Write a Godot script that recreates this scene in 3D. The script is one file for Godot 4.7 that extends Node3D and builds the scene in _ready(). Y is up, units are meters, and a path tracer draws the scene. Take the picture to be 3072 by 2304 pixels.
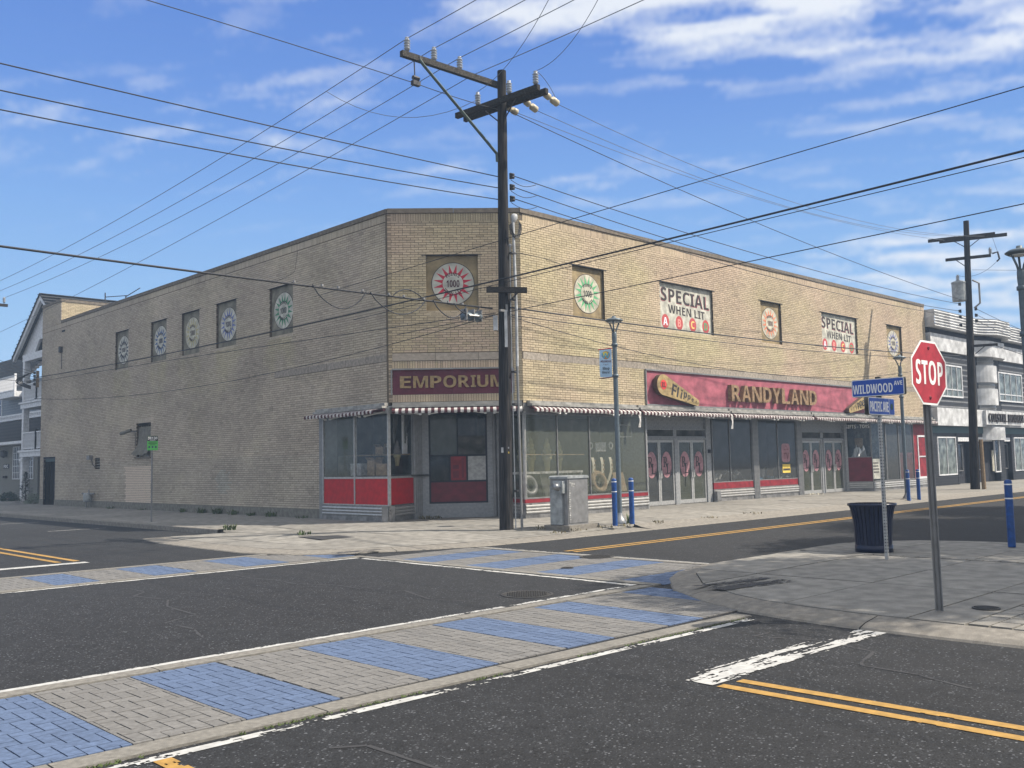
extends Node3D
# A corner shop of buff brick at a crossing, seen from the opposite pavement. x runs along the shop street, -z along the side street, y up.
var rng := RandomNumberGenerator.new()
var M := {}
var used := {}
var nz := FastNoiseLite.new()
const EXPOSURE := 2.1
const SKY_RANGE := 1.6   # brightest value the sky picture can hold
const SUN := Vector3(0.58, 1.0, 0.63)

# ---------------------------------------------------------------- helpers
func V(x, y, z) -> Vector3: return Vector3(x, y, z)

func numbered(parent: Node, n: String) -> String:
	var k = str(parent.get_instance_id()) + n
	if not used.has(k):
		used[k] = 0
		return n
	used[k] += 1
	return "%s_%03d" % [n, used[k]]

func tag(o, label := "", category := "", group := "", kind := ""):
	if label: o.set_meta("label", label)
	if category: o.set_meta("category", category)
	if group: o.set_meta("group", group)
	if kind: o.set_meta("kind", kind)
	return o

func thing(called, label, category, group := "", parent: Node = self) -> Node3D:
	var o := Node3D.new()
	o.name = numbered(parent, called)
	parent.add_child(o, true)
	return tag(o, label, category, group)

func struct(called, parent: Node = self) -> Node3D:
	var o := Node3D.new()
	o.name = numbered(parent, called)
	parent.add_child(o, true)
	o.set_meta("kind", "structure")
	return o

func mesh_of(s: SurfaceTool, smooth := false) -> ArrayMesh:
	if smooth: s.index()
	s.generate_normals()
	return s.commit()

func put(called, m, material, parent: Node = self, smooth := false, at := Transform3D()) -> MeshInstance3D:
	var o := MeshInstance3D.new()
	o.mesh = mesh_of(m, smooth) if m is SurfaceTool else m
	o.material_override = material
	o.transform = at
	o.name = numbered(parent, called)
	parent.add_child(o, true)
	return o

func copy(src: Node3D, at: Vector3, label: String, turn := 0.0) -> Node3D:
	var o: Node3D = src.duplicate()
	o.name = numbered(self, String(src.name).rstrip("_0123456789"))
	add_child(o, true)
	o.position = at
	o.rotation.y = turn
	o.set_meta("label", label)
	return o

# moves a thing's origin to its base while its parts stay where they are
func settle(o: Node3D, base: Vector3):
	o.position = base
	for c in o.get_children(): c.position -= base

func st(smooth := false) -> SurfaceTool:
	var s := SurfaceTool.new()
	s.begin(Mesh.PRIMITIVE_TRIANGLES)
	s.set_smooth_group(0 if smooth else -1)
	return s

func tri(s, a, b, c):
	s.add_vertex(a); s.add_vertex(c); s.add_vertex(b)

func quad(s, a, b, c, d):   # counter-clockwise from outside
	tri(s, a, b, c); tri(s, a, c, d)

func bx(s, c: Vector3, z: Vector3, xf := Transform3D()):
	var h = z * 0.5
	var p = []
	for i in 8: p.append(xf * (c + V(h.x if i & 1 else -h.x, h.y if i & 2 else -h.y, h.z if i & 4 else -h.z)))
	quad(s, p[4], p[5], p[7], p[6]); quad(s, p[1], p[0], p[2], p[3]); quad(s, p[0], p[4], p[6], p[2])
	quad(s, p[5], p[1], p[3], p[7]); quad(s, p[6], p[7], p[3], p[2]); quad(s, p[0], p[1], p[5], p[4])

func bb(s, a: Vector3, b: Vector3, xf := Transform3D()):   # box between two corners
	bx(s, (a + b) * 0.5, (b - a).abs(), xf)

# box with chamfered edges round its z axis (front face) for slabs and plates
func plate(s, w, h, d, r, xf := Transform3D(), n := 4):
	prism(s, round_rect(w, h, r, n), d, xf)

func round_rect(w, h, r, n := 4) -> PackedVector2Array:
	var p := PackedVector2Array()
	for q in 4:
		var c = Vector2((w / 2 - r) * (1 if q == 0 or q == 3 else -1), (h / 2 - r) * (1 if q < 2 else -1))
		for i in n + 1: p.append(c + Vector2.from_angle((q + float(i) / n) * PI / 2) * r)
	return p

func ellipse(cx, cy, rx, ry, n := 28) -> PackedVector2Array:
	var p := PackedVector2Array()
	for i in n: p.append(Vector2(cx + cos(TAU * i / n) * rx, cy + sin(TAU * i / n) * ry))
	return p

# polygon in x,y pushed out from z = 0 to z = d
func prism(s, pts: PackedVector2Array, d: float, xf := Transform3D()):
	if Geometry2D.is_polygon_clockwise(pts): pts.reverse()
	var ix = Geometry2D.triangulate_polygon(pts)
	for i in range(0, ix.size(), 3):
		var a = pts[ix[i]]; var b = pts[ix[i + 1]]; var c = pts[ix[i + 2]]
		if (b - a).cross(c - a) < 0:
			var t = b; b = c; c = t
		tri(s, xf * V(a.x, a.y, d), xf * V(b.x, b.y, d), xf * V(c.x, c.y, d))
		tri(s, xf * V(a.x, a.y, 0), xf * V(c.x, c.y, 0), xf * V(b.x, b.y, 0))
	for i in pts.size():
		var a = pts[i]; var b = pts[(i + 1) % pts.size()]
		quad(s, xf * V(a.x, a.y, 0), xf * V(b.x, b.y, 0), xf * V(b.x, b.y, d), xf * V(a.x, a.y, d))

func tube(s, pts: Array, r: float, n := 8, r2 := -1.0, cap := true):
	if r2 < 0: r2 = r
	var rings = []
	var side = Vector3.ZERO
	for i in pts.size():
		var d: Vector3 = (pts[min(i + 1, pts.size() - 1)] - pts[max(i - 1, 0)]).normalized()
		if side == Vector3.ZERO: side = d.cross(Vector3.UP if abs(d.y) < 0.9 else Vector3.RIGHT).normalized()
		side = (side - d * side.dot(d)).normalized()
		var up = side.cross(d)
		var rr = lerpf(r, r2, float(i) / max(1, pts.size() - 1))
		var ring = []
		for k in n: ring.append(pts[i] + (side * cos(TAU * k / n) + up * sin(TAU * k / n)) * rr)
		rings.append(ring)
	for i in rings.size() - 1:
		for k in n:
			quad(s, rings[i][k], rings[i + 1][k], rings[i + 1][(k + 1) % n], rings[i][(k + 1) % n])
	if cap:
		for k in range(1, n - 1):
			tri(s, rings[0][0], rings[0][k], rings[0][k + 1])
			tri(s, rings[-1][0], rings[-1][k + 1], rings[-1][k])

# profile of (radius, height) pairs turned round the y axis of xf
func lathe(s, prof: Array, n := 16, xf := Transform3D()):
	for i in prof.size() - 1:
		for k in n:
			var a0 = TAU * k / n; var a1 = TAU * (k + 1) / n
			var p = prof[i]; var q = prof[i + 1]
			quad(s, xf * V(cos(a0) * p.x, p.y, -sin(a0) * p.x), xf * V(cos(a1) * p.x, p.y, -sin(a1) * p.x), xf * V(cos(a1) * q.x, q.y, -sin(a1) * q.x), xf * V(cos(a0) * q.x, q.y, -sin(a0) * q.x))

func at(x, y, z) -> Transform3D: return Transform3D(Basis(), V(x, y, z))

var fonts := {}
func font(kind := "Droid Sans"):
	if not fonts.has(kind):
		var f := SystemFont.new()
		f.font_names = PackedStringArray([kind])
		f.font_weight = 700
		fonts[kind] = f
	return fonts[kind]

# flat or raised lettering centred on xf, capitals cap high, w wide (0 keeps the face's own width)
func txt(s, what: String, cap: float, w: float, d: float, xf := Transform3D(), kind := "Droid Sans"):
	var t := TextMesh.new()
	t.text = what
	t.font = font(kind)
	t.font_size = 64
	t.pixel_size = cap / (64 * 0.714)
	t.depth = d
	t.curve_step = 3.0
	var b = t.get_aabb()
	var k = w / b.size.x if w > 0 and b.size.x > 0 else 1.0
	var c = b.get_center()
	var m := ArrayMesh.new()
	m.add_surface_from_arrays(Mesh.PRIMITIVE_TRIANGLES, t.get_mesh_arrays())
	s.append_from(m, 0, xf * Transform3D(Basis.from_scale(V(k, 1, 1)), V(-c.x * k, -c.y, d / 2)))

func text_mesh(what, cap, w, d, xf := Transform3D(), kind := "Droid Sans") -> ArrayMesh:
	var s := SurfaceTool.new()
	s.begin(Mesh.PRIMITIVE_TRIANGLES)
	txt(s, what, cap, w, d, xf, kind)
	return s.commit()

# a frame on a wall: x along the wall to a viewer's right hand, y up, z out of the wall
func frame(o: Vector3, t: Vector3) -> Transform3D:
	t = t.normalized()
	return Transform3D(Basis(t, Vector3.UP, t.cross(Vector3.UP)), o)

# ---------------------------------------------------------------- materials
func lin(r, g, b) -> Color: return Color(r, g, b).linear_to_srgb()

# grey texture of layered seamless noise: layers are [frequency, share, octaves], values run from lo to hi
func noise_tex(size: int, seed: int, layers: Array, lo: float, hi: float, chips := 0.0, warm := Color(1, 1, 1), gain := 1.0) -> ImageTexture:
	var bytes := PackedByteArray()
	bytes.resize(size * size * 3)
	var src = []
	var total = 0.0
	for i in layers.size():
		var f := FastNoiseLite.new()
		f.seed = seed + i * 7
		f.noise_type = FastNoiseLite.TYPE_SIMPLEX_SMOOTH
		f.frequency = layers[i][0]
		f.fractal_octaves = layers[i][2]
		src.append(f.get_seamless_image(size, size, false, false, 0.2).get_data())
		total += layers[i][1]
	var r := RandomNumberGenerator.new()
	r.seed = seed
	for i in size * size:
		var v = 0.0
		for k in src.size():
			var e: float = src[k][i]
			if gain > 1.0 and k == 0: e = clampf((e - 127.5) * gain + 127.5, 0.0, 255.0)
			v += e * layers[k][1]
		v = lo + (hi - lo) * v / 255.0 / total
		bytes[i * 3] = clampi(int(v * 255 * warm.r), 0, 255)
		bytes[i * 3 + 1] = clampi(int(v * 255 * warm.g), 0, 255)
		bytes[i * 3 + 2] = clampi(int(v * 255 * warm.b), 0, 255)
	# chips of stone: small pale and dark grains
	for n in int(chips * 1000):
		var cx = r.randi() % size; var cy = r.randi() % size
		var rad = 1.1 + 3.2 * pow(r.randf(), 2.0)
		var pale = r.randf() < 0.62
		var val = pow(r.randf(), 1.6) * 0.60 + 0.36 if pale else r.randf_range(0.04, 0.16)
		for dx in range(-4, 5):
			for dy in range(-4, 5):
				if dx * dx + dy * dy * 1.6 > rad * rad: continue
				var q = (posmod(cy + dy, size) * size + posmod(cx + dx, size)) * 3
				for k in 3: bytes[q + k] = clampi(int(val * 255 * [warm.r, warm.g, warm.b][k]), 0, 255)
	var im := Image.create_from_data(size, size, false, Image.FORMAT_RGB8, bytes)
	im.generate_mipmaps()
	return ImageTexture.create_from_image(im)

func mat(c: Color, rough := 0.8, metal := 0.0, tex = null, scale := V(1, 1, 1), vertex := false) -> StandardMaterial3D:
	var m := StandardMaterial3D.new()
	m.albedo_color = c
	m.roughness = rough
	m.metallic = metal
	m.metallic_specular = 0.4
	m.vertex_color_use_as_albedo = vertex
	if tex:
		m.albedo_texture = tex
		m.uv1_triplanar = true
		m.uv1_world_triplanar = true
		m.uv1_scale = scale
	return m

func materials():
	var T = {}
	T.asphalt = noise_tex(1024, 3, [[0.15, 1.0, 2], [0.03, 0.35, 3], [0.006, 0.4, 3]], 0.14, 0.52, 13.0, Color(1, 1, 1), 1.5)
	T.concrete = noise_tex(512, 11, [[0.2, 0.5, 2], [0.012, 0.8, 4]], 0.62, 1.0)
	T.stone = noise_tex(512, 17, [[0.25, 0.7, 2], [0.02, 0.6, 4]], 0.5, 1.0)
	T.wood = noise_tex(512, 23, [[0.05, 1.0, 4]], 0.0, 1.0)
	T.grain = noise_tex(512, 29, [[0.15, 0.5, 3], [0.01, 0.7, 3]], 0.7, 1.0)
	T.dust = noise_tex(512, 31, [[0.01, 1.0, 4], [0.1, 0.2, 2]], 0.3, 1.0)
	T.fade = noise_tex(512, 37, [[0.008, 1.0, 4], [0.08, 0.3, 3]], 0.62, 1.0)
	M.asphalt = mat(lin(0.155, 0.163, 0.18), 0.9, 0, T.asphalt, V(0.42, 0.42, 0.42), true)
	M.ground = mat(lin(0.16, 0.15, 0.14), 0.95, 0, T.concrete, V(0.3, 0.3, 0.3))
	M.concrete = []
	for k in [1.0, 0.92, 1.06, 0.86]: M.concrete.append(mat(lin(0.315 * k, 0.30 * k, 0.27 * k), 0.9, 0, T.concrete, V(0.45, 0.45, 0.45)))
	M.kerb = mat(lin(0.34, 0.315, 0.275), 0.9, 0, T.stone, V(0.7, 0.7, 0.7))
	M.kerb_band = mat(lin(0.30, 0.285, 0.255), 0.9, 0, T.stone, V(1.3, 1.3, 1.3))
	M.joint_sand = mat(lin(0.03, 0.03, 0.032), 1.0)
	M.dirt = mat(lin(0.05, 0.045, 0.04), 1.0)
	M.blue_paver = []
	M.grey_paver = []
	for k in [1.0, 0.94, 1.06, 0.98]:
		M.blue_paver.append(mat(lin(0.108 * k, 0.155 * k, 0.262 * k), 0.85, 0, T.grain, V(3, 3, 3)))
		M.grey_paver.append(mat(lin(0.195 * k, 0.19 * k, 0.183 * k), 0.85, 0, T.grain, V(3, 3, 3)))
	M.white_paint = mat(lin(0.52, 0.52, 0.505), 0.7, 0, T.grain, V(2, 2, 2))
	M.yellow_paint = mat(lin(0.44, 0.26, 0.065), 0.7, 0, T.grain, V(2, 2, 2))
	M.tar = mat(lin(0.035, 0.035, 0.037), 0.8)
	M.iron = mat(lin(0.07, 0.068, 0.066), 0.6, 0.4, T.grain, V(4, 4, 4))
	M.mortar = mat(lin(0.165, 0.135, 0.10), 0.95, 0, T.grain, V(2, 2, 2))
	M.brick_many = mat(Color(1, 1, 1), 0.85, 0, T.grain, V(6, 6, 6), true)
	M.limestone = []
	for k in [1.0, 0.9, 1.07]: M.limestone.append(mat(lin(0.53 * k, 0.465 * k, 0.39 * k), 0.9, 0, T.stone, V(0.8, 0.8, 0.8)))
	M.coping = mat(lin(0.27, 0.23, 0.185), 0.9, 0, T.stone, V(0.6, 0.6, 0.6))
	M.plinth = mat(lin(0.30, 0.29, 0.25), 0.95, 0, T.stone, V(0.5, 0.5, 0.5))
	M.tan_board = mat(lin(0.40, 0.31, 0.17), 0.8, 0, T.fade, V(0.5, 0.5, 0.5))
	M.grey_board = mat(lin(0.30, 0.28, 0.22), 0.85, 0, T.fade, V(0.5, 0.5, 0.5))
	M.cream = mat(lin(0.68, 0.65, 0.52), 0.7, 0, T.fade, V(0.8, 0.8, 0.8))
	M.poster = mat(lin(0.70, 0.69, 0.60), 0.7, 0, T.fade, V(0.7, 0.7, 0.7))
	M.black_print = mat(lin(0.035, 0.03, 0.03), 0.7)
	M.faded_print = mat(lin(0.085, 0.065, 0.06), 0.8, 0, T.fade, V(1, 1, 1))
	M.pink_panel = mat(lin(0.47, 0.13, 0.175), 0.7, 0, T.fade, V(0.4, 0.55, 0.4))
	M.maroon_panel = mat(lin(0.19, 0.028, 0.055), 0.6, 0, T.fade, V(0.5, 0.5, 0.5))
	M.gold_letter = mat(lin(0.36, 0.25, 0.12), 0.5, 0, T.fade, V(2, 2, 2))
	M.brown_letter = mat(lin(0.38, 0.25, 0.14), 0.65, 0, T.fade, V(2, 2, 2))
	M.dark_side = mat(lin(0.075, 0.045, 0.03), 0.7)
	M.flipper_face = mat(lin(0.50, 0.37, 0.17), 0.6, 0, T.fade, V(1, 1, 1))
	M.sign_red = mat(lin(0.62, 0.05, 0.045), 0.6)
	M.steel = mat(lin(0.42, 0.43, 0.44), 0.38, 0.75, T.grain, V(2, 2, 2))
	M.dull_steel = mat(lin(0.30, 0.30, 0.30), 0.5, 0.4, T.grain, V(1, 1, 1))
	M.aluminium = mat(lin(0.52, 0.52, 0.51), 0.45, 0.35, T.grain, V(2, 2, 2))
	M.frame_grey = mat(lin(0.36, 0.37, 0.38), 0.6, 0.1, T.grain, V(2, 2, 2))
	M.kick = mat(lin(0.33, 0.32, 0.31), 0.4, 0.45, T.fade, V(1, 1, 1))
	M.rib = mat(lin(0.62, 0.61, 0.58), 0.32, 0.55, T.grain, V(1, 1, 1))
	M.red_panel = mat(lin(0.52, 0.004, 0.008), 0.55, 0, T.grain, V(1, 1, 1))
	M.dark_red = mat(lin(0.20, 0.015, 0.03), 0.45, 0, T.fade, V(1, 1, 1))
	M.cherry = mat(lin(0.32, 0.02, 0.03), 0.55, 0, T.fade, V(0.7, 0.7, 0.7))
	M.inside = mat(lin(0.13, 0.13, 0.12), 0.9, 0, T.dust, V(0.3, 0.3, 0.3))
	M.inside_dark = mat(lin(0.02, 0.022, 0.03), 0.9)
	M.curtain = mat(lin(0.17, 0.17, 0.155), 0.95, 0, T.dust, V(0.5, 0.5, 0.5))
	M.fabric_white = mat(lin(0.72, 0.70, 0.68), 0.9, 0, T.fade, V(2, 2, 2))
	M.fabric_red = mat(lin(0.10, 0.028, 0.036), 0.9, 0, T.fade, V(2, 2, 2))
	M.awning_box = mat(lin(0.44, 0.43, 0.40), 0.6, 0.15, T.fade, V(0.8, 0.8, 0.8))
	M.arm_white = mat(lin(0.66, 0.66, 0.64), 0.5)
	M.wood_dark = mat(lin(0.085, 0.078, 0.078), 0.95, 0, T.wood, V(1.1, 0.05, 1.1))
	M.wood_grey = mat(lin(0.21, 0.19, 0.165), 0.95, 0, T.wood, V(0.6, 2.5, 2.5))
	M.arm_dark = mat(lin(0.11, 0.10, 0.095), 0.95, 0, T.wood, V(2.5, 2.5, 0.5))
	M.green_brace = mat(lin(0.11, 0.155, 0.145), 0.7, 0, T.fade, V(1, 1, 1))
	M.porcelain = mat(lin(0.33, 0.35, 0.38), 0.25)
	M.porcelain_tan = mat(lin(0.40, 0.36, 0.26), 0.3)
	M.hardware = mat(lin(0.045, 0.045, 0.05), 0.6, 0.3)
	M.wire = mat(lin(0.03, 0.032, 0.038), 0.7)
	M.wire_pale = mat(lin(0.10, 0.11, 0.125), 0.6)
	M.pvc = mat(lin(0.62, 0.64, 0.66), 0.5, 0, T.fade, V(1, 1, 1))
	M.tank = mat(lin(0.42, 0.45, 0.46), 0.5, 0.1, T.fade, V(1, 1, 1))
	M.lamp_grey = mat(lin(0.145, 0.185, 0.215), 0.45, 0.15, T.grain, V(2, 2, 2))
	M.bollard_blue = mat(lin(0.018, 0.09, 0.34), 0.4, 0, T.fade, V(2, 2, 2))
	M.white_band = mat(lin(0.75, 0.76, 0.78), 0.5)
	M.navy = mat(lin(0.012, 0.02, 0.055), 0.3, 0, T.grain, V(3, 3, 3))
	M.stop_red = mat(lin(0.50, 0.035, 0.055), 0.45, 0, T.grain, V(2, 2, 2))
	M.sign_white = mat(lin(0.74, 0.74, 0.72), 0.5)
	M.sign_blue = mat(lin(0.022, 0.075, 0.36), 0.4)
	M.sign_green = mat(lin(0.09, 0.46, 0.08), 0.5)
	M.lime = mat(lin(0.07, 0.06, 0.05), 0.9)
	M.weed = mat(lin(0.06, 0.085, 0.028), 0.9)
	M.weed.backlight = lin(0.03, 0.045, 0.01)
	M.weed_dry = mat(lin(0.13, 0.11, 0.055), 0.95)
	M.needle = mat(lin(0.022, 0.042, 0.024), 0.9)
	M.pale_leaf = mat(lin(0.16, 0.19, 0.15), 0.9)
	M.bark = mat(lin(0.06, 0.045, 0.035), 0.95)
	M.vinyl_white = mat(lin(0.82, 0.83, 0.85), 0.5, 0, T.grain, V(1, 1, 1))
	M.siding = mat(lin(0.20, 0.245, 0.30), 0.7, 0, T.grain, V(1, 1, 1))
	M.siding_pale = mat(lin(0.46, 0.48, 0.52), 0.7, 0, T.grain, V(1, 1, 1))
	M.shingle = mat(lin(0.065, 0.067, 0.075), 0.95, 0, T.stone, V(2, 2, 2))
	M.shingle_b = mat(lin(0.09, 0.09, 0.095), 0.95, 0, T.stone, V(2, 2, 2))
	M.brown_wood = mat(lin(0.14, 0.06, 0.035), 0.8, 0, T.wood, V(0.5, 3, 0.5))
	M.stucco = mat(lin(0.28, 0.28, 0.25), 0.9, 0, T.stone, V(1, 1, 1))
	M.dark_pane = mat(lin(0.012, 0.014, 0.018), 0.08)
	M.pale_pane = mat(lin(0.33, 0.38, 0.36), 0.15, 0, T.dust, V(0.3, 0.3, 0.3))
	M.black_brick = mat(lin(0.026, 0.028, 0.034), 0.6, 0, T.grain, V(2, 2, 2))
	M.black_brick_b = mat(lin(0.04, 0.042, 0.05), 0.6, 0, T.grain, V(2, 2, 2))
	M.white_metal = mat(lin(0.74, 0.75, 0.76), 0.6, 0.0, T.fade, V(0.4, 0.4, 0.4))
	M.teal = mat(lin(0.035, 0.075, 0.085), 0.6)
	M.glass = pane(Color(0.35, 0.40, 0.40), 0.06, 0.03)
	M.dusty = pane(Color(0.46, 0.48, 0.43), 0.20, 0.04)
	M.hazy = pane(Color(0.34, 0.35, 0.35), 0.34, 0.06)
	M.yellow_cone = mat(lin(0.42, 0.38, 0.20), 0.7, 0, T.fade, V(2, 2, 2))
	M.vanilla = mat(lin(0.62, 0.58, 0.46), 0.7)
	M.choc = mat(lin(0.10, 0.09, 0.085), 0.4)
	M.card = mat(lin(0.36, 0.26, 0.16), 0.9, 0, T.fade, V(2, 2, 2))
	M.white_goods = mat(lin(0.58, 0.58, 0.56), 0.6, 0, T.fade, V(2, 2, 2))
	M.sheet = mat(lin(0.62, 0.64, 0.64), 0.6)
	M.blue_sheet = mat(lin(0.10, 0.26, 0.42), 0.6)
	M.rl_pink = mat(lin(0.52, 0.27, 0.30), 0.6, 0, T.fade, V(1, 1, 1))
	M.yellow_card = mat(lin(0.68, 0.50, 0.09), 0.6)

func pane(c: Color, a: float, rough := 0.03) -> StandardMaterial3D:
	var m := mat(Color(c.r, c.g, c.b, a), rough)
	m.transparency = BaseMaterial3D.TRANSPARENCY_ALPHA
	m.metallic_specular = 0.3
	return m

# ---------------------------------------------------------------- sky, sun, camera
func sky_picture() -> ImageTexture:
	var w := 2048
	var h := 1024
	var bytes := PackedByteArray()
	bytes.resize(w * h * 3)
	bytes.fill(150)
	var a := FastNoiseLite.new(); a.seed = 5; a.frequency = 6.5; a.fractal_octaves = 6; a.fractal_gain = 0.6; a.noise_type = FastNoiseLite.TYPE_SIMPLEX_SMOOTH
	a.domain_warp_enabled = true; a.domain_warp_amplitude = 0.16; a.domain_warp_frequency = 1.6
	var b := FastNoiseLite.new(); b.seed = 9; b.frequency = 0.42; b.fractal_octaves = 3; b.noise_type = FastNoiseLite.TYPE_SIMPLEX_SMOOTH
	# banks of high cloud: azimuth from north to the east, height, half widths, strength
	var banks = [[67, 29.0, 22, 5.0, 1.05], [48, 29, 9, 3.5, 0.35], [30, 20.0, 8, 3.6, 0.34], [17, 18.5, 6, 2.0, 0.26], [49, 16.2, 8, 1.3, 0.30], [41, 17.3, 3, 0.8, 0.25], [68, 10.5, 7, 2.6, 0.5], [76, 8, 8, 4, 0.45], [110, 34, 45, 18, 1.1], [150, 50, 70, 24, 1.2], [60, 64, 80, 20, 1.2], [230, 45, 80, 22, 1.0], [-60, 48, 60, 18, 1.0], [0, 88, 400, 22, 1.3]]
	var stops = [[0.0, Color(0.705, 0.815, 0.93)], [4.0, Color(0.66, 0.80, 0.945)], [9.0, Color(0.59, 0.755, 0.93)], [15.0, Color(0.51, 0.685, 0.915)], [21.0, Color(0.43, 0.60, 0.875)], [28.0, Color(0.375, 0.535, 0.835)], [45.0, Color(0.34, 0.50, 0.79)], [90.0, Color(0.30, 0.46, 0.74)]]
	for y in h / 2 + 2:
		var el = PI / 2 - (y + 0.5) / h * PI
		var deg = rad_to_deg(el)
		var base: Color = stops[0][1]
		for i in stops.size() - 1:
			if deg >= stops[i][0]: base = stops[i][1].lerp(stops[i + 1][1], clampf((deg - stops[i][0]) / (stops[i + 1][0] - stops[i][0]), 0, 1))
		for x in w:
			var az = (float(x) + 0.5) / w * TAU
			var dir = V(sin(az) * cos(el), sin(el), -cos(az) * cos(el))
			var k = 1.0 / (max(dir.y, 0.0) + 0.10)
			# streaks lie along one wind
			var p = Vector2(dir.x * 0.58 + dir.z * 0.815, dir.x * 0.815 - dir.z * 0.58) * k
			p.x *= 0.36
			var cover = 0.0
			var d = rad_to_deg(az)
			for q in banks:
				var da = fposmod(d - q[0] + 180.0, 360.0) - 180.0
				var e = (da / q[2]) ** 2 + ((deg - q[1]) / q[3]) ** 2
				if e < 6: cover += q[4] * exp(-e)
			var v = a.get_noise_2d(p.x, p.y) * 0.5 + 0.5
			var g = b.get_noise_2d(p.x, p.y) * 0.5 + 0.5
			var c = clampf((v - 0.62 + cover * 0.42) * 2.6, 0.0, 1.0) * clampf(cover * 1.5 + 0.25 * g, 0.0, 1.0)
			# outside the view an added bright cloud layer lifts the fill light on shaded walls
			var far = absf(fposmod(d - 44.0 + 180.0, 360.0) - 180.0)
			var fill_veil = maxf(smoothstep(48.0, 105.0, far), smoothstep(32.0, 62.0, deg)) * (0.70 + 0.22 * g + 0.12 * v)
			c = clampf(maxf(c, fill_veil), 0.0, 0.93)
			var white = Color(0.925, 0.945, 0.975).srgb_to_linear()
			var glow = smoothstep(68.0, 12.0, rad_to_deg(dir.angle_to(SUN.normalized())))   # added cloud layer made brighter round the sun for more fill light
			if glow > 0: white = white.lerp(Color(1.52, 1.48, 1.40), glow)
			var col = (base.srgb_to_linear().lerp(white, c) * (1.0 / SKY_RANGE)).linear_to_srgb()
			var i = (y * w + x) * 3
			bytes[i] = int(col.r * 255); bytes[i + 1] = int(col.g * 255); bytes[i + 2] = int(col.b * 255)
	return ImageTexture.create_from_image(Image.create_from_data(w, h, false, Image.FORMAT_RGB8, bytes))

func view_and_light():
	var cam := Camera3D.new()
	cam.name = "camera"
	cam.fov = 43.9635
	cam.far = 2000
	cam.near = 0.05
	add_child(cam)
	cam.transform = Transform3D(Basis.from_euler(V(deg_to_rad(4.7195), deg_to_rad(-44.105), deg_to_rad(-1.2268)), EULER_ORDER_YXZ), V(0, 1.65, 0))
	cam.current = true
	var env := Environment.new()
	env.background_mode = Environment.BG_SKY
	var sm := PanoramaSkyMaterial.new()
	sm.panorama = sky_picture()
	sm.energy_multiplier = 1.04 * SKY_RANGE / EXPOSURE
	env.sky = Sky.new()
	env.sky.sky_material = sm
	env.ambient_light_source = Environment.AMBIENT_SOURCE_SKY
	env.tonemap_mode = Environment.TONE_MAPPER_LINEAR
	env.tonemap_exposure = EXPOSURE
	env.sdfgi_enabled = true
	env.ssao_enabled = true
	env.ssil_enabled = true
	env.fog_enabled = true
	env.fog_density = 0.0017
	env.fog_light_color = Color(0.70, 0.80, 0.92)
	var we := WorldEnvironment.new()
	we.name = "environment"
	we.environment = env
	add_child(we)
	var sun := DirectionalLight3D.new()
	sun.name = "sun"
	sun.light_energy = 1.2
	sun.light_color = Color(1.0, 0.96, 0.90)
	sun.light_angular_distance = 0.5
	sun.shadow_enabled = true
	add_child(sun)
	sun.look_at_from_position(SUN * 50, Vector3.ZERO, Vector3.UP)

func _ready():
	rng.seed = 77
	nz.seed = 4
	nz.noise_type = FastNoiseLite.TYPE_SIMPLEX_SMOOTH
	nz.fractal_octaves = 4
	nz.frequency = 0.5
	view_and_light()
	materials()
	ground()
	pavements()
	crossings()
	markings()
	corner_building()
	shopfronts()
	wall_signs()
	awnings()
	shop_contents()
	neighbour_buildings()
	utility_poles()
	wires()
	street_things()
	small_things()

# ---------------------------------------------------------------- ground
func ground():
	var s = st()
	quad(s, V(-900, -0.04, 900), V(900, -0.04, 900), V(900, -0.04, -900), V(-900, -0.04, -900))
	tag(put("ground", s, M.ground), "", "", "", "structure")
	# asphalt of both streets: one sheet, slightly worn in large soft patches
	var r := SurfaceTool.new()
	r.begin(Mesh.PRIMITIVE_TRIANGLES)
	var x0 = -30.0; var z0 = -110.0; var q = 0.75
	var nx = 150; var nzz = 170
	for j in nzz + 1:
		for i in nx + 1:
			var x = x0 + i * q; var z = z0 + j * q
			var v = 1.0 + 0.34 * nz.get_noise_2d(x * 0.35, z * 0.35) + 0.10 * nz.get_noise_2d(x * 2.0 + 40, z * 0.5)
			# paler wheel tracks and darker drip lines along the side street's lanes
			for lane in [[3.0, 0.05], [4.7, 0.05], [3.9, -0.06], [7.6, 0.05], [9.3, 0.05], [8.5, -0.06]]: v += lane[1] * exp(-pow((x - lane[0] + 0.3 * nz.get_noise_1d(z * 0.2)) / 0.45, 2.0))
			r.set_color(Color(v, v * 0.99, v * 0.98))
			r.set_normal(Vector3.UP)
			r.add_vertex(V(x, 0, z))
	for j in nzz:
		for i in nx:
			var a = j * (nx + 1) + i
			for k in [a, a + 1, a + nx + 2, a, a + nx + 2, a + nx + 1]: r.add_index(k)
	tag(put("road", r.commit(), M.asphalt), "", "", "", "structure")

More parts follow.
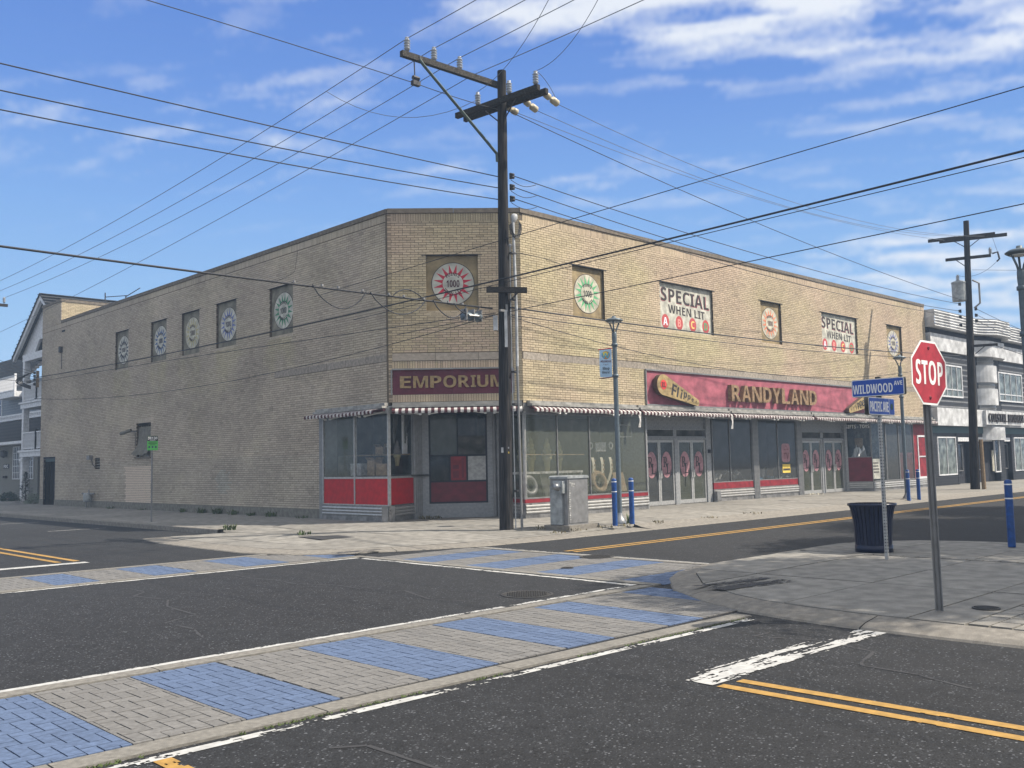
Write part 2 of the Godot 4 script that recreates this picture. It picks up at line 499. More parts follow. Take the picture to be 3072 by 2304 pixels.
# low kerb or gutter strip: a profile of (distance inwards, height) swept along a line, cut into stones
func kerb(parent, line: Array, prof: Array, piece: float, material, called := "kerb_stone"):
	var pts = []
	for i in line.size() - 1:
		var n = max(1, int(ceil(line[i].distance_to(line[i + 1]) / 0.3)))
		for k in n: pts.append(line[i].lerp(line[i + 1], float(k) / n))
	pts.append(line[-1])
	var nor = []
	for i in pts.size():
		var d: Vector2 = (pts[min(i + 1, pts.size() - 1)] - pts[max(i - 1, 0)]).normalized()
		nor.append(Vector2(-d.y, d.x))
	var s = st()
	var run = 0.0
	for i in pts.size() - 1:
		var a: Vector2 = pts[i]; var b: Vector2 = pts[i + 1]
		run += a.distance_to(b)
		var last = run >= piece or i == pts.size() - 2
		if last: b = b.lerp(a, minf(0.5, 0.012 / a.distance_to(b)))
		for k in prof.size() - 1:
			var p = prof[k]; var u = prof[k + 1]
			var a0 = a + nor[i] * p.x; var a1 = a + nor[i] * u.x
			var b0 = b + nor[i + 1] * p.x; var b1 = b + nor[i + 1] * u.x
			quad(s, V(a0.x, p.y, a0.y), V(a1.x, u.y, a1.y), V(b1.x, u.y, b1.y), V(b0.x, p.y, b0.y))
		if last:
			put(called, s, material, parent)
			s = st()
			run = 0.0

func dist_to(line: Array, p: Vector2) -> float:
	var m = 1e9
	for i in line.size() - 1:
		m = minf(m, p.distance_to(Geometry2D.get_closest_point_to_segment(p, line[i], line[i + 1])))
	return m

func slabs(parent, poly: PackedVector2Array, xs: Array, zs: Array, high: Callable, gap := 0.016):
	for i in xs.size() - 1:
		for j in zs.size() - 1:
			var cell = PackedVector2Array([Vector2(xs[i] + gap / 2, zs[j] + gap / 2), Vector2(xs[i + 1] - gap / 2, zs[j] + gap / 2), Vector2(xs[i + 1] - gap / 2, zs[j + 1] - gap / 2), Vector2(xs[i] + gap / 2, zs[j + 1] - gap / 2)])
			for c in Geometry2D.intersect_polygons(poly, cell):
				if c.size() < 3: continue
				if Geometry2D.is_polygon_clockwise(c): c.reverse()
				var s = st()
				var lift = rng.randf_range(-0.004, 0.004)
				var top = []
				for p in c: top.append(V(p.x, high.call(p) + lift, p.y))
				var ix = Geometry2D.triangulate_polygon(c)
				for k in range(0, ix.size(), 3):
					var a = top[ix[k]]; var b = top[ix[k + 1]]; var d = top[ix[k + 2]]
					if (b - a).cross(d - a).y < 0: tri(s, a, d, b)
					else: tri(s, a, b, d)
				for k in top.size():
					var a = top[k]; var b = top[(k + 1) % top.size()]
					quad(s, b, a, a - V(0, 0.12, 0), b - V(0, 0.12, 0))
				put("slab", s, M.concrete[rng.randi() % 4], parent)

func steps(a: float, b: float, d: float) -> Array:
	var out = []
	var n = int(round(abs(b - a) / d))
	for i in n + 1: out.append(lerpf(a, b, float(i) / n))
	return out

func bed(parent, poly: PackedVector2Array, y: float):
	var s = st()
	if Geometry2D.is_polygon_clockwise(poly): poly.reverse()
	var ix = Geometry2D.triangulate_polygon(poly)
	for k in range(0, ix.size(), 3):
		var a = poly[ix[k]]; var b = poly[ix[k + 1]]; var c = poly[ix[k + 2]]
		quad(s, V(a.x, y, a.y), V(b.x, y, b.y), V(c.x, y, c.y), V(c.x, y, c.y))
	put("joint_bed", s, M.dirt, parent)

var outer_b := []

func pavements():
	# pavement round the corner shop: straight kerb on the side street, flush bulb at the crossing, low rolled kerb on the shop street
	var p = struct("pavement")
	var v2 = func(a): return Vector2(a[0], a[1])
	outer_b = [[11.42, -22.5], [10.6, -22.8], [9.6, -22.75], [9.28, -21.2], [9.18, -19.4], [9.16, -17.2], [9.55, -15.9], [10.45, -15.08], [11.6, -14.55], [12.8, -14.1], [14.2, -13.98], [18, -13.92], [28, -13.75], [45, -13.75], [75, -13.75]].map(v2)
	var inner = []
	for i in outer_b.size():
		var d: Vector2 = (outer_b[min(i + 1, outer_b.size() - 1)] - outer_b[max(i - 1, 0)]).normalized()
		inner.append(outer_b[i] + Vector2(-d.y, d.x) * -0.60)
	kerb(p, [Vector2(11.42, -22.55), Vector2(11.42, -75)], [Vector2(0, 0), Vector2(0.015, 0.115), Vector2(0.03, 0.13), Vector2(0.17, 0.135), Vector2(0.17, 0.02)], 1.9, M.kerb)
	outer_b.reverse(); inner.reverse()
	kerb(p, outer_b.slice(0, 4), [Vector2(0, 0.004), Vector2(0.02, 0.02), Vector2(0.35, 0.06), Vector2(0.585, 0.125), Vector2(0.6, 0.05)], 3.0, M.kerb)
	kerb(p, outer_b.slice(3), [Vector2(0, 0.004), Vector2(0.02, 0.022), Vector2(0.585, 0.045), Vector2(0.6, 0.0)], 2.1, M.kerb)
	var poly = PackedVector2Array(inner)
	poly[poly.size() - 1] = Vector2(11.6, -22.4)
	for q in [[11.6, -75], [15.7, -75], [15.7, -21], [17.3, -22], [19.5, -20.4], [19.5, -19.5], [75, -19.5]]: poly.append(Vector2(q[0], q[1]))
	bed(p, poly, 0.035)
	var high = func(q: Vector2):
		var w = lerpf(3.0, 0.1, smoothstep(13.0, 17.0, q.x))
		if q.y < -21.5 and q.x > 11.5: w = lerpf(w, 0.2, smoothstep(-21.5, -23.0, q.y))
		return 0.05 + 0.08 * smoothstep(0.55, 0.6 + w, dist_to(outer_b, q))
	slabs(p, poly, [9.2, 10.4, 11.6, 12.25, 13.9, 15.75], steps(-75, -22.4, 1.55), high)
	slabs(p, poly, [9.2, 10.5, 11.6, 12.9, 14.2, 15.75, 17.3, 18.9], [-22.4, -21.3, -20.0, -18.6, -17.2, -15.9, -14.8, -13.6], high)
	slabs(p, poly, steps(18.9, 75, 1.6), [-19.6, -18.2, -16.4, -14.4], high)
	# pavement of the near corner
	var n = struct("pavement")
	var o = [[8.7, 9.0], [8.72, -2.9], [8.7, -3.6], [8.74, -4.6], [8.82, -5.2], [8.95, -5.8], [9.2, -6.4], [9.85, -7.34], [10.75, -8.08], [11.4, -8.42], [12.25, -8.62], [14.0, -8.62], [16.0, -8.66], [16.9, -8.4], [17.7, -7.6], [18.05, -6.6], [18.1, -5.6]].map(v2)
	kerb(n, o, [Vector2(0, 0.0), Vector2(0.02, 0.02), Vector2(0.12, 0.05), Vector2(0.37, 0.085), Vector2(0.385, 0.03)], 2.6, M.kerb)
	var inn = []
	for i in o.size():
		var d: Vector2 = (o[min(i + 1, o.size() - 1)] - o[max(i - 1, 0)]).normalized()
		inn.append(o[i] + Vector2(-d.y, d.x) * 0.385)
	var np = PackedVector2Array(inn)
	for q in [[60, -5.2], [60, 9]]: np.append(Vector2(q[0], q[1]))
	bed(n, np, 0.03)
	var flat = func(q: Vector2): return 0.094
	slabs(n, np, [8.9, 11.35, 13.0, 14.49], [-8.8, -7.05, -5.45, -4.05, -3.5], flat, 0.024)
	slabs(n, np, [8.9, 11.35, 13.0, 14.49], [-3.1, -1.5, 0.1, 3.0, 6.0, 9.0], flat)
	slabs(n, np, [14.62, 16.2, 18.0, 20.0, 22.0, 24.0, 30, 40, 60], [-8.8, -7.05, -5.45, -3.9, -2.4, -0.8, 0.8, 4.0, 9.0], flat)
	# two bands of small setts let into the slabs
	for i in 22:
		var s = st()
		bx(s, V(14.555, 0.044, -8.0 + i * 0.235), V(0.105, 0.104 + rng.randf() * 0.006, 0.215))
		put("sett", s, M.concrete[1 + rng.randi() % 3], n)
	for i in 20:
		for j in 2:
			var s = st()
			bx(s, V(9.25 + i * 0.27, 0.042, -3.40 + j * 0.195), V(0.25, 0.1 + rng.randf() * 0.008, 0.175))
			put("sett", s, M.concrete[rng.randi() % 4], n)
	# pavement on this side, under the camera
	var m = struct("pavement")
	var mp = PackedVector2Array([Vector2(-6, 12), Vector2(-6, -3.2), Vector2(0.2, -3.2), Vector2(0.75, -2.6), Vector2(0.75, 12)])
	slabs(m, mp, [-6, -4, -2, -0.6, 0.75], steps(-3.2, 12, 1.6), func(q): return 0.1)

# herringbone setts clipped to a field, in bands of two colours along one axis
var pavers := []
func herringbone(x0, x1, z0, z1, col: int, keep: Callable):
	var w = 0.098
	for i in range(int(x0 / w) - 4, int(x1 / w) + 5):
		for j in range(int(z0 / w) - 4, int(z1 / w) + 5):
			var k = posmod(i - j, 4)
			var r: Rect2
			if k == 0: r = Rect2(i * w, j * w, 2 * w, w)        # lies along x
			elif k == 3: r = Rect2(i * w, j * w, w, 2 * w)      # lies along z
			else: continue
			r = r.intersection(Rect2(x0, z0, x1 - x0, z1 - z0))
			if r.size.x < 0.025 or r.size.y < 0.025: continue
			var c = r.get_center()
			if not keep.call(c): continue
			pavers.append([c, r.size - Vector2(0.009, 0.009), col])

func crossings():
	var spec = [
		["crossing", Rect2(-1.5, -7.73, 11.35, 1.895)],
		["crossing", Rect2(10.22, -14.1, 2.2, 6.35)],
		["crossing", Rect2(-1.5, -16.32, 11.7, 1.56)]]
	for n in 3:
		var root = struct("crossing")
		var f: Rect2 = spec[n][1]
		var s = st()
		bb(s, V(f.position.x - 0.01, -0.03, f.position.y), V(f.end.x, 0.003, f.end.y))
		put("paver_bed", s, M.joint_sand, root)
		pavers = []
		var cuts = [[-1.5, -0.7, 0.1, 0.88, 1.66, 2.42, 3.17, 3.90, 4.70, 5.44, 6.26, 6.92, 7.75, 8.34, 9.3, 9.9], [-14.1, -13.45, -12.6, -11.75, -10.9, -10.15, -9.4, -8.55, -7.75], [-1.5, -0.6, 0.2, 1.0, 1.8, 2.6, 3.4, 4.18, 4.95, 5.6, 6.42, 7.13, 7.97, 8.82, 9.6, 10.2]][n]
		var keep = [func(c): return c.x < 9.0 + (-c.y - 5.9) * 0.62,
			func(c): return not Geometry2D.is_point_in_polygon(c, PackedVector2Array([Vector2(9.9, -7.4), Vector2(11.4, -8.42), Vector2(13, -8.7), Vector2(13, -7)])),
			func(c): return dist_to(outer_b, c) > 0.04 and not (c.x > 9.2 and c.y < -14.9 - (10.2 - c.x) * 1.35)][n]
		for i in cuts.size() - 1:
			var blue = [0, 1, 0][n] == i % 2
			if n == 1: herringbone(f.position.x, f.end.x, cuts[i], cuts[i + 1], 0 if blue else 1, keep)
			else: herringbone(cuts[i], cuts[i + 1], f.position.y, f.end.y, 0 if blue else 1, keep)
		var size = func(p): return p[1].x * p[1].y / pow(p[0].length_squared(), 1.5)
		pavers.sort_custom(func(a, b): return size.call(a) > size.call(b))
		var box := BoxMesh.new()
		box.size = Vector3.ONE
		var single = 300 if n == 0 else (240 if n == 1 else 140)
		var rest = []
		for i in pavers.size():
			var p = pavers[i]
			var t = Transform3D(Basis.from_scale(V(p[1].x, 0.03, p[1].y)), V(p[0].x, -0.004 + rng.randf_range(-0.0015, 0.0015), p[0].y))
			var mm = M.blue_paver if p[2] == 0 else M.grey_paver
			if i < single: put("paver", box, mm[rng.randi() % 4], root, false, t)
			else: rest.append([t, mm[rng.randi() % 4].albedo_color.srgb_to_linear()])
		many("pavers", rest, root)
	# concrete bands beside the fields
	var e = struct("edging")
	for q in [[Vector2(-1.5, -5.74), Vector2(8.75, -5.62), 0.2], [Vector2(-1.5, -7.83), Vector2(10.0, -7.86), 0.17], [Vector2(10.12, -14.4), Vector2(10.14, -7.8), 0.17], [Vector2(12.52, -13.95), Vector2(12.52, -8.7), 0.16], [Vector2(-1.5, -16.42), Vector2(9.3, -16.42), 0.16], [Vector2(-1.5, -14.66), Vector2(10.2, -14.52), 0.17]]:
		var a: Vector2 = q[0]; var b: Vector2 = q[1]
		var n = max(1, int(a.distance_to(b) / 1.55))
		for i in n:
			var u = a.lerp(b, float(i) / n); var w = a.lerp(b, float(i + 1) / n)
			var mid = (u + w) / 2
			var s = st()
			bx(s, V(0, 0, 0), V(u.distance_to(w) - 0.012, 0.034, q[2]), Transform3D(Basis(Vector3.UP, -(w - u).angle()), V(mid.x, 0.0, mid.y)))
			put("edging_stone", s, M.kerb_band, e)

func many(called, list: Array, parent):
	var mm := MultiMesh.new()
	mm.transform_format = MultiMesh.TRANSFORM_3D
	mm.use_colors = true
	var b := BoxMesh.new()
	b.size = Vector3.ONE
	mm.mesh = b
	mm.instance_count = list.size()
	for i in list.size():
		mm.set_instance_transform(i, list[i][0])
		mm.set_instance_color(i, list[i][1])
	var o := MultiMeshInstance3D.new()
	o.multimesh = mm
	o.material_override = M.brick_many
	o.name = numbered(parent, called)
	parent.add_child(o, true)
	o.set_meta("kind", "stuff")

# worn road paint: small flakes kept where a noise says so; streak draws the wear out along the line
func paint(called, a: Vector2, b: Vector2, width: float, wear: float, material, cell := 0.04, y := 0.005, streak := 1.0):
	var s := SurfaceTool.new()
	s.begin(Mesh.PRIMITIVE_TRIANGLES)
	var d = (b - a).normalized(); var n = Vector2(-d.y, d.x)
	var nv = max(4, int(width / 0.012))
	var nu = int(a.distance_to(b) / cell)
	s.set_normal(Vector3.UP)
	for j in nv:
		var run = -1
		for i in nu + 1:
			var on = false
			if i < nu:
				var u = i * cell; var v = (float(j) / nv - 0.5) * width
				var edge = absf(v) / (width * 0.5)
				var k = nz.get_noise_2d(u * 2.0 / streak + a.x, v * 7.0 + a.y) * 0.6 + nz.get_noise_2d(u * 9.0 / streak + 9, v * 26.0) * 0.5 + nz.get_noise_2d(u * 40.0 / streak, v * 60.0) * 0.35
				on = k + (0.10 if edge < 0.75 else -0.08) > wear
			if on and run < 0: run = i
			if not on and run >= 0:
				var p0 = a + d * (run * cell) + n * (float(j) / nv - 0.5) * width
				var p1 = p0 + n * (width / nv)
				var p2 = p1 + d * cell * (i - run); var p3 = p0 + d * cell * (i - run)
				quad(s, V(p0.x, y, p0.y), V(p1.x, y, p1.y), V(p2.x, y, p2.y), V(p3.x, y, p3.y))
				run = -1
	tag(put(called, s.commit(), material), "", "", "", "structure")

func markings():
	var W = M.white_paint; var Y = M.yellow_paint
	# near crossing's two white lines, corner lines and the far crossing's
	paint("white_line", Vector2(-1.5, -5.50), Vector2(8.6, -5.44), 0.09, 0.0, W, 0.02)
	paint("white_line", Vector2(-1.5, -7.99), Vector2(9.95, -8.08), 0.08, -0.18, W, 0.02)
	paint("white_line", Vector2(9.98, -14.2), Vector2(9.98, -8.02), 0.11, -0.15, W, 0.03)
	paint("white_line", Vector2(12.68, -14.0), Vector2(12.68, -8.75), 0.10, -0.12, W, 0.03)
	paint("white_line", Vector2(2.0, -14.50), Vector2(10.0, -14.36), 0.10, -0.12, W, 0.03)
	paint("stop_line", Vector2(5.94, -4.27), Vector2(8.70, -4.22), 0.34, 0.06, W, 0.012, 0.0065, 2.5)
	paint("stop_line", Vector2(0.6, -18.05), Vector2(6.6, -18.05), 0.28, -0.3, W, 0.06, 0.0065)
	# double yellow lines of the three legs in view
	paint("yellow_line", Vector2(5.98, -4.06), Vector2(6.12, 10), 0.10, -0.62, Y, 0.03)
	paint("yellow_line", Vector2(6.20, -4.04), Vector2(6.36, 10), 0.10, -0.62, Y, 0.03)
	paint("yellow_line", Vector2(6.24, -18.45), Vector2(6.24, -75), 0.12, -0.55, Y, 0.08)
	paint("yellow_line", Vector2(6.56, -18.45), Vector2(6.62, -75), 0.12, -0.55, Y, 0.08)
	paint("yellow_line", Vector2(12.98, -12.07), Vector2(75, -12.45), 0.11, -0.55, Y, 0.08)
	paint("yellow_line", Vector2(12.98, -11.85), Vector2(75, -12.2), 0.11, -0.55, Y, 0.08)
	paint("yellow_line", Vector2(2.42, -5.43), Vector2(2.42, -4.6), 0.11, -0.4, Y, 0.03)
	for z in [-28.4, -34.1, -40.0]: paint("parking_line", Vector2(9.3, z), Vector2(10.95, z), 0.10, -0.15, W, 0.05)
	# sealed cracks and faint scuffs
	for q in [[4.4, -9.0, 5.6, -13.6], [7.7, -8.6, 7.2, -13.8], [3.2, -4.9, 3.9, -1.5], [8.1, -4.9, 7.0, -2.6], [3.0, -20, 3.4, -44], [9.4, -24, 9.0, -48], [16, -10.4, 44, -10.0], [15, -13.0, 30, -13.1]]:
		var u = Vector2(q[0], q[1]); var w = Vector2(q[2], q[3])
		var last = u
		for i in 8:
			var nx2 = u.lerp(w, (i + 1) / 8.0) + Vector2(nz.get_noise_1d(i * 3.0 + q[0]), nz.get_noise_1d(i * 3.0 + 50 + q[1])) * 0.5
			paint("sealed_crack", last, nx2, 0.035, -0.12, M.tar, 0.03, 0.003)
			last = nx2
	paint("worn_patch", Vector2(9.72, -6.75), Vector2(11.0, -6.55), 0.66, 0.05, M.tar, 0.02, 0.1005, 3.0)
	paint("worn_patch", Vector2(9.85, -14.95), Vector2(10.9, -14.95), 0.4, 0.06, M.tar, 0.03, 0.066, 2.0)

# ---------------------------------------------------------------- the corner shop
const PITCH := 0.2127
const COURSE := 0.0677
var FL: Transform3D
var FC: Transform3D
var FR: Transform3D
var FT: Transform3D
var FE: Transform3D
var walls := []      # every brick: [transform, colour]
var corner: Node3D

func snap(r: Rect2) -> Rect2:
	var a = 0.13 + round((r.position.y - 0.13) / COURSE) * COURSE
	var b = 0.13 + round((r.end.y - 0.13) / COURSE) * COURSE
	return Rect2(r.position.x, a, r.size.x, b - a)

func brick_tone(p: Vector3, side: int) -> Color:
	var k = rng.randf_range(0.86, 1.1) + (0.24 if side == 0 else 0.18) * nz.get_noise_3d(p.x * 0.7, p.y * 0.9, p.z * 0.7)
	if rng.randf() < 0.05: k *= 0.84
	var warm = nz.get_noise_3d(p.x * 0.45 + 30, p.y * 0.6, p.z * 0.45)
	var c = Color(0.60, 0.49, 0.345)
	c = c.lerp(Color(0.62, 0.48, 0.36), clampf(warm * 1.8, 0, 0.8)).lerp(Color(0.57, 0.49, 0.305), clampf(-warm * 1.8, 0, 0.8))
	if side == 0:
		# the side street wall was painted over and has weathered grey-brown; bare brick shows through in places
		var bare = clampf((nz.get_noise_3d(p.x, p.y * 0.8 + 7, p.z * 0.55) - 0.12) * 3.0 + rng.randf_range(-0.25, 0.25), 0, 0.7)
		c = Color(0.60, 0.51, 0.40).lerp(Color(0.64, 0.55, 0.41), bare)
		if p.y < 2.0: c = c.lerp(Color(0.50, 0.45, 0.365), 0.4)
		var e = Vector2((p.z + 37.2) / 1.35, (p.y - 1.07) / 0.75)
		if absf(e.x) < 0.93 + 0.1 * nz.get_noise_1d(p.y * 40) and absf(e.y) < 0.97: return Color(0.84, 0.70, 0.56) * rng.randf_range(0.96, 1.04)
		e = Vector2((p.z + 30.2) / 0.5, (p.y - 1.2) / 0.38)
		if e.length() < 1.0 + 0.3 * rng.randf_range(-1, 1): c = Color(0.52, 0.49, 0.41)
	elif side == 1:
		c = c * 0.97
	# pale yellow bloom where rain runs off the recess sills
	if side == 0 or side == 2:
		for q in (panels_l if side == 0 else panels_r):
			var along = p.z if side == 0 else p.x
			var e2 = maxf(absf(along - (q[0] + q[1]) * 0.5) / (q[1] - q[0]) - 0.42, 0.0) * 3.0
			if p.y < 5.75 and p.y > 4.3:
				var f2 = clampf((0.85 - e2) * (1.0 - (5.75 - p.y) * 0.55) + 0.9 * nz.get_noise_2d(along * 1.7, p.y * 1.7), 0.0, 1.0) * 0.55
				c = c.lerp(Color(0.62, 0.55, 0.335), f2)
	if side == 2 and p.x > 42.0:
		# slanted dark streaks, stronger towards the party wall
		k *= 1.0 - 0.4 * clampf(nz.get_noise_2d(p.x * 4.0 + (8.6 - p.y) * 0.5, 3.0) * 2.2, 0, 1) * clampf((p.x - 42.0) / 2.0, 0, 1)
	return Color(c.r * k, c.g * k, c.b * k)

func lay(xf: Transform3D, s0, s1, y0, y1, holes: Array, side: int):
	var rows = int(round((y1 - y0) / COURSE))
	for r in rows:
		var y = y0 + (r + 0.5) * COURSE
		var free = [[s0, s1]]
		for h in holes:
			if y > h.position.y and y < h.end.y:
				var next = []
				for f in free:
					if h.end.x <= f[0] or h.position.x >= f[1]:
						next.append(f)
						continue
					if h.position.x > f[0]: next.append([f[0], h.position.x])
					if h.end.x < f[1]: next.append([h.end.x, f[1]])
				free = next
		var header = r % 6 == 3
		var cycle = PITCH * 1.5 if header else PITCH
		var off = (r % 2) * PITCH * 0.5 + rng.randf_range(-0.01, 0.01)
		for f in free:
			var i = floor((f[0] - off) / cycle)
			while off + i * cycle < f[1]:
				var parts = [[0.0, PITCH], [PITCH, PITCH * 1.5]] if header else [[0.0, PITCH]]
				for q in parts:
					var a = maxf(f[0], off + i * cycle + q[0] + 0.0055)
					var b = minf(f[1], off + i * cycle + q[1] - 0.0055)
					if b - a > 0.035: one_brick(xf, (a + b) / 2, y, b - a, COURSE - 0.0115, side)
				i += 1

func one_brick(xf: Transform3D, s: float, y: float, w: float, h: float, side: int):
	var d = rng.randf_range(-0.002, 0.0025)
	var t = xf * Transform3D(Basis.from_scale(V(w, h, 0.05)), V(s, y, d - 0.025))
	walls.append([t, brick_tone(t.origin, side)])

# a course of bricks on end
func soldiers(xf, s0, s1, y0, y1, side):
	var n = int((s1 - s0) / 0.0677)
	for i in n:
		one_brick(xf, s0 + (i + 0.5) * (s1 - s0) / n, (y0 + y1) / 2, (s1 - s0) / n - 0.0105, y1 - y0 - 0.011, side)

# mortar and masonry behind the bricks, left open at the holes
func backing(s, xf, s0, s1, y0, y1, holes: Array, thick := 0.3, face := -0.010):
	var cx = [s0, s1]; var cy = [y0, y1]
	for h in holes:
		for v in [h.position.x, h.end.x]:
			if v > s0 and v < s1 and not v in cx: cx.append(v)
		for v in [h.position.y, h.end.y]:
			if v > y0 and v < y1 and not v in cy: cy.append(v)
	cx.sort(); cy.sort()
	for j in cy.size() - 1:
		var run = -1.0
		for i in cx.size():
			var solid = i < cx.size() - 1
			if solid:
				var c = Vector2((cx[i] + cx[i + 1]) / 2, (cy[j] + cy[j + 1]) / 2)
				for h in holes:
					if h.has_point(c): solid = false
			if solid and run < 0: run = cx[i]
			if not solid and run >= 0:
				bb(s, V(run, cy[j], -thick), V(cx[i] if i < cx.size() else s1, cy[j + 1], face), xf)
				run = -1.0

var panels_r := [[20.37, 21.80], [24.55, 27.53], [30.58, 32.02], [35.10, 38.12], [40.93, 42.44]]
var panels_l := [[-39.62, -38.28], [-36.12, -34.73], [-33.44, -32.02], [-30.74, -29.30], [-27.10, -25.69]]

func corner_building():
	corner = thing("corner_shop", "buff brick two storey corner shop with striped awnings and painted sunburst panels", "building")
	FL = frame(V(15.5, 0, -48.6), V(0, 0, 1))
	FC = frame(V(15.5, 0, -20.8), V(2.75, 0, 2.4))
	FR = frame(V(18.25, 0, -18.4), V(1, 0, 0))
	FT = frame(V(15.5, 0, -46.05), V(1, 0, 0))
	FE = frame(V(17.05, 0, -21.35), V(0.753, 0, 0.658))
	var top = 8.34
	# side street wall
	var hl = [Rect2(0.62, 0, 1.42, 2.3), Rect2(24.6, 0, 3.25, 3.28)]
	var rec_l = []
	for p in panels_l: rec_l.append(snap(Rect2(p[0] + 48.6, 5.80, p[1] - p[0], 1.58)))
	rec_l.append(snap(Rect2(11.2, 2.18, 1.35, 1.32)))
	rec_l.append(snap(Rect2(6.93, 1.77, 0.56, 0.46)))
	var s = st()
	backing(s, FL, 0, 27.8, 0.13, 8.56, hl + rec_l)
	put("wall_side", s, M.mortar, corner)
	lay(FL, 0.05, 27.76, 0.13 + COURSE * 4, top, hl + rec_l + [Rect2(21.8, 4.47, 6, 0.21)], 0)
	soldiers(FL, 0.02, 27.76, top, 8.555, 0)
	for r in rec_l.slice(0, 5): soldiers(FL, r.position.x, r.end.x, r.position.y - 0.11, r.position.y - 0.005, 0)
	soldiers(FL, 10.95, 12.8, 3.5, 3.7, 0)
	# chamfer with the corner entrance
	var hc = [Rect2(0.09, 3.55, 3.3, 0.70), Rect2(-0.1, 0, 3.9, 3.34)]
	var rec_c = [snap(Rect2(1.05, 5.80, 1.43, 1.58))]
	s = st()
	backing(s, FC, 0, 3.65, 0.13, 8.56, hc + rec_c)
	put("wall_corner", s, M.mortar, corner)
	lay(FC, 0.11, 3.40, 3.34, top, [Rect2(0.08, 3.34, 3.32, 1.34)] + rec_c, 1)
	soldiers(FC, 0.1, 3.40, top, 8.555, 1)
	soldiers(FC, 0.1, 3.40, 4.26, 4.465, 1)
	soldiers(FC, 0.1, 3.40, 3.345, 3.545, 1)
	soldiers(FC, 1.05, 2.48, 5.69, 5.795, 1)
	# quoins: a narrow pier each side of the chamfer, every other brick darker
	for y in int((8.555 - 3.34) / COURSE):
		var yy = 3.34 + (y + 0.5) * COURSE
		for q in [[0.055, 0.10], [3.525, 0.235]]:
			var t = FC * Transform3D(Basis.from_scale(V(q[1], COURSE - 0.011, 0.07)), V(q[0], yy, (-0.03 if q[0] < 1 else -0.027)))
			var c = brick_tone(t.origin, 1) * (0.62 if y % 2 == 0 and q[0] < 1 else 0.9)
			walls.append([t, c])
	s = st()
	bb(s, V(-0.05, 3.34, -0.20), V(0.105, 8.56, -0.008), FC)
	put("corner_pier", s, M.mortar, corner)
	# shop street wall
	var rec_r = []
	for p in panels_r: rec_r.append(snap(Rect2(p[0] - 18.25, 5.80, p[1] - p[0], 1.58)))
	var hr = [Rect2(-0.1, 0, 26.85, 3.28)]
	s = st()
	backing(s, FR, 0, 26.8, 0.13, 8.56, hr + rec_r)
	put("wall_front", s, M.mortar, corner)
	lay(FR, 0.0, 26.8, 3.27, top, rec_r + [Rect2(0.03, 4.47, 25.9, 0.21), Rect2(5.40, 3.34, 15.45, 1.13)], 2)
	soldiers(FR, 0.12, 26.8, top, 8.555, 2)
	for r in rec_r: soldiers(FR, r.position.x, r.end.x, r.position.y - 0.11, r.position.y - 0.005, 2)
	# raised part at the far end of the side street wall
	s = st()
	bb(s, V(15.51, 8.5, -48.6), V(15.78, 9.62, -46.06)); bb(s, V(15.78, 8.3, -46.36), V(19.6, 9.62, -46.06)); bb(s, V(15.78, 8.3, -48.6), V(19.6, 9.55, -46.36))
	put("raised_wall", s, M.mortar, corner)
	lay(FL, 0.02, 2.54, 8.56, 9.62, [], 0)
	lay(FT, 0.03, 4.1, 8.56, 9.62, [], 3)
	# stone belt and coping, stone by stone
	for q in [[FL, 21.8, 27.75, 1.05], [FC, 0.1, 3.62, 1.2], [FR, 0.03, 25.9, 0.98]]:
		var n = int(round((q[2] - q[1]) / q[3]))
		var d = (q[2] - q[1]) / n
		for i in n:
			s = st()
			bb(s, V(q[1] + i * d + 0.006, 4.475, -0.05), V(q[1] + (i + 1) * d - 0.006, 4.675, 0.006), q[0])
			put("belt_stone", s, M.limestone[rng.randi() % 3], corner)
	for q in [[FL, 2.6, 27.8], [FC, 0.0, 3.65], [FR, 0.0, 26.8], [FL, -0.03, 2.56, 1.02], [FT, 0.0, 4.12, 1.02]]:
		var up = q[3] if q.size() > 3 else 0.0
		var n = int(max(1, round((q[2] - q[1]) / 1.5)))
		var d = (q[2] - q[1]) / n
		for i in n:
			s = st()
			bb(s, V(q[1] + i * d + 0.003, 8.562 + up, -0.34), V(q[1] + (i + 1) * d - 0.003, 8.69 + up + rng.randf_range(-0.004, 0.004), 0.03 + rng.randf_range(-0.004, 0.004)), q[0])
			put("coping_stone", s, M.coping, corner)
	# plinth, roof, hidden walls
	s = st()
	bb(s, V(0, -0.05, -0.3), V(0.6, 0.13 + COURSE * 4, 0.015), FL); bb(s, V(2.06, -0.05, -0.3), V(24.58, 0.13 + COURSE * 4, 0.015), FL)
	put("plinth", s, M.plinth, corner)
	s = st()
	var rp = PackedVector2Array([Vector2(15.6, 48.5), Vector2(15.6, 20.85), Vector2(18.3, 18.5), Vector2(45, 18.5), Vector2(45, 48.5)])
	prism(s, rp, 0.2, Transform3D(Basis(V(1, 0, 0), V(0, 0, -1), V(0, 1, 0)), V(0, 8.0, 0)))
	put("roof", s, M.tar, corner)
	s = st()
	prism(s, rp, 0.12, Transform3D(Basis(V(1, 0, 0), V(0, 0, -1), V(0, 1, 0)), V(0, 3.42, 0)))
	bb(s, V(44.8, 0, -48.5), V(45.05, 8.6, -18.45)); bb(s, V(15.6, 0, -48.62), V(45, 8.6, -48.4))
	put("inner_floor", s, M.inside, corner)
	# lintels over the recesses
	for q in [[FL, rec_l.slice(0, 5)], [FC, rec_c], [FR, rec_r]]:
		for r in q[1]:
			s = st()
			bb(s, V(r.position.x - 0.12, r.end.y, -0.09), V(r.end.x + 0.12, r.end.y + 0.014, 0.012), q[0])
			put("lintel", s, M.hardware, corner)
	# side door, louvre, walled-up window
	s = st()
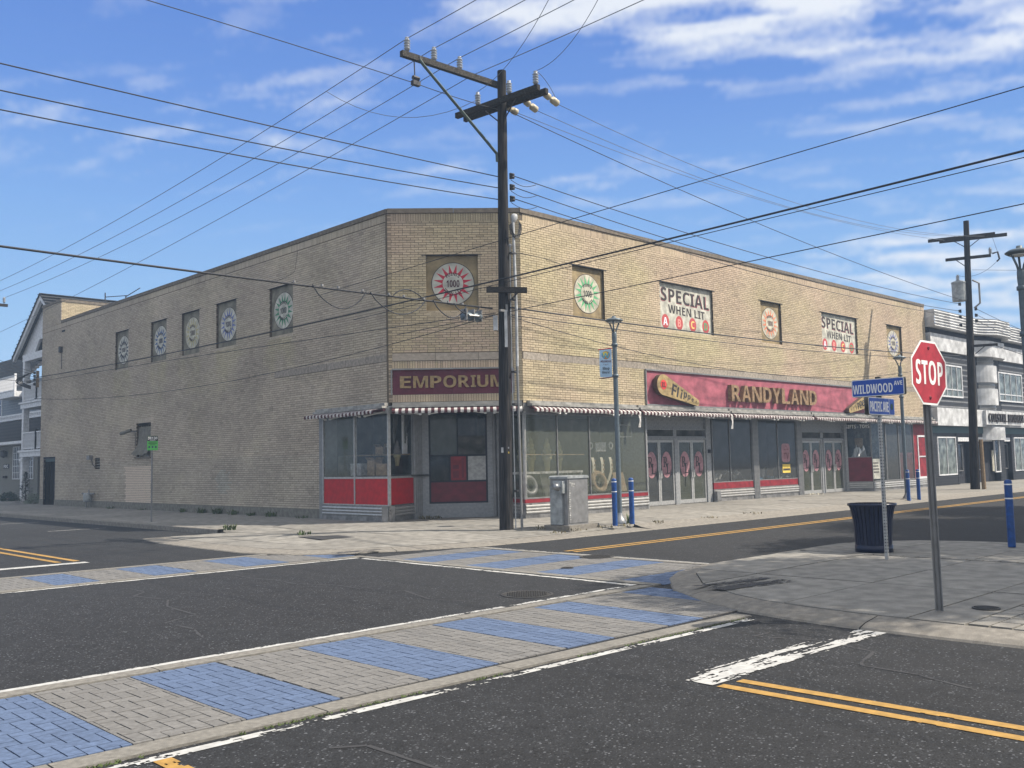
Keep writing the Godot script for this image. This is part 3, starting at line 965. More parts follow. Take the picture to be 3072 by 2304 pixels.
	bb(s, V(0.55, 0.1, -0.9), V(0.62, 2.3, 0.01), FL); bb(s, V(2.04, 0.1, -0.9), V(2.10, 2.3, 0.01), FL); bb(s, V(0.55, 2.3, -0.9), V(2.10, 2.38, 0.02), FL)
	var dr = put("door", s, M.inside_dark, corner)
	s = st(); bb(s, V(0.62, 0.12, -0.78), V(2.04, 2.3, -0.72), FL); put("leaf", s, M.inside_dark, dr)
	s = st(); bb(s, V(0.62, 2.16, -0.3), V(2.04, 2.30, -0.05), FL); put("head", s, M.teal, dr)
	s = st(); bb(s, V(6.93, 1.77, -0.2), V(7.49, 2.23, -0.16), FL)
	var lv = put("louvre", s, M.inside_dark, corner)
	for i in 4:
		s = st(); bx(s, V(0, 0, 0), V(0.56, 0.02, 0.10), FL * Transform3D(Basis(Vector3.RIGHT, 0.6), V(7.21, 1.84 + i * 0.115, -0.07))); put("slat", s, M.plinth, lv)
	s = st(); bb(s, V(11.2, 2.15, -0.16), V(12.55, 3.36, -0.12), FL)
	var wu = put("filled_window", s, M.grey_board, corner)
	s = st(); bb(s, V(11.2, 3.36, -0.30), V(12.55, 3.5, -0.26), FL); put("slot", s, M.inside_dark, wu)
	for i in 6:
		s = st(); bx(s, V(11.31 + i * 0.225, 3.43, -0.2), V(0.05, 0.14, 0.1), FL); put("slat", s, M.plinth, wu)
	# torn sheet hanging off the filled window
	var tr := SurfaceTool.new(); tr.begin(Mesh.PRIMITIVE_TRIANGLES)
	for i in 14:
		for j in 12:
			var g = []
			for c in [[i, j], [i + 1, j], [i + 1, j + 1], [i, j + 1]]:
				var u = c[0] / 14.0; var v = c[1] / 12.0
				var out = -0.10 + pow(1 - v, 3) * (0.16 + 0.07 * sin(u * 19.0) + 0.05 * sin(u * 7.0 + 1)) + 0.01 * sin(u * 30 + v * 9)
				g.append(FL * V(11.18 + u * 1.3 - 0.12 * pow(1 - v, 3), 2.28 + v * 1.03 + 0.05 * sin(u * 23) * pow(1 - v, 4), out))
			quad(tr, g[0], g[1], g[2], g[3])
	put("torn_sheet", tr, M.plinth, corner, true)
	s = st(); bb(s, V(11.1, 2.13, -0.1), V(12.6, 2.18, 0.05), FL); put("sill", s, M.coping, corner)
	# settlement cracks and the small vents near the far end
	s = st(); bb(s, V(2.7, 8.11, 0), V(3.1, 8.2, 0.015), FL); put("vent", s, M.inside_dark, corner)
	s = st(); bx(s, V(2.75, 7.3, 0.07), V(0.16, 0.28, 0.14), FL); put("wall_box", s, M.hardware, corner)
	s = st(); tube(s, [FL * V(2.75, 7.2, 0.03), FL * V(2.75, 6.4, 0.02)], 0.012); put("wall_cable", s, M.hardware, corner)
	for q in [[FL, [[23.2, 8.34], [23.1, 7.95], [23.02, 7.7], [22.6, 7.62], [21.6, 7.55]]], [FR, [[0.0, 7.42], [0.9, 7.40], [1.6, 7.33], [1.62, 7.24], [2.1, 7.22]]]]:
		s = st()
		for i in q[1].size() - 1:
			var a = q[1][i]; var b = q[1][i + 1]
			tube(s, [q[0] * V(a[0], a[1], 0.002), q[0] * V(b[0], b[1], 0.002)], 0.006, 4)
		put("crack", s, M.inside_dark, corner)
	# now set the bricks: the 300 that show largest one by one, the others as one mass
	var eye = V(0, 1.65, 0)
	var rank = []
	for i in walls.size():
		var t: Transform3D = walls[i][0]
		var v = eye - t.origin
		rank.append([t.basis.x.length() * t.basis.y.length() * absf(t.basis.z.normalized().dot(v.normalized())) / v.length_squared(), i])
	rank.sort_custom(func(a, b): return a[0] > b[0])
	var tones = {}
	var box := BoxMesh.new()
	box.size = Vector3.ONE
	var rest = []
	for k in rank.size():
		var w = walls[rank[k][1]]
		if k < 300:
			var key = "%d_%d_%d" % [int(w[1].r * 50), int(w[1].g * 50), int(w[1].b * 50)]
			if not tones.has(key):
				tones[key] = M.brick_many.duplicate()
				tones[key].vertex_color_use_as_albedo = false
				tones[key].albedo_color = w[1].linear_to_srgb()
			put("brick", box, tones[key], corner, false, w[0])
		else: rest.append(w)
	many("bricks", rest, corner)

# a framed pane on a frame: returns the window part with its pane and bars
func glazed(parent, called, xf, s0, s1, y0, y1, glass, fm, bar := 0.045, d := 0.0, bars := []):
	var s = st()
	bb(s, V(s0, y0, d - 0.03), V(s0 + bar, y1, d + 0.03), xf); bb(s, V(s1 - bar, y0, d - 0.03), V(s1, y1, d + 0.03), xf)
	bb(s, V(s0 + bar, y0, d - 0.028), V(s1 - bar, y0 + bar, d + 0.028), xf); bb(s, V(s0 + bar, y1 - bar, d - 0.028), V(s1 - bar, y1, d + 0.028), xf)
	var w = put(called, s, fm, parent)
	var xs = [s0] + bars + [s1]
	for i in xs.size() - 1:
		s = st()
		bb(s, V(xs[i] + (bar if i == 0 else 0.012), y0 + bar, d - 0.004), V(xs[i + 1] - (bar if i == xs.size() - 2 else 0.012), y1 - bar, d + 0.004), xf)
		put("pane", s, glass, w)
	for b in bars:
		s = st()
		bb(s, V(b - 0.014, y0 + bar, d - 0.02), V(b + 0.014, y1 - bar, d + 0.035), xf)
		put("mullion", s, fm, w)
	return w

# ribbed metal plinth under the shop windows
func kick(xf, s0, s1, y0, y1, side_end := 0.0):
	var s = st()
	bb(s, V(s0, y0 - 0.1, -0.2), V(s1, y1, 0.0), xf)
	var k = put("kick_plate", s, M.kick, corner)
	for i in 3:
		s = st()
		var y = y1 - 0.085 - i * 0.085
		var pts = []
		for a in 7: pts.append(Vector2(0.036 * sin(PI * a / 6), y - 0.036 * cos(PI * a / 6)))
		for a in 6:
			quad(s, xf * V(s0, pts[a].y, pts[a].x), xf * V(s1, pts[a].y, pts[a].x), xf * V(s1, pts[a + 1].y, pts[a + 1].x), xf * V(s0, pts[a + 1].y, pts[a + 1].x))
		put("rib", s, M.rib, k)

func rl_mark(parent, xf, cx, cy, rx, ry, d):
	var s = st(); prism(s, ellipse(cx, cy, rx, ry), 0.003, xf * at(0, 0, d))
	var o = put("oval_sticker", s, M.rl_pink, parent)
	put("letter", text_mesh("R", 0.34, 0.23, 0.002, xf * at(cx - 0.07, cy + 0.09, d + 0.003), "Droid Serif"), M.black_print, o)
	put("letter", text_mesh("L", 0.34, 0.22, 0.002, xf * at(cx + 0.08, cy - 0.13, d + 0.005), "Droid Serif"), M.black_print, o)

func double_door(xf, s0, s1, y0, y1, glass):
	var m = (s0 + s1) / 2
	var s = st()
	bb(s, V(s0 - 0.06, y0, -0.06), V(s0, y1 + 0.07, 0.05), xf); bb(s, V(s1, y0, -0.06), V(s1 + 0.06, y1 + 0.07, 0.05), xf); bb(s, V(s0, y1, -0.06), V(s1, y1 + 0.07, 0.05), xf)
	put("door_frame", s, M.frame_grey, corner)
	for q in [[s0 + 0.005, m - 0.006, 1], [m + 0.006, s1 - 0.005, 0]]:
		s = st()
		var a = q[0]; var b = q[1]
		bb(s, V(a, y0 + 0.02, -0.03), V(a + 0.07, y1 - 0.01, 0.02), xf); bb(s, V(b - 0.07, y0 + 0.02, -0.03), V(b, y1 - 0.01, 0.02), xf)
		bb(s, V(a + 0.07, y0 + 0.02, -0.028), V(b - 0.07, y0 + 0.15, 0.018), xf); bb(s, V(a + 0.07, y1 - 0.09, -0.028), V(b - 0.07, y1 - 0.01, 0.018), xf)
		var d = put("door", s, M.aluminium, corner)
		s = st(); bb(s, V(a + 0.07, y0 + 0.15, -0.008), V(b - 0.07, y1 - 0.09, 0.0), xf); put("pane", s, glass, d)
		s = st(); var hx = b - 0.035 if q[2] else a + 0.035
		bb(s, V(hx - 0.05, 1.02, 0.02), V(hx + 0.05, 1.27, 0.045), xf); tube(s, [xf * V(hx, 1.05, 0.09), xf * V(hx, 1.3, 0.09)], 0.012, 6); put("handle", s, M.aluminium, d)
		rl_mark(d, xf, (a + b) / 2, 1.47, 0.27, 0.435, 0.001)

func shopfronts():
	var s
	# corner bay: red panels, glass above, ribbed plinth
	var B := frame(V(15.44, 0, -23.96), V(0, 0, 1))
	var BR := frame(V(15.40, 0, -20.75), V(1.25, 0, -0.5))
	BR = Transform3D(Basis(V(1.25, 0, -0.5).normalized(), Vector3.UP, V(0.5, 0, 1.25).normalized()), V(15.41, 0, -20.76))
	kick(B, 0.0, 3.2, 0.13, 0.56)
	kick(BR, 0.0, 1.42, 0.13, 0.56)
	for q in [[B, 0.06, 1.60], [B, 1.64, 3.18], [BR, 0.05, 1.36]]:
		s = st(); bb(s, V(q[1], 0.58, -0.04), V(q[2], 1.29, 0.0), q[0]); put("red_panel", s, M.red_panel, corner)
	s = st()
	for x in [0.03, 1.62, 3.195]: bb(s, V(x - 0.025, 0.56, -0.06), V(x + 0.025, 3.16, 0.02), B)
	bb(s, V(0.05, 1.29, -0.05), V(3.2, 1.345, 0.015), B); bb(s, V(0.05, 3.05, -0.06), V(3.2, 3.2, 0.015), B); bb(s, V(0.05, 0.555, -0.05), V(3.2, 0.585, 0.012), B)
	bb(s, V(0.03, 1.29, -0.05), V(1.38, 1.345, 0.013), BR); bb(s, V(0.03, 3.05, -0.06), V(1.42, 3.2, 0.013), BR); bb(s, V(1.36, 0.56, -0.06), V(1.42, 3.1, 0.02), BR)
	put("bay_frame", s, M.aluminium, corner)
	for q in [[B, 0.055, 1.597, M.dusty], [B, 1.645, 3.17, M.glass], [BR, 0.04, 1.36, M.glass]]:
		s = st(); bb(s, V(q[1], 1.35, -0.02), V(q[2], 3.05, -0.012), q[0]); put("window_pane", s, q[3], corner)
	s = st(); bb(s, V(-0.18, 0.1, -0.5), V(0.0, 3.3, 0.01), B); put("bay_post", s, M.dull_steel, corner)
	# fluted pilasters either side of the entrance
	for q in [[V(16.72, 0, -21.27), V(0.38, 0, -0.12), 5], [V(18.62, 0, -20.0), V(0.3, 0, 0.35), 5]]:
		s = st()
		for i in q[2]:
			tube(s, [q[0] + q[1] * (i / 4.0) + V(0, 0.1, 0), q[0] + q[1] * (i / 4.0) + V(0, 3.2, 0)], 0.055, 10)
		put("fluted_pilaster", s, M.dull_steel, corner, true)
	# closed-off corner entrance
	s = st()
	bb(s, V(0.0, 0.08, -0.08), V(0.2, 3.2, 0.0), FE); bb(s, V(1.87, 0.08, -0.08), V(2.1, 3.2, 0.0), FE); bb(s, V(0.2, 0.08, -0.08), V(1.87, 0.53, -0.002), FE)
	put("entrance_surround", s, M.frame_grey, corner)
	s = st()
	for y in [0.53, 1.13, 1.86, 3.06]: bb(s, V(0.2, y, -0.06), V(1.87, y + 0.05, -0.02), FE)
	for x in [0.2, 1.82]: bb(s, V(x, 0.58, -0.055), V(x + 0.05, 3.06, -0.022), FE)
	bb(s, V(0.77, 1.18, -0.055), V(0.82, 1.86, -0.022), FE); bb(s, V(1.26, 1.18, -0.055), V(1.31, 1.86, -0.022), FE); bb(s, V(1.0, 1.91, -0.055), V(1.04, 3.06, -0.022), FE)
	var ef = put("entrance_frame", s, M.inside_dark, corner)
	s = st(); bb(s, V(0.25, 0.58, -0.05), V(1.82, 1.13, -0.035), FE); put("red_board", s, M.dark_red, ef)
	s = st(); bb(s, V(0.82, 1.18, -0.05), V(1.26, 1.86, -0.035), FE)
	var vm = put("red_hatch", s, M.cherry, ef)
	s = st(); bb(s, V(1.13, 1.25, -0.035), V(1.19, 1.8, -0.025), FE); put("slot_strip", s, M.dark_red, vm)
	s = st(); bb(s, V(0.88, 1.25, -0.035), V(1.05, 1.45, -0.028), FE); bb(s, V(0.88, 1.5, -0.035), V(1.05, 1.62, -0.028), FE); put("hatch_box", s, M.dark_red, vm)
	s = st(); bb(s, V(1.31, 1.18, -0.05), V(1.82, 1.86, -0.037), FE); put("white_board", s, M.white_goods, ef)
	s = st(); bb(s, V(0.25, 1.18, -0.045), V(0.77, 1.86, -0.037), FE); put("pane", s, M.glass, ef)
	s = st(); bb(s, V(0.25, 1.91, -0.045), V(1.0, 3.06, -0.037), FE); put("pane", s, M.dusty, ef)
	s = st(); bb(s, V(1.04, 2.45, -0.045), V(1.82, 3.06, -0.037), FE); put("pane", s, M.glass, ef)
	s = st(); bb(s, V(1.04, 1.91, -0.05), V(1.82, 2.44, -0.037), FE); put("blocked_pane", s, M.curtain, ef)
	# soffit over the alcove
	s = st()
	prism(s, PackedVector2Array([Vector2(15.45, 20.8), Vector2(18.2, 18.45), Vector2(19.2, 18.6), Vector2(19.2, 20.2), Vector2(17.2, 21.9), Vector2(15.5, 21.2)]), 0.05, Transform3D(Basis(V(1, 0, 0), V(0, 0, -1), V(0, 1, 0)), V(0, 3.2, 0)))
	put("alcove_soffit", s, M.dull_steel, corner)
	# first shop window and its return beside the entrance
	kick(FR, 0.0, 5.36, 0.13, 0.54)
	s = st(); bb(s, V(0, 0.545, -0.06), V(5.36, 0.645, -0.004), FR); put("red_strip", s, M.cherry, corner)
	glazed(corner, "window", FR, 0.02, 5.36, 0.65, 3.0, M.dusty, M.dull_steel, 0.04, -0.03, [1.32, 2.69])
	var RT := Transform3D(Basis(V(0.34, 0, -1).normalized(), Vector3.UP, V(-1, 0, -0.34).normalized()), V(18.27, 0, -18.42))
	RT = Transform3D(Basis(V(-0.34, 0, 1).normalized(), Vector3.UP, V(-1, 0, -0.34).normalized()), V(18.77, 0, -19.88))
	kick(RT, 0.0, 1.52, 0.13, 0.54)
	s = st(); bb(s, V(0, 0.545, -0.06), V(1.52, 0.645, -0.004), RT); put("red_strip", s, M.cherry, corner)
	glazed(corner, "window", RT, 0.0, 1.5, 0.65, 3.0, M.dusty, M.dull_steel, 0.04, -0.03)
	s = st(); bx(s, V(18.29, 1.8, -18.44), V(0.07, 2.5, 0.07)); put("corner_post", s, M.rib, corner)
	# header behind the awning, full length
	s = st(); bb(s, V(0.0, 3.0, -0.25), V(26.8, 3.28, -0.012), FR); put("header", s, M.dull_steel, corner)
	# recessed doors and windows
	var D := frame(V(0, 0, -19.3), V(1, 0, 0))
	s = st()
	bb(s, V(23.62, 0.13, 0.0), V(23.70, 3.2, 0.86), D); bb(s, V(23.62, 0.13, -0.1), V(24.52, 3.2, 0.0), D)
	put("recess_side", s, M.frame_grey, corner)
	s = st(); bb(s, V(24.45, 2.66, -0.12), V(28.3, 3.2, -0.03), D); bb(s, V(24.45, 2.37, -0.11), V(28.3, 2.42, 0.02), D); bb(s, V(24.45, 2.63, -0.11), V(28.3, 2.68, 0.02), D); bb(s, V(26.22, 2.4, -0.1), V(26.4, 2.7, 0.0), D); bb(s, V(28.04, 0.13, -0.15), V(28.32, 3.2, 0.06), D); bb(s, V(26.22, 0.13, -0.09), V(26.38, 2.4, 0.052), D)
	put("door_surround", s, M.frame_grey, corner)
	s = st(); bb(s, V(24.5, 2.42, -0.1), V(26.22, 2.63, -0.07), D); put("transom_panel", s, M.inside, corner)
	s = st(); bb(s, V(26.4, 2.42, -0.1), V(28.0, 2.63, -0.07), D); put("transom_panel", s, M.inside, corner)
	double_door(D, 24.58, 26.2, 0.13, 2.30, M.hazy)
	double_door(D, 26.42, 28.03, 0.13, 2.30, M.dusty)
	s = st(); bb(s, V(28.12, 1.84, 0.06), V(28.26, 1.96, 0.16), D); put("alarm_box", s, M.hardware, corner)
	s = st(); bb(s, V(28.34, 0.2, 0.1), V(28.56, 0.5, 0.24), D); put("meter_box", s, M.dull_steel, corner)
	var E2 := frame(V(0, 0, -19.2), V(1, 0, 0))
	for q in [[28.36, 30.92, 29.45, M.hazy], [31.32, 34.14, 32.73, M.hazy]]:
		kick(E2, q[0], q[1], 0.13, 0.56)
		s = st(); bb(s, V(q[0], 0.565, -0.06), V(q[1], 0.79, -0.004), E2); put("red_strip", s, M.cherry, corner)
		glazed(corner, "window", E2, q[0], q[1], 0.79, 3.08, q[3], M.dull_steel, 0.03, -0.03, [q[2]])
	for x in [30.94, 34.16]:
		s = st()
		for i in 4: tube(s, [E2 * V(x + 0.03 + i * 0.095, 0.1, 0.0), E2 * V(x + 0.03 + i * 0.095, 3.2, 0.0)], 0.055, 10)
		put("fluted_pilaster", s, M.dull_steel, corner, true)
	s = st(); bb(s, V(28.3, 3.06, -0.1), V(38.4, 3.22, 0.1), E2); put("recess_header", s, M.dull_steel, corner)
	# soffit over the recess
	s = st(); bb(s, V(23.6, 3.16, -19.35), V(39.0, 3.24, -18.44)); put("recess_soffit", s, M.dull_steel, corner)
	s = st(); bb(s, V(34.45, 2.66, -0.12), V(38.3, 3.2, -0.03), D); bb(s, V(34.45, 2.33, -0.11), V(38.3, 2.38, 0.02), D); bb(s, V(34.45, 2.61, -0.11), V(38.3, 2.66, 0.02), D); bb(s, V(36.22, 0.13, -0.09), V(36.42, 2.65, 0.02), D); bb(s, V(38.14, 0.13, -0.1), V(38.36, 3.2, 0.1), D)
	put("door_surround", s, M.frame_grey, corner)
	for q in [[34.55, 36.2], [36.45, 38.1]]:
		s = st(); bb(s, V(q[0], 2.38, -0.1), V(q[1], 2.61, -0.07), D); put("transom_panel", s, M.inside, corner)
	double_door(D, 34.58, 36.2, 0.13, 2.28, M.dusty)
	double_door(D, 36.45, 38.1, 0.13, 2.28, M.dusty)
	# last bay with its glazed return
	var R3 := frame(V(38.32, 0, -19.3), V(0.6, 0, 0.9))
	kick(R3, 0.0, 1.06, 0.1, 0.54)
	s = st(); bb(s, V(0, 0.545, -0.06), V(1.06, 1.55, -0.004), R3); put("red_panel", s, M.dark_red, corner)
	glazed(corner, "window", R3, 0.0, 1.06, 1.55, 3.05, M.glass, M.dull_steel, 0.03, -0.03)
	put("window_lettering", text_mesh("GIFTS - TOYS", 0.15, 0.98, 0.002, R3 * at(0.53, 2.86, 0.0)), M.sign_white, corner)
	kick(FR, 20.66, 26.76, 0.1, 0.52)
	for q in [[20.66, 22.02, M.glass], [22.04, 23.30, M.hazy], [23.32, 24.84, M.hazy]]:
		glazed(corner, "window", FR, q[0], q[1], 0.53, 3.0, q[2], M.dull_steel, 0.03, -0.03)
	s = st(); bb(s, V(23.45, 0.55, -0.1), V(24.82, 1.72, -0.06), FR); put("red_panel", s, M.cherry, corner)
	s = st(); bb(s, V(24.86, 0.5, -0.16), V(26.78, 3.05, -0.03), FR); put("red_boarding", s, M.cherry, corner)
	s = st()
	for q in [[25.28, 0.52, 25.36, 2.5], [26.4, 0.52, 26.48, 2.5], [25.36, 2.42, 26.4, 2.5], [25.36, 1.5, 26.4, 1.56], [25.36, 0.52, 26.4, 0.62]]: bb(s, V(q[0], q[1], -0.03), V(q[2], q[3], 0.0), FR)
	put("door_trim", s, M.vinyl_white, corner)
	# shop floor and back walls
	s = st(); bb(s, V(15.8, 0.06, -27.0), V(44.8, 0.12, -18.7)); put("shop_floor", s, M.inside, corner)
	s = st(); bb(s, V(15.8, 0.1, -27.1), V(44.8, 3.45, -27.0)); bb(s, V(19.4, 0.1, -27.0), V(19.5, 3.45, -21.6)); put("back_partition", s, M.inside, corner)
	s = st(); bb(s, V(23.9, 0.6, -20.6), V(34.2, 3.2, -20.55)); put("backdrop_sheet", s, M.inside, corner)
	s = st(); bb(s, V(40.4, 0.5, -19.9), V(44.8, 3.1, -19.85)); put("backdrop_sheet", s, M.curtain, corner)

# ---------------------------------------------------------------- signs on the walls
func sunburst(xf: Transform3D, r: Rect2, c: Color, label: String, board, field):
	var o = thing("sunburst_panel", label, "sign", "sunburst panels set in the wall recesses")
	var s = st(); bb(s, V(r.position.x, r.position.y, -0.13), V(r.end.x, r.end.y, -0.085), xf); put("board", s, board, o)
	var cx = r.get_center().x + 0.02; var cy = r.get_center().y + 0.0
	var f = xf * at(cx, cy, -0.085)
	s = st(); prism(s, ellipse(0, 0, 0.595, 0.595, 48), 0.004, f); put("ring", s, M.faded_print, o)
	s = st(); prism(s, ellipse(0, 0, 0.575, 0.575, 48), 0.008, f)
	var disc = put("disc", s, field, o)
	var sm = mat(c, 0.75)
	s = st()
	for i in 16:
		var a = TAU * (i + 0.5) / 16
		prism(s, PackedVector2Array([Vector2.from_angle(a - 0.165) * 0.30, Vector2.from_angle(a + 0.165) * 0.30, Vector2.from_angle(a) * 0.55]), 0.003, f * at(0, 0, 0.008))
	prism(s, ellipse(0, 0, 0.305, 0.305, 32), 0.003, f * at(0, 0, 0.008))
	put("rays", s, sm, disc)
	s = st(); prism(s, ellipse(0, 0, 0.285, 0.285, 32), 0.003, f * at(0, 0, 0.0115)); put("centre", s, field, disc)
	var t := SurfaceTool.new(); t.begin(Mesh.PRIMITIVE_TRIANGLES)
	txt(t, "1000", 0.19, 0.36, 0.003, f * at(0, 0, 0.015))
	for q in [["POINTS", 0.265, PI / 2, -0.27, 0.0], ["WHEN LIT", 0.27, -PI / 2, 0.235, PI]]:
		for i in q[0].length():
			if q[0][i] == " ": continue
			var a = q[2] + (i - (q[0].length() - 1) / 2.0) * q[3]
			txt(t, q[0][i], 0.085, 0, 0.003, f * Transform3D(Basis(Vector3(0, 0, 1), a - q[2]), V(cos(a) * q[1], sin(a) * q[1], 0.015)))
	put("lettering", t.commit(), mat(c.lerp(Color(0.12, 0.08, 0.12), 0.75), 0.75), disc)

func special_panel(r: Rect2, label):
	var o = thing("special_panel", label, "sign", "special when lit panels")
	var s = st(); bb(s, V(r.position.x, r.position.y, -0.13), V(r.get_center().x - 0.003, r.end.y, -0.08), FR); bb(s, V(r.get_center().x + 0.003, r.position.y, -0.13), V(r.end.x, r.end.y, -0.08), FR); put("board", s, M.poster, o)
	var x = r.position.x; var y = r.position.y
	var sh = Transform3D(Basis(V(1, -0.035, 0), V(0, 1, 0), V(0, 0, 1)), Vector3.ZERO)
	put("shadow_lettering", text_mesh("SPECIAL", 0.45, 2.72, 0.002, FR * at(x + 1.50, y + 1.14, -0.08) * sh), mat(lin(0.32, 0.10, 0.12), 0.8), o)
	put("lettering", text_mesh("SPECIAL", 0.43, 2.66, 0.003, FR * at(x + 1.49, y + 1.15, -0.079) * sh), M.black_print, o)
	put("lettering", text_mesh("WHEN LIT", 0.27, 2.05, 0.003, FR * at(x + 1.55, y + 0.70, -0.08) * sh), M.black_print, o)
	var cs = [lin(0.75, 0.75, 0.85), lin(0.75, 0.28, 0.25), lin(0.75, 0.55, 0.18), lin(0.06, 0.32, 0.15)]
	for i in 4:
		var c = FR * at(x + 0.35 + i * 0.755, y + 0.30, -0.08)
		s = st(); prism(s, ellipse(0, 0, 0.20, 0.235), 0.003, c)
		var b = put("lettered_dot", s, mat(lin(0.42, 0.075, 0.075), 0.75), o)
		put("letter", text_mesh("ABCD"[i], 0.25, 0, 0.003, c * at(0, 0, 0.003)), mat(cs[i], 0.7), b)

func raised_letters(parent, word: String, xf, s0, s1, y, cap, d, m):
	var n = word.length()
	var widths = []
	var total = 0.0
	for i in n:
		var w = {"I": 0.42, "M": 1.2, "W": 1.3, "N": 1.02, "O": 1.05}.get(word[i], 0.9)
		widths.append(w)
		total += w
	var x = s0
	for i in n:
		var w = widths[i] / total * (s1 - s0)
		put("letter", text_mesh(word[i], cap, w * 0.86, d, xf * at(x + w / 2, y, 0)), m, parent)
		x += w

func flipper(parent, xf: Transform3D, a: Vector2, ra: float, b: Vector2, rb: float, big_first: bool):
	var p := PackedVector2Array()
	var dir = (b - a).normalized()
	var th = acos((ra - rb) / a.distance_to(b))
	for i in 17: p.append(a + Vector2.from_angle(dir.angle() + th + (TAU - 2 * th) * i / 16) * ra)
	for i in 9: p.append(b + Vector2.from_angle(dir.angle() - th + 2 * th * i / 8) * rb)
	var s = st(); prism(s, p, 0.17, xf * at(0, 0, 0.06))
	var f = put("flipper_board", s, M.dark_side, parent)
	s = st(); prism(s, p, 0.004, xf * at(0, 0, 0.23)); put("face", s, M.flipper_face, f)
	var t := SurfaceTool.new(); t.begin(Mesh.PRIMITIVE_TRIANGLES)
	var word = "Flipper"
	var along = 0.25 if big_first else 0.20
	var ang = dir.angle() if big_first else (a - b).angle()
	for i in 7:
		var k = i / 6.0
		var q = a.lerp(b, 0.30 + 0.66 * k) if big_first else b.lerp(a, 0.04 + 0.66 * k)
		var cap = lerpf(0.36, 0.09, k) if big_first else lerpf(0.09, 0.36, k)
		txt(t, word[i], cap, 0, 0.004, xf * Transform3D(Basis(Vector3(0, 0, 1), ang).scaled_local(V(1.15, 1, 1)), V(q.x, q.y, 0.234)))
	put("lettering", t.commit(), M.black_print, f)
	s = st(); prism(s, ellipse(a.x, a.y, 0.155, 0.155), 0.004, xf * at(0, 0, 0.234))
	var c = put("red_dot", s, M.sign_red, f)
	put("lettering", text_mesh("RL", 0.15, 0.2, 0.003, xf * at(a.x, a.y, 0.238), "Droid Serif"), M.black_print, c)

func wall_signs():
	var cl = [lin(0.055, 0.06, 0.085), lin(0.05, 0.10, 0.24), lin(0.42, 0.37, 0.20), lin(0.13, 0.16, 0.36), lin(0.06, 0.22, 0.12)]
	var nl = ["sunburst panel with near-black rays, farthest up the shaded side wall", "sunburst panel with deep blue rays beside the black-rayed one on the side wall", "sunburst panel with pale yellow rays in the middle of the shaded side wall", "sunburst panel with lavender blue rays between the yellow and green ones on the side wall", "sunburst panel with dark green rays on the shaded side wall next to the chamfer"]
	for i in 5: sunburst(FL, snap(Rect2(panels_l[i][0] + 48.6, 5.80, panels_l[i][1] - panels_l[i][0], 1.58)), cl[i], nl[i], M.grey_board, M.cream if i == 2 else M.poster)
	sunburst(FC, snap(Rect2(1.05, 5.80, 1.43, 1.58)), lin(0.45, 0.025, 0.05), "sunburst panel with red rays above the maroon sign on the chamfered corner", M.tan_board, M.poster)
	var rc = [[0, lin(0.10, 0.36, 0.17), "sunburst panel with bright green rays on the sunlit front beside the corner pole"], [2, lin(0.60, 0.20, 0.11), "sunburst panel with orange rays between the two lettered white boards"], [4, lin(0.13, 0.15, 0.34), "sunburst panel with slate blue rays beside the party wall, above the stop sign"]]
	for q in rc: sunburst(FR, snap(Rect2(panels_r[q[0]][0] - 18.25, 5.80, panels_r[q[0]][1] - panels_r[q[0]][0], 1.58)), q[1], q[2], M.tan_board, M.cream)
	special_panel(snap(Rect2(24.55 - 18.25, 5.80, 2.98, 1.58)), "white board lettered SPECIAL WHEN LIT between the green and orange sunbursts")
	special_panel(snap(Rect2(35.10 - 18.25, 5.80, 3.02, 1.58)), "white board lettered SPECIAL WHEN LIT between the orange and slate blue sunbursts")
	# corner sign
	var e = thing("shop_sign", "maroon sign board with gold raised letters reading EMPORIUM over the corner entrance", "sign")
	var s = st(); bb(s, V(0.09, 3.55, -0.12), V(1.72, 4.25, -0.03), FC); put("panel", s, M.maroon_panel, e)
	s = st(); bb(s, V(1.726, 3.55, -0.12), V(3.39, 4.25, -0.03), FC); put("panel", s, M.maroon_panel, e)
	s = st(); bb(s, V(0.09, 4.22, -0.03), V(3.39, 4.26, 0.05), FC); bb(s, V(0.06, 3.55, -0.1), V(0.095, 4.22, 0.04), FC); bb(s, V(3.385, 3.55, -0.1), V(3.42, 4.22, 0.04), FC); put("frame", s, M.dull_steel, e)
	raised_letters(e, "EMPORIUM", FC * at(0, 0, -0.03), 0.28, 3.20, 3.885, 0.32, 0.07, M.gold_letter)
	# front sign
	var r = thing("shop_sign", "long faded pink sign board with brown letters reading RANDYLAND between two flippers", "sign")
	var n = 6
	for i in n:
		s = st(); bb(s, V(5.42 + i * 2.573, 3.38, -0.1), V(5.42 + (i + 1) * 2.573 - 0.004, 4.44, 0.004), FR); put("panel", s, M.pink_panel, r)
	s = st(); bb(s, V(5.38, 4.44, -0.1), V(20.9, 4.49, 0.05), FR); bb(s, V(5.38, 3.34, -0.1), V(20.9, 3.385, 0.06), FR); bb(s, V(5.37, 3.385, -0.1), V(5.415, 4.44, 0.045), FR); bb(s, V(20.86, 3.385, -0.1), V(20.9, 4.44, 0.045), FR); put("frame", s, M.dull_steel, r)
	raised_letters(r, "RANDYLAND", FR * at(0, 0, 0.004), 9.93, 15.92, 3.885, 0.56, 0.16, M.brown_letter)
	flipper(r, FR, Vector2(6.02, 4.00), 0.33, Vector2(7.82, 3.48), 0.11, true)
	flipper(r, FR, Vector2(20.42, 4.02), 0.33, Vector2(18.45, 3.47), 0.11, false)

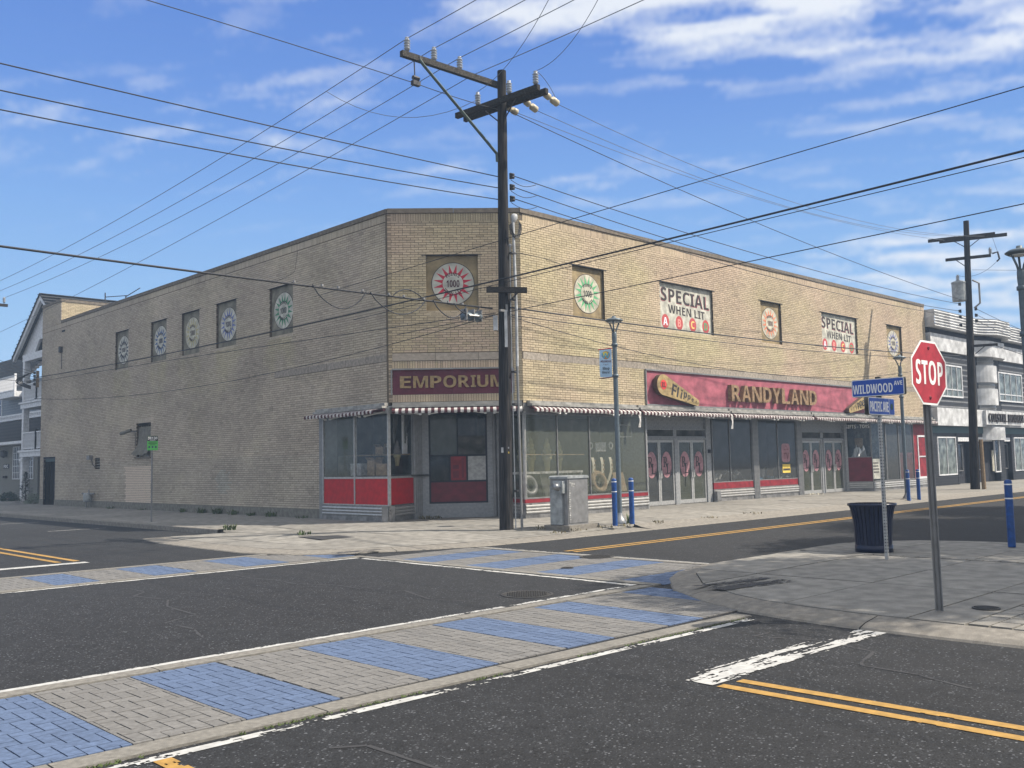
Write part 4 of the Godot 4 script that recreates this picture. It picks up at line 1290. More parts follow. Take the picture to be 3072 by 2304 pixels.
# ---------------------------------------------------------------- awnings
func awning(xf, s0, s1, label, single: bool, sag := 0.0, out := 0.30):
	var o = thing("awning", label, "awning", "rolled striped awnings along the shopfront")
	var s = st()
	bb(s, V(s0, 3.255, 0.0), V(s1, 3.33, 0.13), xf); bb(s, V(s0, 3.19, 0.01), V(s1, 3.25, 0.22), xf)
	put("housing", s, M.awning_box, o)
	s = st(); tube(s, [xf * V(s0 + 0.02, 3.15, 0.13), xf * V(s1 - 0.02, 3.15, 0.13)], 0.045, 8); put("roller", s, M.fabric_red, o)
	var n = int((s1 - s0) / 0.0875)
	var d = (s1 - s0) / n
	var groups = [st(), st()]
	for i in n:
		s = st() if single else groups[i % 2]
		var last = null
		for k in 3:
			var row = []
			for j in 2:
				var x = s0 + (i + k / 2.0) * d
				var w = sag * sin(x * 2.1) + 0.006 * sin(x * 17.0)
				var lip = 3.115 + w
				row = [xf * V(x, 3.195, 0.12), xf * V(x, lip, out), xf * V(x, lip - 0.035, out + 0.012), xf * V(x, lip - 0.085 - 0.015 * (1 - cos((k / 2.0) * TAU)) * 0.5, out + 0.002 + 0.012 * sin(x * 30))]
			if last:
				for m in 3: quad(s, last[m + 1], row[m + 1], row[m], last[m])
			last = row
		if single: put("stripe", s, [M.fabric_red, M.fabric_white][i % 2], o)
	if not single:
		for g in 2: tag(put("stripes", groups[g], [M.fabric_red, M.fabric_white][g], o), "", "", "", "stuff")
	# folded arms
	var arms = int(max(1, round((s1 - s0) / 2.2)))
	for i in arms:
		var c = s0 + (i + 0.5) * (s1 - s0) / arms
		for sg in [-1, 1]:
			s = st()
			tube(s, [xf * V(c + sg * 0.75, 3.10, 0.06), xf * V(c + sg * 0.12, 3.00, 0.26)], 0.018, 6)
			bx(s, V(c + sg * 0.12, 3.0, 0.26), V(0.06, 0.05, 0.05), xf)
			put("folding_arm", s, M.arm_white, o)
	return o

func awnings():
	awning(FL, 24.35, 27.78, "short striped awning over the red-panelled corner bay on the side street", true, 0.01, 0.5)
	awning(FC, 0.1, 3.6, "striped awning across the chamfered corner under the maroon sign", true, 0.0, 0.34)
	awning(FR, 0.12, 4.75, "striped awning over the display window with the giant cones", false, 0.003, 0.30)
	awning(FR, 4.85, 9.75, "striped awning over the pair of doors nearest the corner entrance", false, 0.004, 0.30)
	awning(FR, 9.85, 15.4, "striped awning below the letters of the pink sign, over two recessed windows", false, 0.004, 0.30)
	awning(FR, 15.5, 20.9, "striped awning over the second pair of doors, ending at the pink sign's end", false, 0.004, 0.30)
	awning(FR, 21.0, 26.95, "striped awning over the red boarding at the party wall", false, 0.006, 0.30)
	# torn strips of fabric that hang from the roller
	for q in [[4.62, "torn awning strip dangling over the display window's edge"], [9.65, "torn awning strip dangling beside the fluted pier and doors"]]:
		var s = st()
		for i in 5:
			var y0 = 3.06 - i * 0.085; var y1 = 3.06 - (i + 1) * 0.085
			var w = 0.10 - 0.006 * i
			quad(s, FR * V(q[0] + 0.02 * sin(i * 1.3), y1, 0.31 + 0.02 * sin(i)), FR * V(q[0] + w, y1, 0.32), FR * V(q[0] + w + 0.01, y0, 0.32), FR * V(q[0] + 0.02 * sin((i - 1) * 1.3), y0, 0.31 + 0.02 * sin(i - 1.0)))
		tag(put("fabric_strip", s, M.fabric_white), q[1], "fabric strip")

# ---------------------------------------------------------------- things behind the glass
func giant_cone(at_: Vector3, h: float, label: String, top, soft_serve := true) -> Node3D:
	var o = thing("display_cone", label, "ice cream cone", "giant display cones in the windows")
	var s = st(true); lathe(s, [Vector2(0.001, 0), Vector2(h * 0.07, 0.0), Vector2(h * 0.105, h * 0.33), Vector2(h * 0.135, h * 0.335), Vector2(h * 0.15, h * 0.45), Vector2(h * 0.13, h * 0.45), Vector2(0.001, h * 0.44)], 14)
	put("wafer", s, M.yellow_cone, o)
	s = st(true)
	var prof = []
	for i in 17:
		var k = i / 16.0
		prof.append(Vector2(maxf(0.001, h * 0.15 * (1 - k) ** 0.62 * (1.0 + 0.12 * cos(k * 22))), h * (0.45 + 0.55 * k)))
	lathe(s, prof, 14); put("ice_cream", s, top, o)
	o.position = at_
	return o

func crate(called, label, cat, c: Vector3, z: Vector3, m, turn := 0.0, open := true, group := ""):
	var o = thing(called, label, cat, group)
	var s = st()
	bb(s, V(-z.x / 2, 0, -z.z / 2), V(z.x / 2, z.y, z.z / 2)); put("body", s, m, o)
	s = st()
	if open:
		for q in [-1, 1]: quad(s, V(-z.x / 2, z.y, q * z.z / 2), V(z.x / 2, z.y, q * z.z / 2), V(z.x / 2, z.y + 0.09, q * (z.z / 2 + 0.09)), V(-z.x / 2, z.y + 0.09, q * (z.z / 2 + 0.09)))
	else: bb(s, V(-z.x / 2 - 0.01, z.y, -z.z / 2 - 0.01), V(z.x / 2 + 0.01, z.y + 0.025, z.z / 2 + 0.01))
	put("flap" if open else "lid", s, m, o)
	o.position = c; o.rotation.y = turn
	return o

func crumple(called, label, a: Vector3, w: float, d: float, h: float, m, seed_: int):
	var f := FastNoiseLite.new(); f.seed = seed_; f.frequency = 2.2; f.fractal_octaves = 4
	var s := SurfaceTool.new(); s.begin(Mesh.PRIMITIVE_TRIANGLES)
	var n = 18
	for i in n:
		for j in 8:
			var g = []
			for c in [[i, j], [i + 1, j], [i + 1, j + 1], [i, j + 1]]:
				var u = c[0] / float(n); var v = c[1] / 8.0
				var e = minf(1, 4 * u) * minf(1, 4 * (1 - u)) * minf(1, 3 * (1 - v))
				g.append(a + V(u * w, h * e * clampf(0.55 + 0.9 * f.get_noise_2d(u * w * 1.3, v * 1.1), 0.03, 1.2), -v * d))
			quad(s, g[0], g[1], g[2], g[3])
	tag(put(called, s, m), label, "plastic sheet", "crumpled sheets inside the windows")

func shop_contents():
	var s
	# corner bay: shelf, boxes, cones
	var sh = thing("display_shelf", "dark display shelf behind the corner bay glass", "shelf")
	s = st(); bb(s, V(15.7, 1.32, -23.9), V(17.2, 1.37, -21.2)); put("board", s, M.inside, sh)
	s = st(); bb(s, V(16.1, 1.93, -23.8), V(16.6, 1.96, -21.3)); put("upper_board", s, M.card, sh)
	giant_cone(V(16.1, 1.62, -21.25), 0.72, "dark-topped soft-serve display cone in the corner bay's angled pane", M.choc)
	giant_cone(V(16.3, 1.97, -21.9), 0.45, "small pale display cone on the shelf inside the corner bay", M.vanilla)
	crate("cardboard_box", "open cardboard box on the corner bay's upper shelf", "box", V(16.3, 1.97, -22.2), V(0.3, 0.2, 0.28), M.card, 0.2, true, "boxes in the corner bay")
	crate("cardboard_box", "taller cardboard box at the corner bay's mullion", "box", V(15.95, 1.37, -22.1), V(0.3, 0.42, 0.3), M.card, 0.1, true, "boxes in the corner bay")
	crate("white_carton", "white carton low in the far pane of the corner bay", "box", V(15.9, 1.37, -22.75), V(0.3, 0.32, 0.5), M.white_goods, 0.0, false, "boxes in the corner bay")
	crate("cardboard_box", "small box beside the angled pane of the corner bay", "box", V(15.85, 1.37, -21.55), V(0.28, 0.3, 0.3), M.card, 0.5, false, "boxes in the corner bay")
	crate("white_carton", "carton standing at the wall end of the corner bay", "box", V(16.0, 1.37, -23.5), V(0.35, 0.55, 0.5), M.curtain, 0.0, false, "boxes in the corner bay")
	var pnl = thing("white_divider", "white divider panel at the inner end of the corner bay", "panel")
	s = st(); bb(s, V(1.08, 1.95, -0.2), V(1.32, 3.05, -0.16), Transform3D(Basis(V(1.25, 0, -0.5).normalized(), Vector3.UP, V(0.5, 0, 1.25).normalized()), V(15.41, 0, -20.76))); put("face", s, M.vinyl_white, pnl)
	for q in [[V(15.9, 0, -21.0), "grey swagged curtain at the corner bay's post"], [V(16.55, 0, -21.35), "grey swagged curtain at the corner bay's divider"]]:
		var cu = thing("curtain", q[1], "curtain", "swagged curtains in the corner bay")
		s = st()
		for i in 8:
			var x = i * 0.05
			tube(s, [q[0] + V(x * 0.6 - 0.1, 3.1, -x * 0.3), q[0] + V(x * 0.6 - 0.1, 2.25 + 0.1 * i, -x * 0.3)], 0.03, 6)
		put("drape", s, M.curtain, cu, true)
	# first display window
	var zs = -19.0
	giant_cone(V(18.75, 1.38, zs), 0.95, "giant yellow display cone beside the corner post", M.yellow_cone)
	giant_cone(V(19.05 + 0.2, 1.38, zs - 0.15), 0.98, "giant yellow display cone in the first pane of the long window", M.yellow_cone)
	giant_cone(V(19.75, 1.38, zs), 0.98, "giant yellow display cone next to the first mullion", M.yellow_cone)
	giant_cone(V(20.35, 1.38, zs - 0.1), 0.92, "giant yellow display cone in the second pane of the long window", M.yellow_cone)
	var rail = thing("brass_rail", "brass rail across the first two panes of the long window", "rail")
	s = st(); tube(s, [V(18.4, 1.86, -18.7), V(21.0, 1.84, -18.7)], 0.014, 6); put("bar", s, M.gold_letter, rail)
	var ledge = thing("display_table", "pale display table behind the long window's first panes", "table")
	s = st(); bb(s, V(18.5, 1.32, -19.4), V(21.0, 1.38, -18.75)); put("table_top", s, M.white_goods, ledge)
	s = st()
	for x in [18.55, 20.95]: for z in [-19.35, -18.8]: bb(s, V(x - 0.03, 0.12, z - 0.03), V(x + 0.03, 1.32, z + 0.03))
	put("legs", s, M.dull_steel, ledge)
	for q in [[V(18.75, 1.0, -18.75), 0.29, 0.13, "grey ring-shaped machine part beside the corner post"], [V(21.65, 1.02, -18.72), 0.33, 0.15, "large brown ring behind the third pane of the long window"]]:
		var ring = thing("ring", q[3], "ring", "rings standing in the long window")
		s = st(true)
		var tor := TorusMesh.new(); tor.inner_radius = q[1] - q[2]; tor.outer_radius = q[1] + 0.02; tor.rings = 28; tor.ring_segments = 12
		put("tread", tor, M.card if q[1] > 0.3 else M.dull_steel, ring, false, Transform3D(Basis(V(1, 0, 0), PI / 2 - 0.25) , Vector3.ZERO))
		s = st(); tube(s, [V(-0.18, -q[1] - 0.3, 0), V(-0.06, 0, 0), V(0.1, -q[1] - 0.3, 0.1)], 0.025, 6); put("stand", s, M.dull_steel, ring)
		ring.position = q[0]
	for i in 3:
		var strip = thing("curved_strip", ["first curved film-like strip behind the third pane, next to its mullion", "second of three curved film-like strips, between the other two", "curved film-like strip behind the lamp post, third from the mullion"][i], "display strip", "curved strips in the long window")
		s = st()
		var x = 21.3 + i * 0.4
		var prev = null
		for k in 13:
			var a = lerpf(-1.0, 1.0, k / 12.0)
			var c = V(x + 0.22 * cos(a * 1.2) - 0.1, 1.33 + a * 0.42, -18.75 + 0.1 * sin(a))
			if prev: quad(s, prev, prev + V(0.15, 0, -0.03), c + V(0.15, 0, -0.03), c)
			prev = c
		put("band", s, M.vanilla, strip)
		s = st()
		for k in 6: bx(s, V(x + 0.20, 1.0 + k * 0.13, -18.71), V(0.06, 0.06, 0.01))
		put("patches", s, M.card, strip)
	var brd = thing("notice_board", "white notice board between two round dials behind the third pane", "board")
	s = st(); bb(s, V(21.62, 1.93, -18.8), V(22.1, 2.2, -18.77)); put("face", s, M.white_goods, brd)
	for x in [21.42, 22.34]:
		var dl = thing("dial", "round white dial " + ("at the mullion side" if x < 22 else "at the lamp post side") + " of the white notice board", "dial", "dials by the notice board")
		s = st(); prism(s, ellipse(x, 2.1, 0.10, 0.12), 0.02, at(0, 0, -18.8)); put("rim", s, M.white_goods, dl)
		s = st(); prism(s, ellipse(x, 2.1, 0.045, 0.06), 0.006, at(0, 0, -18.779)); put("hub", s, M.inside, dl)
	var sq = thing("square_frame", "pale square frame high behind the pane next to the doors", "frame")
	s = st()
	for q in [[22.75, 2.35, 23.35, 2.39], [22.75, 2.71, 23.35, 2.75], [22.75, 2.39, 22.79, 2.71], [23.31, 2.39, 23.35, 2.71]]: bb(s, V(q[0], q[1], -18.8), V(q[2], q[3], -18.77))
	put("border", s, M.white_goods, sq)
	for q in [[19.5, 0.45, 0.75, "leaning pale board behind the first mullion"], [19.95, 0.4, 0.7, "leaning pale board beside the utility cabinet"], [22.7, 0.5, 0.6, "leaning brown board near the window's end"]]:
		var lb = thing("leaning_board", q[3], "board", "boards leaning in the long window")
		s = st(); bx(s, Vector3.ZERO, V(q[1], q[2], 0.03), Transform3D(Basis(V(1, 0, 0), -0.25), V(q[0], 0.99, -18.78))); put("face", s, M.card if q[0] > 22 else M.curtain, lb)
	# second and third windows
	crumple("plastic_sheet", "crumpled clear sheet at the foot of the first recessed window", V(28.5, 0.8, -19.28), 2.3, 0.6, 0.42, M.sheet, 3)
	crumple("plastic_sheet", "crumpled blue sheet at the foot of the second recessed window", V(31.4, 0.8, -19.28), 1.3, 0.5, 0.2, M.blue_sheet, 8)
	crumple("plastic_sheet", "crumpled clear sheet under the yellow card", V(32.9, 0.8, -19.28), 1.15, 0.5, 0.16, M.sheet, 12)
	crate("white_carton", "white bag-like carton on the blue sheet", "carton", V(31.95, 0.85, -19.5), V(0.34, 0.34, 0.2), M.white_goods, 0.3, true)
	crate("cardboard_box", "tilted brown box beside the white carton on the blue sheet", "box", V(32.5, 0.85, -19.45), V(0.32, 0.3, 0.2), M.card, 0.6, true)
	var E2 := frame(V(0, 0, -19.2), V(1, 0, 0))
	var tv = thing("window_sticker", "pink shield-shaped sticker reading AS SEEN ON TV on the recessed window", "sticker")
	s = st(); prism(s, round_rect(0.62, 0.72, 0.14), 0.003, E2 * at(33.33, 1.80, -0.025)); put("shield", s, M.rl_pink, tv)
	put("lettering", text_mesh("TV", 0.24, 0.38, 0.002, E2 * at(33.36, 1.68, -0.021)), M.dark_red, tv)
	put("lettering", text_mesh("AS", 0.06, 0, 0.002, E2 * at(33.36, 2.06, -0.021)), M.dark_red, tv)
	put("lettering", text_mesh("SEEN ON", 0.06, 0, 0.002, E2 * at(33.36, 1.93, -0.021)), M.dark_red, tv)
	var yc = thing("window_card", "yellow card with a black bar below the pink sticker", "card")
	s = st(); bb(s, V(33.05, 1.03, -0.025), V(33.62, 1.36, -0.02), E2); put("card_face", s, M.yellow_card, yc)
	s = st(); bb(s, V(33.08, 1.12, -0.02), V(33.59, 1.2, -0.017), E2); put("black_bar", s, M.black_print, yc)
	# last bay
	crate("cardboard_box", "cardboard box on the ledge of the last bay's glazed return", "box", V(39.4, 1.95, -19.2), V(0.4, 0.4, 0.3), M.card, 0.4, false)
	crumple("plastic_sheet", "pale sheet heaped on the ledge of the last bay", V(38.7, 1.55, -18.9), 0.8, 0.4, 0.5, M.sheet, 21)
	var ps = thing("poster_board", "white lettered board leaning in the last bay's first pane", "board")
	s = st(); bx(s, Vector3.ZERO, V(0.95, 0.85, 0.02), Transform3D(Basis(V(1, 0, 0), -0.12), V(39.55, 1.05, -18.55))); put("face", s, M.poster, ps)
	s = st()
	for i in 4: bx(s, V(-0.05, 0.25 - i * 0.13, 0.012), V(0.62 - 0.1 * (i % 2), 0.06, 0.003), Transform3D(Basis(V(1, 0, 0), -0.12), V(39.55, 1.05, -18.55)))
	put("printed_lines", s, M.faded_print, ps)

# ---------------------------------------------------------------- neighbours
func grid_window(parent, xf, s0, s1, y0, y1, nx, ny, glass, fm, d := 0.0, bar := 0.05):
	var s = st()
	bb(s, V(s0, y0, d), V(s0 + bar, y1, d + 0.06), xf); bb(s, V(s1 - bar, y0, d), V(s1, y1, d + 0.06), xf)
	bb(s, V(s0 + bar, y0, d), V(s1 - bar, y0 + bar, d + 0.058), xf); bb(s, V(s0 + bar, y1 - bar, d), V(s1 - bar, y1, d + 0.058), xf)
	for i in range(1, nx): bx(s, V(lerpf(s0, s1, float(i) / nx), (y0 + y1) / 2, d + 0.03), V(0.028, y1 - y0 - 2 * bar, 0.05), xf)
	for j in range(1, ny): bx(s, V((s0 + s1) / 2, lerpf(y0, y1, float(j) / ny), d + 0.03), V(s1 - s0 - 2 * bar, 0.028, 0.046), xf)
	var w = put("window", s, fm, parent)
	for i in nx:
		s = st()
		bb(s, V(lerpf(s0, s1, float(i) / nx) + 0.015, y0 + bar, d + 0.008), V(lerpf(s0, s1, float(i + 1) / nx) - 0.015, y1 - bar, d + 0.022), xf)
		put("pane", s, glass, w)
	return w

func railing(parent, a: Vector3, b: Vector3, y: float, h: float):
	var s = st()
	var d = b - a
	var t = frame(a, d)
	var l = d.length()
	bb(s, V(0, y + h - 0.06, -0.04), V(l, y + h, 0.04), t); bb(s, V(0, y + 0.06, -0.03), V(l, y + 0.12, 0.03), t)
	var r = put("railing", s, M.vinyl_white, parent)
	var n = int(l / 0.12)
	for i in n + 1:
		s = st(); bx(s, V(i * l / n, y + h / 2 + 0.02, 0), V(0.05, h - 0.16, 0.035), t); put("baluster", s, M.vinyl_white, r)
	for i in 2:
		s = st(); bx(s, V(i * l, y + h / 2 + 0.05, 0), V(0.13, h + 0.1, 0.13), t); put("newel", s, M.vinyl_white, r)

func neighbour_buildings():
	var s
	# white balconied house beyond the corner shop
	var c = thing("balcony_house", "three storey house with white balconies and a dark shingled gable beyond the brick wall", "house")
	s = st(); bb(s, V(18.8, -0.1, -58.3), V(30, 8.1, -49.6)); put("wall", s, M.siding_pale, c)
	s = st()
	var gz = -53.3
	prism(s, PackedVector2Array([Vector2(-57.4, 8.14), Vector2(-55.25, 8.14), Vector2(-54.45, 8.85), Vector2(-52.15, 8.85), Vector2(-51.35, 8.14), Vector2(-49.2, 8.14), Vector2(gz, 10.95)]), 0.12, Transform3D(Basis(V(0, 0, 1), V(0, 1, 0), V(-1, 0, 0)), V(17.35, 0, 0)))
	put("gable", s, M.vinyl_white, c)
	s = st()
	for sg in [-1, 1]:
		var e = gz + sg * 4.35
		var t = PackedVector2Array([Vector2(gz, 11.12), Vector2(e, 8.12), Vector2(e, 7.86), Vector2(gz, 10.80)])
		prism(s, t, 0.16, Transform3D(Basis(V(0, 0, 1), V(0, 1, 0), V(-1, 0, 0)), V(17.02, 0, 0)))
	put("rake_board", s, M.vinyl_white, c)
	s = st()
	for sg in [-1, 1]:
		var e = gz + sg * 4.45
		var p = [V(16.8, 11.18, gz), V(32, 11.18, gz), V(32, 8.08, e), V(16.8, 8.08, e)]
		for k in [0.0, -0.06]:
			quad(s, p[0] + V(0, k, 0), p[1] + V(0, k, 0), p[2] + V(0, k, 0), p[3] + V(0, k, 0))
	var rf = put("roof", s, M.shingle, c)
	for i in 16:
		var k = i / 16.0
		s = st()
		for sg in [-1, 1]:
			var e = gz + sg * 4.45
			var y = lerpf(11.2, 8.10, k + 0.03); var z = lerpf(gz, e, k + 0.03)
			bx(s, V(24.4, y + 0.005, z), V(15.2, 0.03, 0.28), Transform3D())
		put("shingle_course", s, M.shingle_b if i % 2 else M.shingle, rf)
	s = st(); bb(s, V(18.5, 7.9, -57.3), V(18.75, 9.6, -49.4)); bb(s, V(17.4, 8.72, -56), V(18.6, 8.8, -50.6)); put("porch_ceiling", s, M.brown_wood, c)
	s = st(); bb(s, V(17.0, 7.76, -56.45), V(17.35, 8.14, -50.2)); put("beam", s, M.vinyl_white, c)
	for y in [2.52, 5.16]:
		s = st(); bb(s, V(16.95, y, -56.5), V(18.85, y + 0.36, -50.0)); bb(s, V(16.88, y + 0.26, -56.6), V(18.85, y + 0.36, -50.0)); put("balcony_deck", s, M.vinyl_white, c)
		railing(c, V(17.05, 0, -56.2), V(17.05, 0, -54.1), y + 0.36, 0.98)
		railing(c, V(17.05, 0, -54.1), V(17.05, 0, -52.0), y + 0.36, 0.98)
	for z in [-56.22, -51.5]:
		s = st(); bb(s, V(16.98, 0.0, z - 0.17), V(17.34, 2.52, z + 0.17)); bb(s, V(17.0, 2.88, z - 0.14), V(17.30, 5.16, z + 0.14)); bb(s, V(17.0, 5.52, z - 0.14), V(17.30, 7.76, z + 0.14)); bb(s, V(16.92, 2.3, z - 0.22), V(17.4, 2.42, z + 0.22)); put("post", s, M.vinyl_white, c)
	var P = frame(V(18.8, 0, -60), V(0, 0, 1))
	grid_window(c, P, 3.5, 4.6, 0.6, 2.35, 3, 4, M.dark_pane, M.vinyl_white)
	grid_window(c, P, 4.9, 6.3, 0.6, 2.35, 4, 4, M.dark_pane, M.vinyl_white)
	grid_window(c, P, 4.2, 5.6, 3.0, 4.7, 2, 1, M.dark_pane, M.vinyl_white)
	grid_window(c, P, 4.0, 5.3, 5.7, 7.5, 2, 3, M.dark_pane, M.vinyl_white, 0.0, 0.12)
	for i in 26:
		s = st(); bx(s, V(0, 0, 0), V(8.6, 0.012, 0.02), Transform3D(Basis(V(0, 0, 1), V(0, 1, 0), V(-1, 0, 0)), V(18.79, 2.7 + i * 0.2, -54))); put("siding_board", s, M.siding, c)
	# lower wing beside it
	var w = thing("shingled_wing", "grey house wing with dark shingled roofs, white trim and barred windows", "house")
	s = st(); bb(s, V(18.5, -0.1, -90), V(30, 3.5, -58.35)); put("wall", s, M.stucco, w)
	s = st(); bb(s, V(20.5, 3.4, -90), V(30, 7.7, -58.6)); put("upper_wall", s, M.siding, w)
	for i in 14:
		s = st(); bb(s, V(20.48, 5.2 + i * 0.17, -90), V(20.5, 5.21 + i * 0.17, -58.6)); put("siding_board", s, M.siding_pale, w)
	for i in 13:
		var k = i / 13.0
		s = st(); bx(s, V(18.05 + k * 2.1, 3.52 + k * 1.6, -72), V(0.3, 0.10, 36.0)); put("shingle_course", s, M.shingle_b if i % 2 else M.shingle, w)
	s = st(); bb(s, V(17.8, 3.36, -90), V(18.5, 3.52, -54)); put("eaves", s, M.vinyl_white, w)
	s = st(); bb(s, V(20.0, 5.13, -90), V(20.4, 5.24, -54)); bb(s, V(20.0, 5.42, -90), V(20.14, 5.53, -54)); put("parapet_rail", s, M.vinyl_white, w)
	for i in 60:
		s = st(); bx(s, V(20.06, 5.33, -80.0 + i * 0.33), V(0.1, 0.2, 0.17)); put("baluster", s, M.vinyl_white, w)
	for i in 15:
		var k = i / 15.0
		s = st(); bx(s, V(20.2 + k * 2.6, 7.62 + k * 2.7, -79), V(0.28, 0.14, 23.0)); put("roof_course", s, M.shingle if i % 2 else M.shingle_b, w)
	s = st(); bb(s, V(20.1, 7.45, -91), V(20.5, 7.66, -67.4)); put("eaves", s, M.vinyl_white, w)
	s = st(); bb(s, V(19.6, 6.62, -70.6), V(20.6, 6.98, -66.6)); put("balcony_deck", s, M.vinyl_white, w)
	railing(w, V(19.7, 0, -70.5), V(19.7, 0, -66.8), 6.98, 1.05)
	grid_window(w, frame(V(20.5, 0, -90), V(0, 0, 1)), 16.5, 17.8, 5.6, 7.2, 2, 2, M.dark_pane, M.vinyl_white)
	var Q = frame(V(18.5, 0, -68), V(0, 0, 1))
	grid_window(w, Q, 5.3, 6.6, 1.28, 3.25, 4, 5, M.dark_pane, M.vinyl_white)
	grid_window(w, Q, 7.4, 9.0, 1.28, 3.1, 4, 5, M.dark_pane, M.vinyl_white)
	s = st(); bb(s, V(3.4, 1.95, 0.0), V(4.5, 2.22, 0.03), Q); var fd = put("name_plate", s, M.inside_dark, w)
	put("lettering", text_mesh("FDC", 0.19, 0.85, 0.004, Q * at(3.95, 2.085, 0.03)), M.vinyl_white, fd)
	s = st(); bb(s, V(3.7, 1.35, 0.0), V(3.85, 1.5, 0.16), Q); bb(s, V(4.0, 1.35, 0.0), V(4.15, 1.5, 0.16), Q); put("hose_inlet", s, M.hardware, w)
	s = st(); lathe(s, [Vector2(0.02, 0.4), Vector2(0.2, 0.3), Vector2(0.2, 0.0), Vector2(0.02, -0.1)], 10, Q * at(4.0, 2.7, 0.2)); put("wall_lamp", s, M.hardware, w)
	# dark shop with white bands on the far side of the party wall
	var d = thing("dark_shop", "black brick two storey shop with white curved bands beyond the buff brick shop", "building")
	var F := frame(V(45.1, 0, -18.4), V(1, 0, 0))
	s = st(); bb(s, V(0.0, 0.0, -14), V(24, 8.0, -0.3), F); bb(s, V(0.02, 3.6, -0.3), V(24, 6.6, -0.012), F)
	for q in [[0.0, 0.1, 0.56, 3.0], [0.5, 0.1, 2.9, 0.58], [2.8, 0.1, 3.08, 3.0], [4.6, 0.1, 5.6, 3.0], [8.6, 0.1, 9.4, 3.0], [10.4, 0.1, 24, 0.56], [10.4, 0.1, 10.75, 3.0], [13, 0.1, 24, 3.0], [0.5, 2.46, 24, 3.0]]: bb(s, V(q[0], q[1], -0.3), V(q[2], q[3], -0.014), F)
	put("wall", s, M.black_brick, d)
	# courses of dark brick in front of it
	for r in 34:
		for q in [[0.0, 0.54], [0.54, 2.86], [2.9, 3.06], [4.64, 5.56], [8.64, 9.36], [10.44, 10.74], [10.76, 13.0]]:
			var y = 0.13 + r * 0.072
			if (q[0] == 0.54 or q[0] == 10.76) and y > 0.5: continue
			s = st(); bb(s, V(q[0], y + 0.005, -0.014), V(q[1], y + 0.067, 0.004), F); put("brick_course", s, M.black_brick_b if r % 2 else M.black_brick, d)
	for r in 30:
		var y = 3.86 + r * 0.09
		s = st(); bb(s, V(0.02, y, -0.012), V(5.0, y + 0.075, 0.004 + 0.003 * (r % 2)), F); bb(s, V(9.3, y, -0.012), V(24, y + 0.075, 0.004 + 0.003 * (r % 2)), F); put("siding_board", s, M.black_brick_b if r % 3 else M.dull_steel, d)
	var bulge = func(x, k):   # how far the front swells out round the stair tower
		return 0.55 * k * smoothstep(5.2, 6.6, x) * (1.0 - smoothstep(8.3, 9.6, x))
	var sweep = func(called, x0, x1, y0, y1, d0, k, m, ribs := 0):
		var ss = st()
		var n = int((x1 - x0) / 0.25)
		var rows = [[y0, 0.0]]
		if ribs:
			for i in ribs * 4 + 1: rows.append([lerpf(y0, y1, i / float(ribs * 4)), 0.035 * sin(i * PI / 2)])
		rows.append([y1, 0.0])
		for i in n:
			var a = lerpf(x0, x1, i / float(n)); var b = lerpf(x0, x1, (i + 1) / float(n))
			for j in rows.size() - 1:
				quad(ss, F * V(a, rows[j][0], d0 + rows[j][1] + bulge.call(a, k)), F * V(b, rows[j][0], d0 + rows[j][1] + bulge.call(b, k)), F * V(b, rows[j + 1][0], d0 + rows[j + 1][1] + bulge.call(b, k)), F * V(a, rows[j + 1][0], d0 + rows[j + 1][1] + bulge.call(a, k)))
		for e in [y0, y1]:
			for i in n:
				var a = lerpf(x0, x1, i / float(n)); var b = lerpf(x0, x1, (i + 1) / float(n))
				quad(ss, F * V(a, e, -0.4), F * V(b, e, -0.4), F * V(b, e, d0 + bulge.call(b, k)), F * V(a, e, d0 + bulge.call(a, k)))
		quad(ss, F * V(x0, y0, -0.4), F * V(x0, y0, d0), F * V(x0, y1, d0), F * V(x0, y1, -0.4))
		return put(called, ss, m, d, false)
	sweep.call("corrugated_band", 0.05, 24.0, 7.62, 8.44, 0.42, 1.0, M.white_metal, 6)
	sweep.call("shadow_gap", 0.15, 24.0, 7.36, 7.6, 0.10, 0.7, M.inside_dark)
	sweep.call("white_band", 0.12, 24.0, 6.55, 7.36, 0.16, 0.85, M.white_metal)
	sweep.call("canopy", 0.08, 24.0, 2.96, 3.80, 0.30, 0.0, M.white_metal)
	sweep.call("teal_band", 0.1, 24.0, 2.62, 2.94, 0.02, 0.0, M.teal)
	for q in [[5.25, 6.12], [4.08, 4.92]]:
		s = st(); lathe(s, [Vector2(0.02, q[0]), Vector2(1.38, q[0]), Vector2(1.38, q[1]), Vector2(0.02, q[1])], 40, F * at(7.15, 0, -0.85)); put("white_drum", s, M.white_metal, d)
	for q in [[4.92, 5.25], [6.12, 6.55], [3.8, 4.08]]:
		s = st(true); lathe(s, [Vector2(1.25, q[0]), Vector2(1.25, (q[0] + q[1]) / 2 - 0.02), Vector2(1.29, (q[0] + q[1]) / 2), Vector2(1.25, (q[0] + q[1]) / 2 + 0.02), Vector2(1.25, q[1])], 40, F * at(7.15, 0, -0.85)); put("silver_drum", s, M.steel, d)
	s = st(); lathe(s, [Vector2(0.02, 2.28), Vector2(1.85, 2.28), Vector2(1.85, 2.95)], 36, F * at(7.7, 0, -1.3)); put("entrance_drum", s, M.white_metal, d)
	for q in [[1.35, 3.95], [8.95, 12.55]]:
		var wdw = grid_window(d, F, q[0], q[1], 4.36, 5.95, 4, 1, M.pale_pane, M.vinyl_white, 0.01, 0.07)
		s = st(); bb(s, V(q[0] + 0.07, 4.72, 0.03), V(q[1] - 0.07, 4.77, 0.06), F); put("rail", s, M.vinyl_white, wdw)
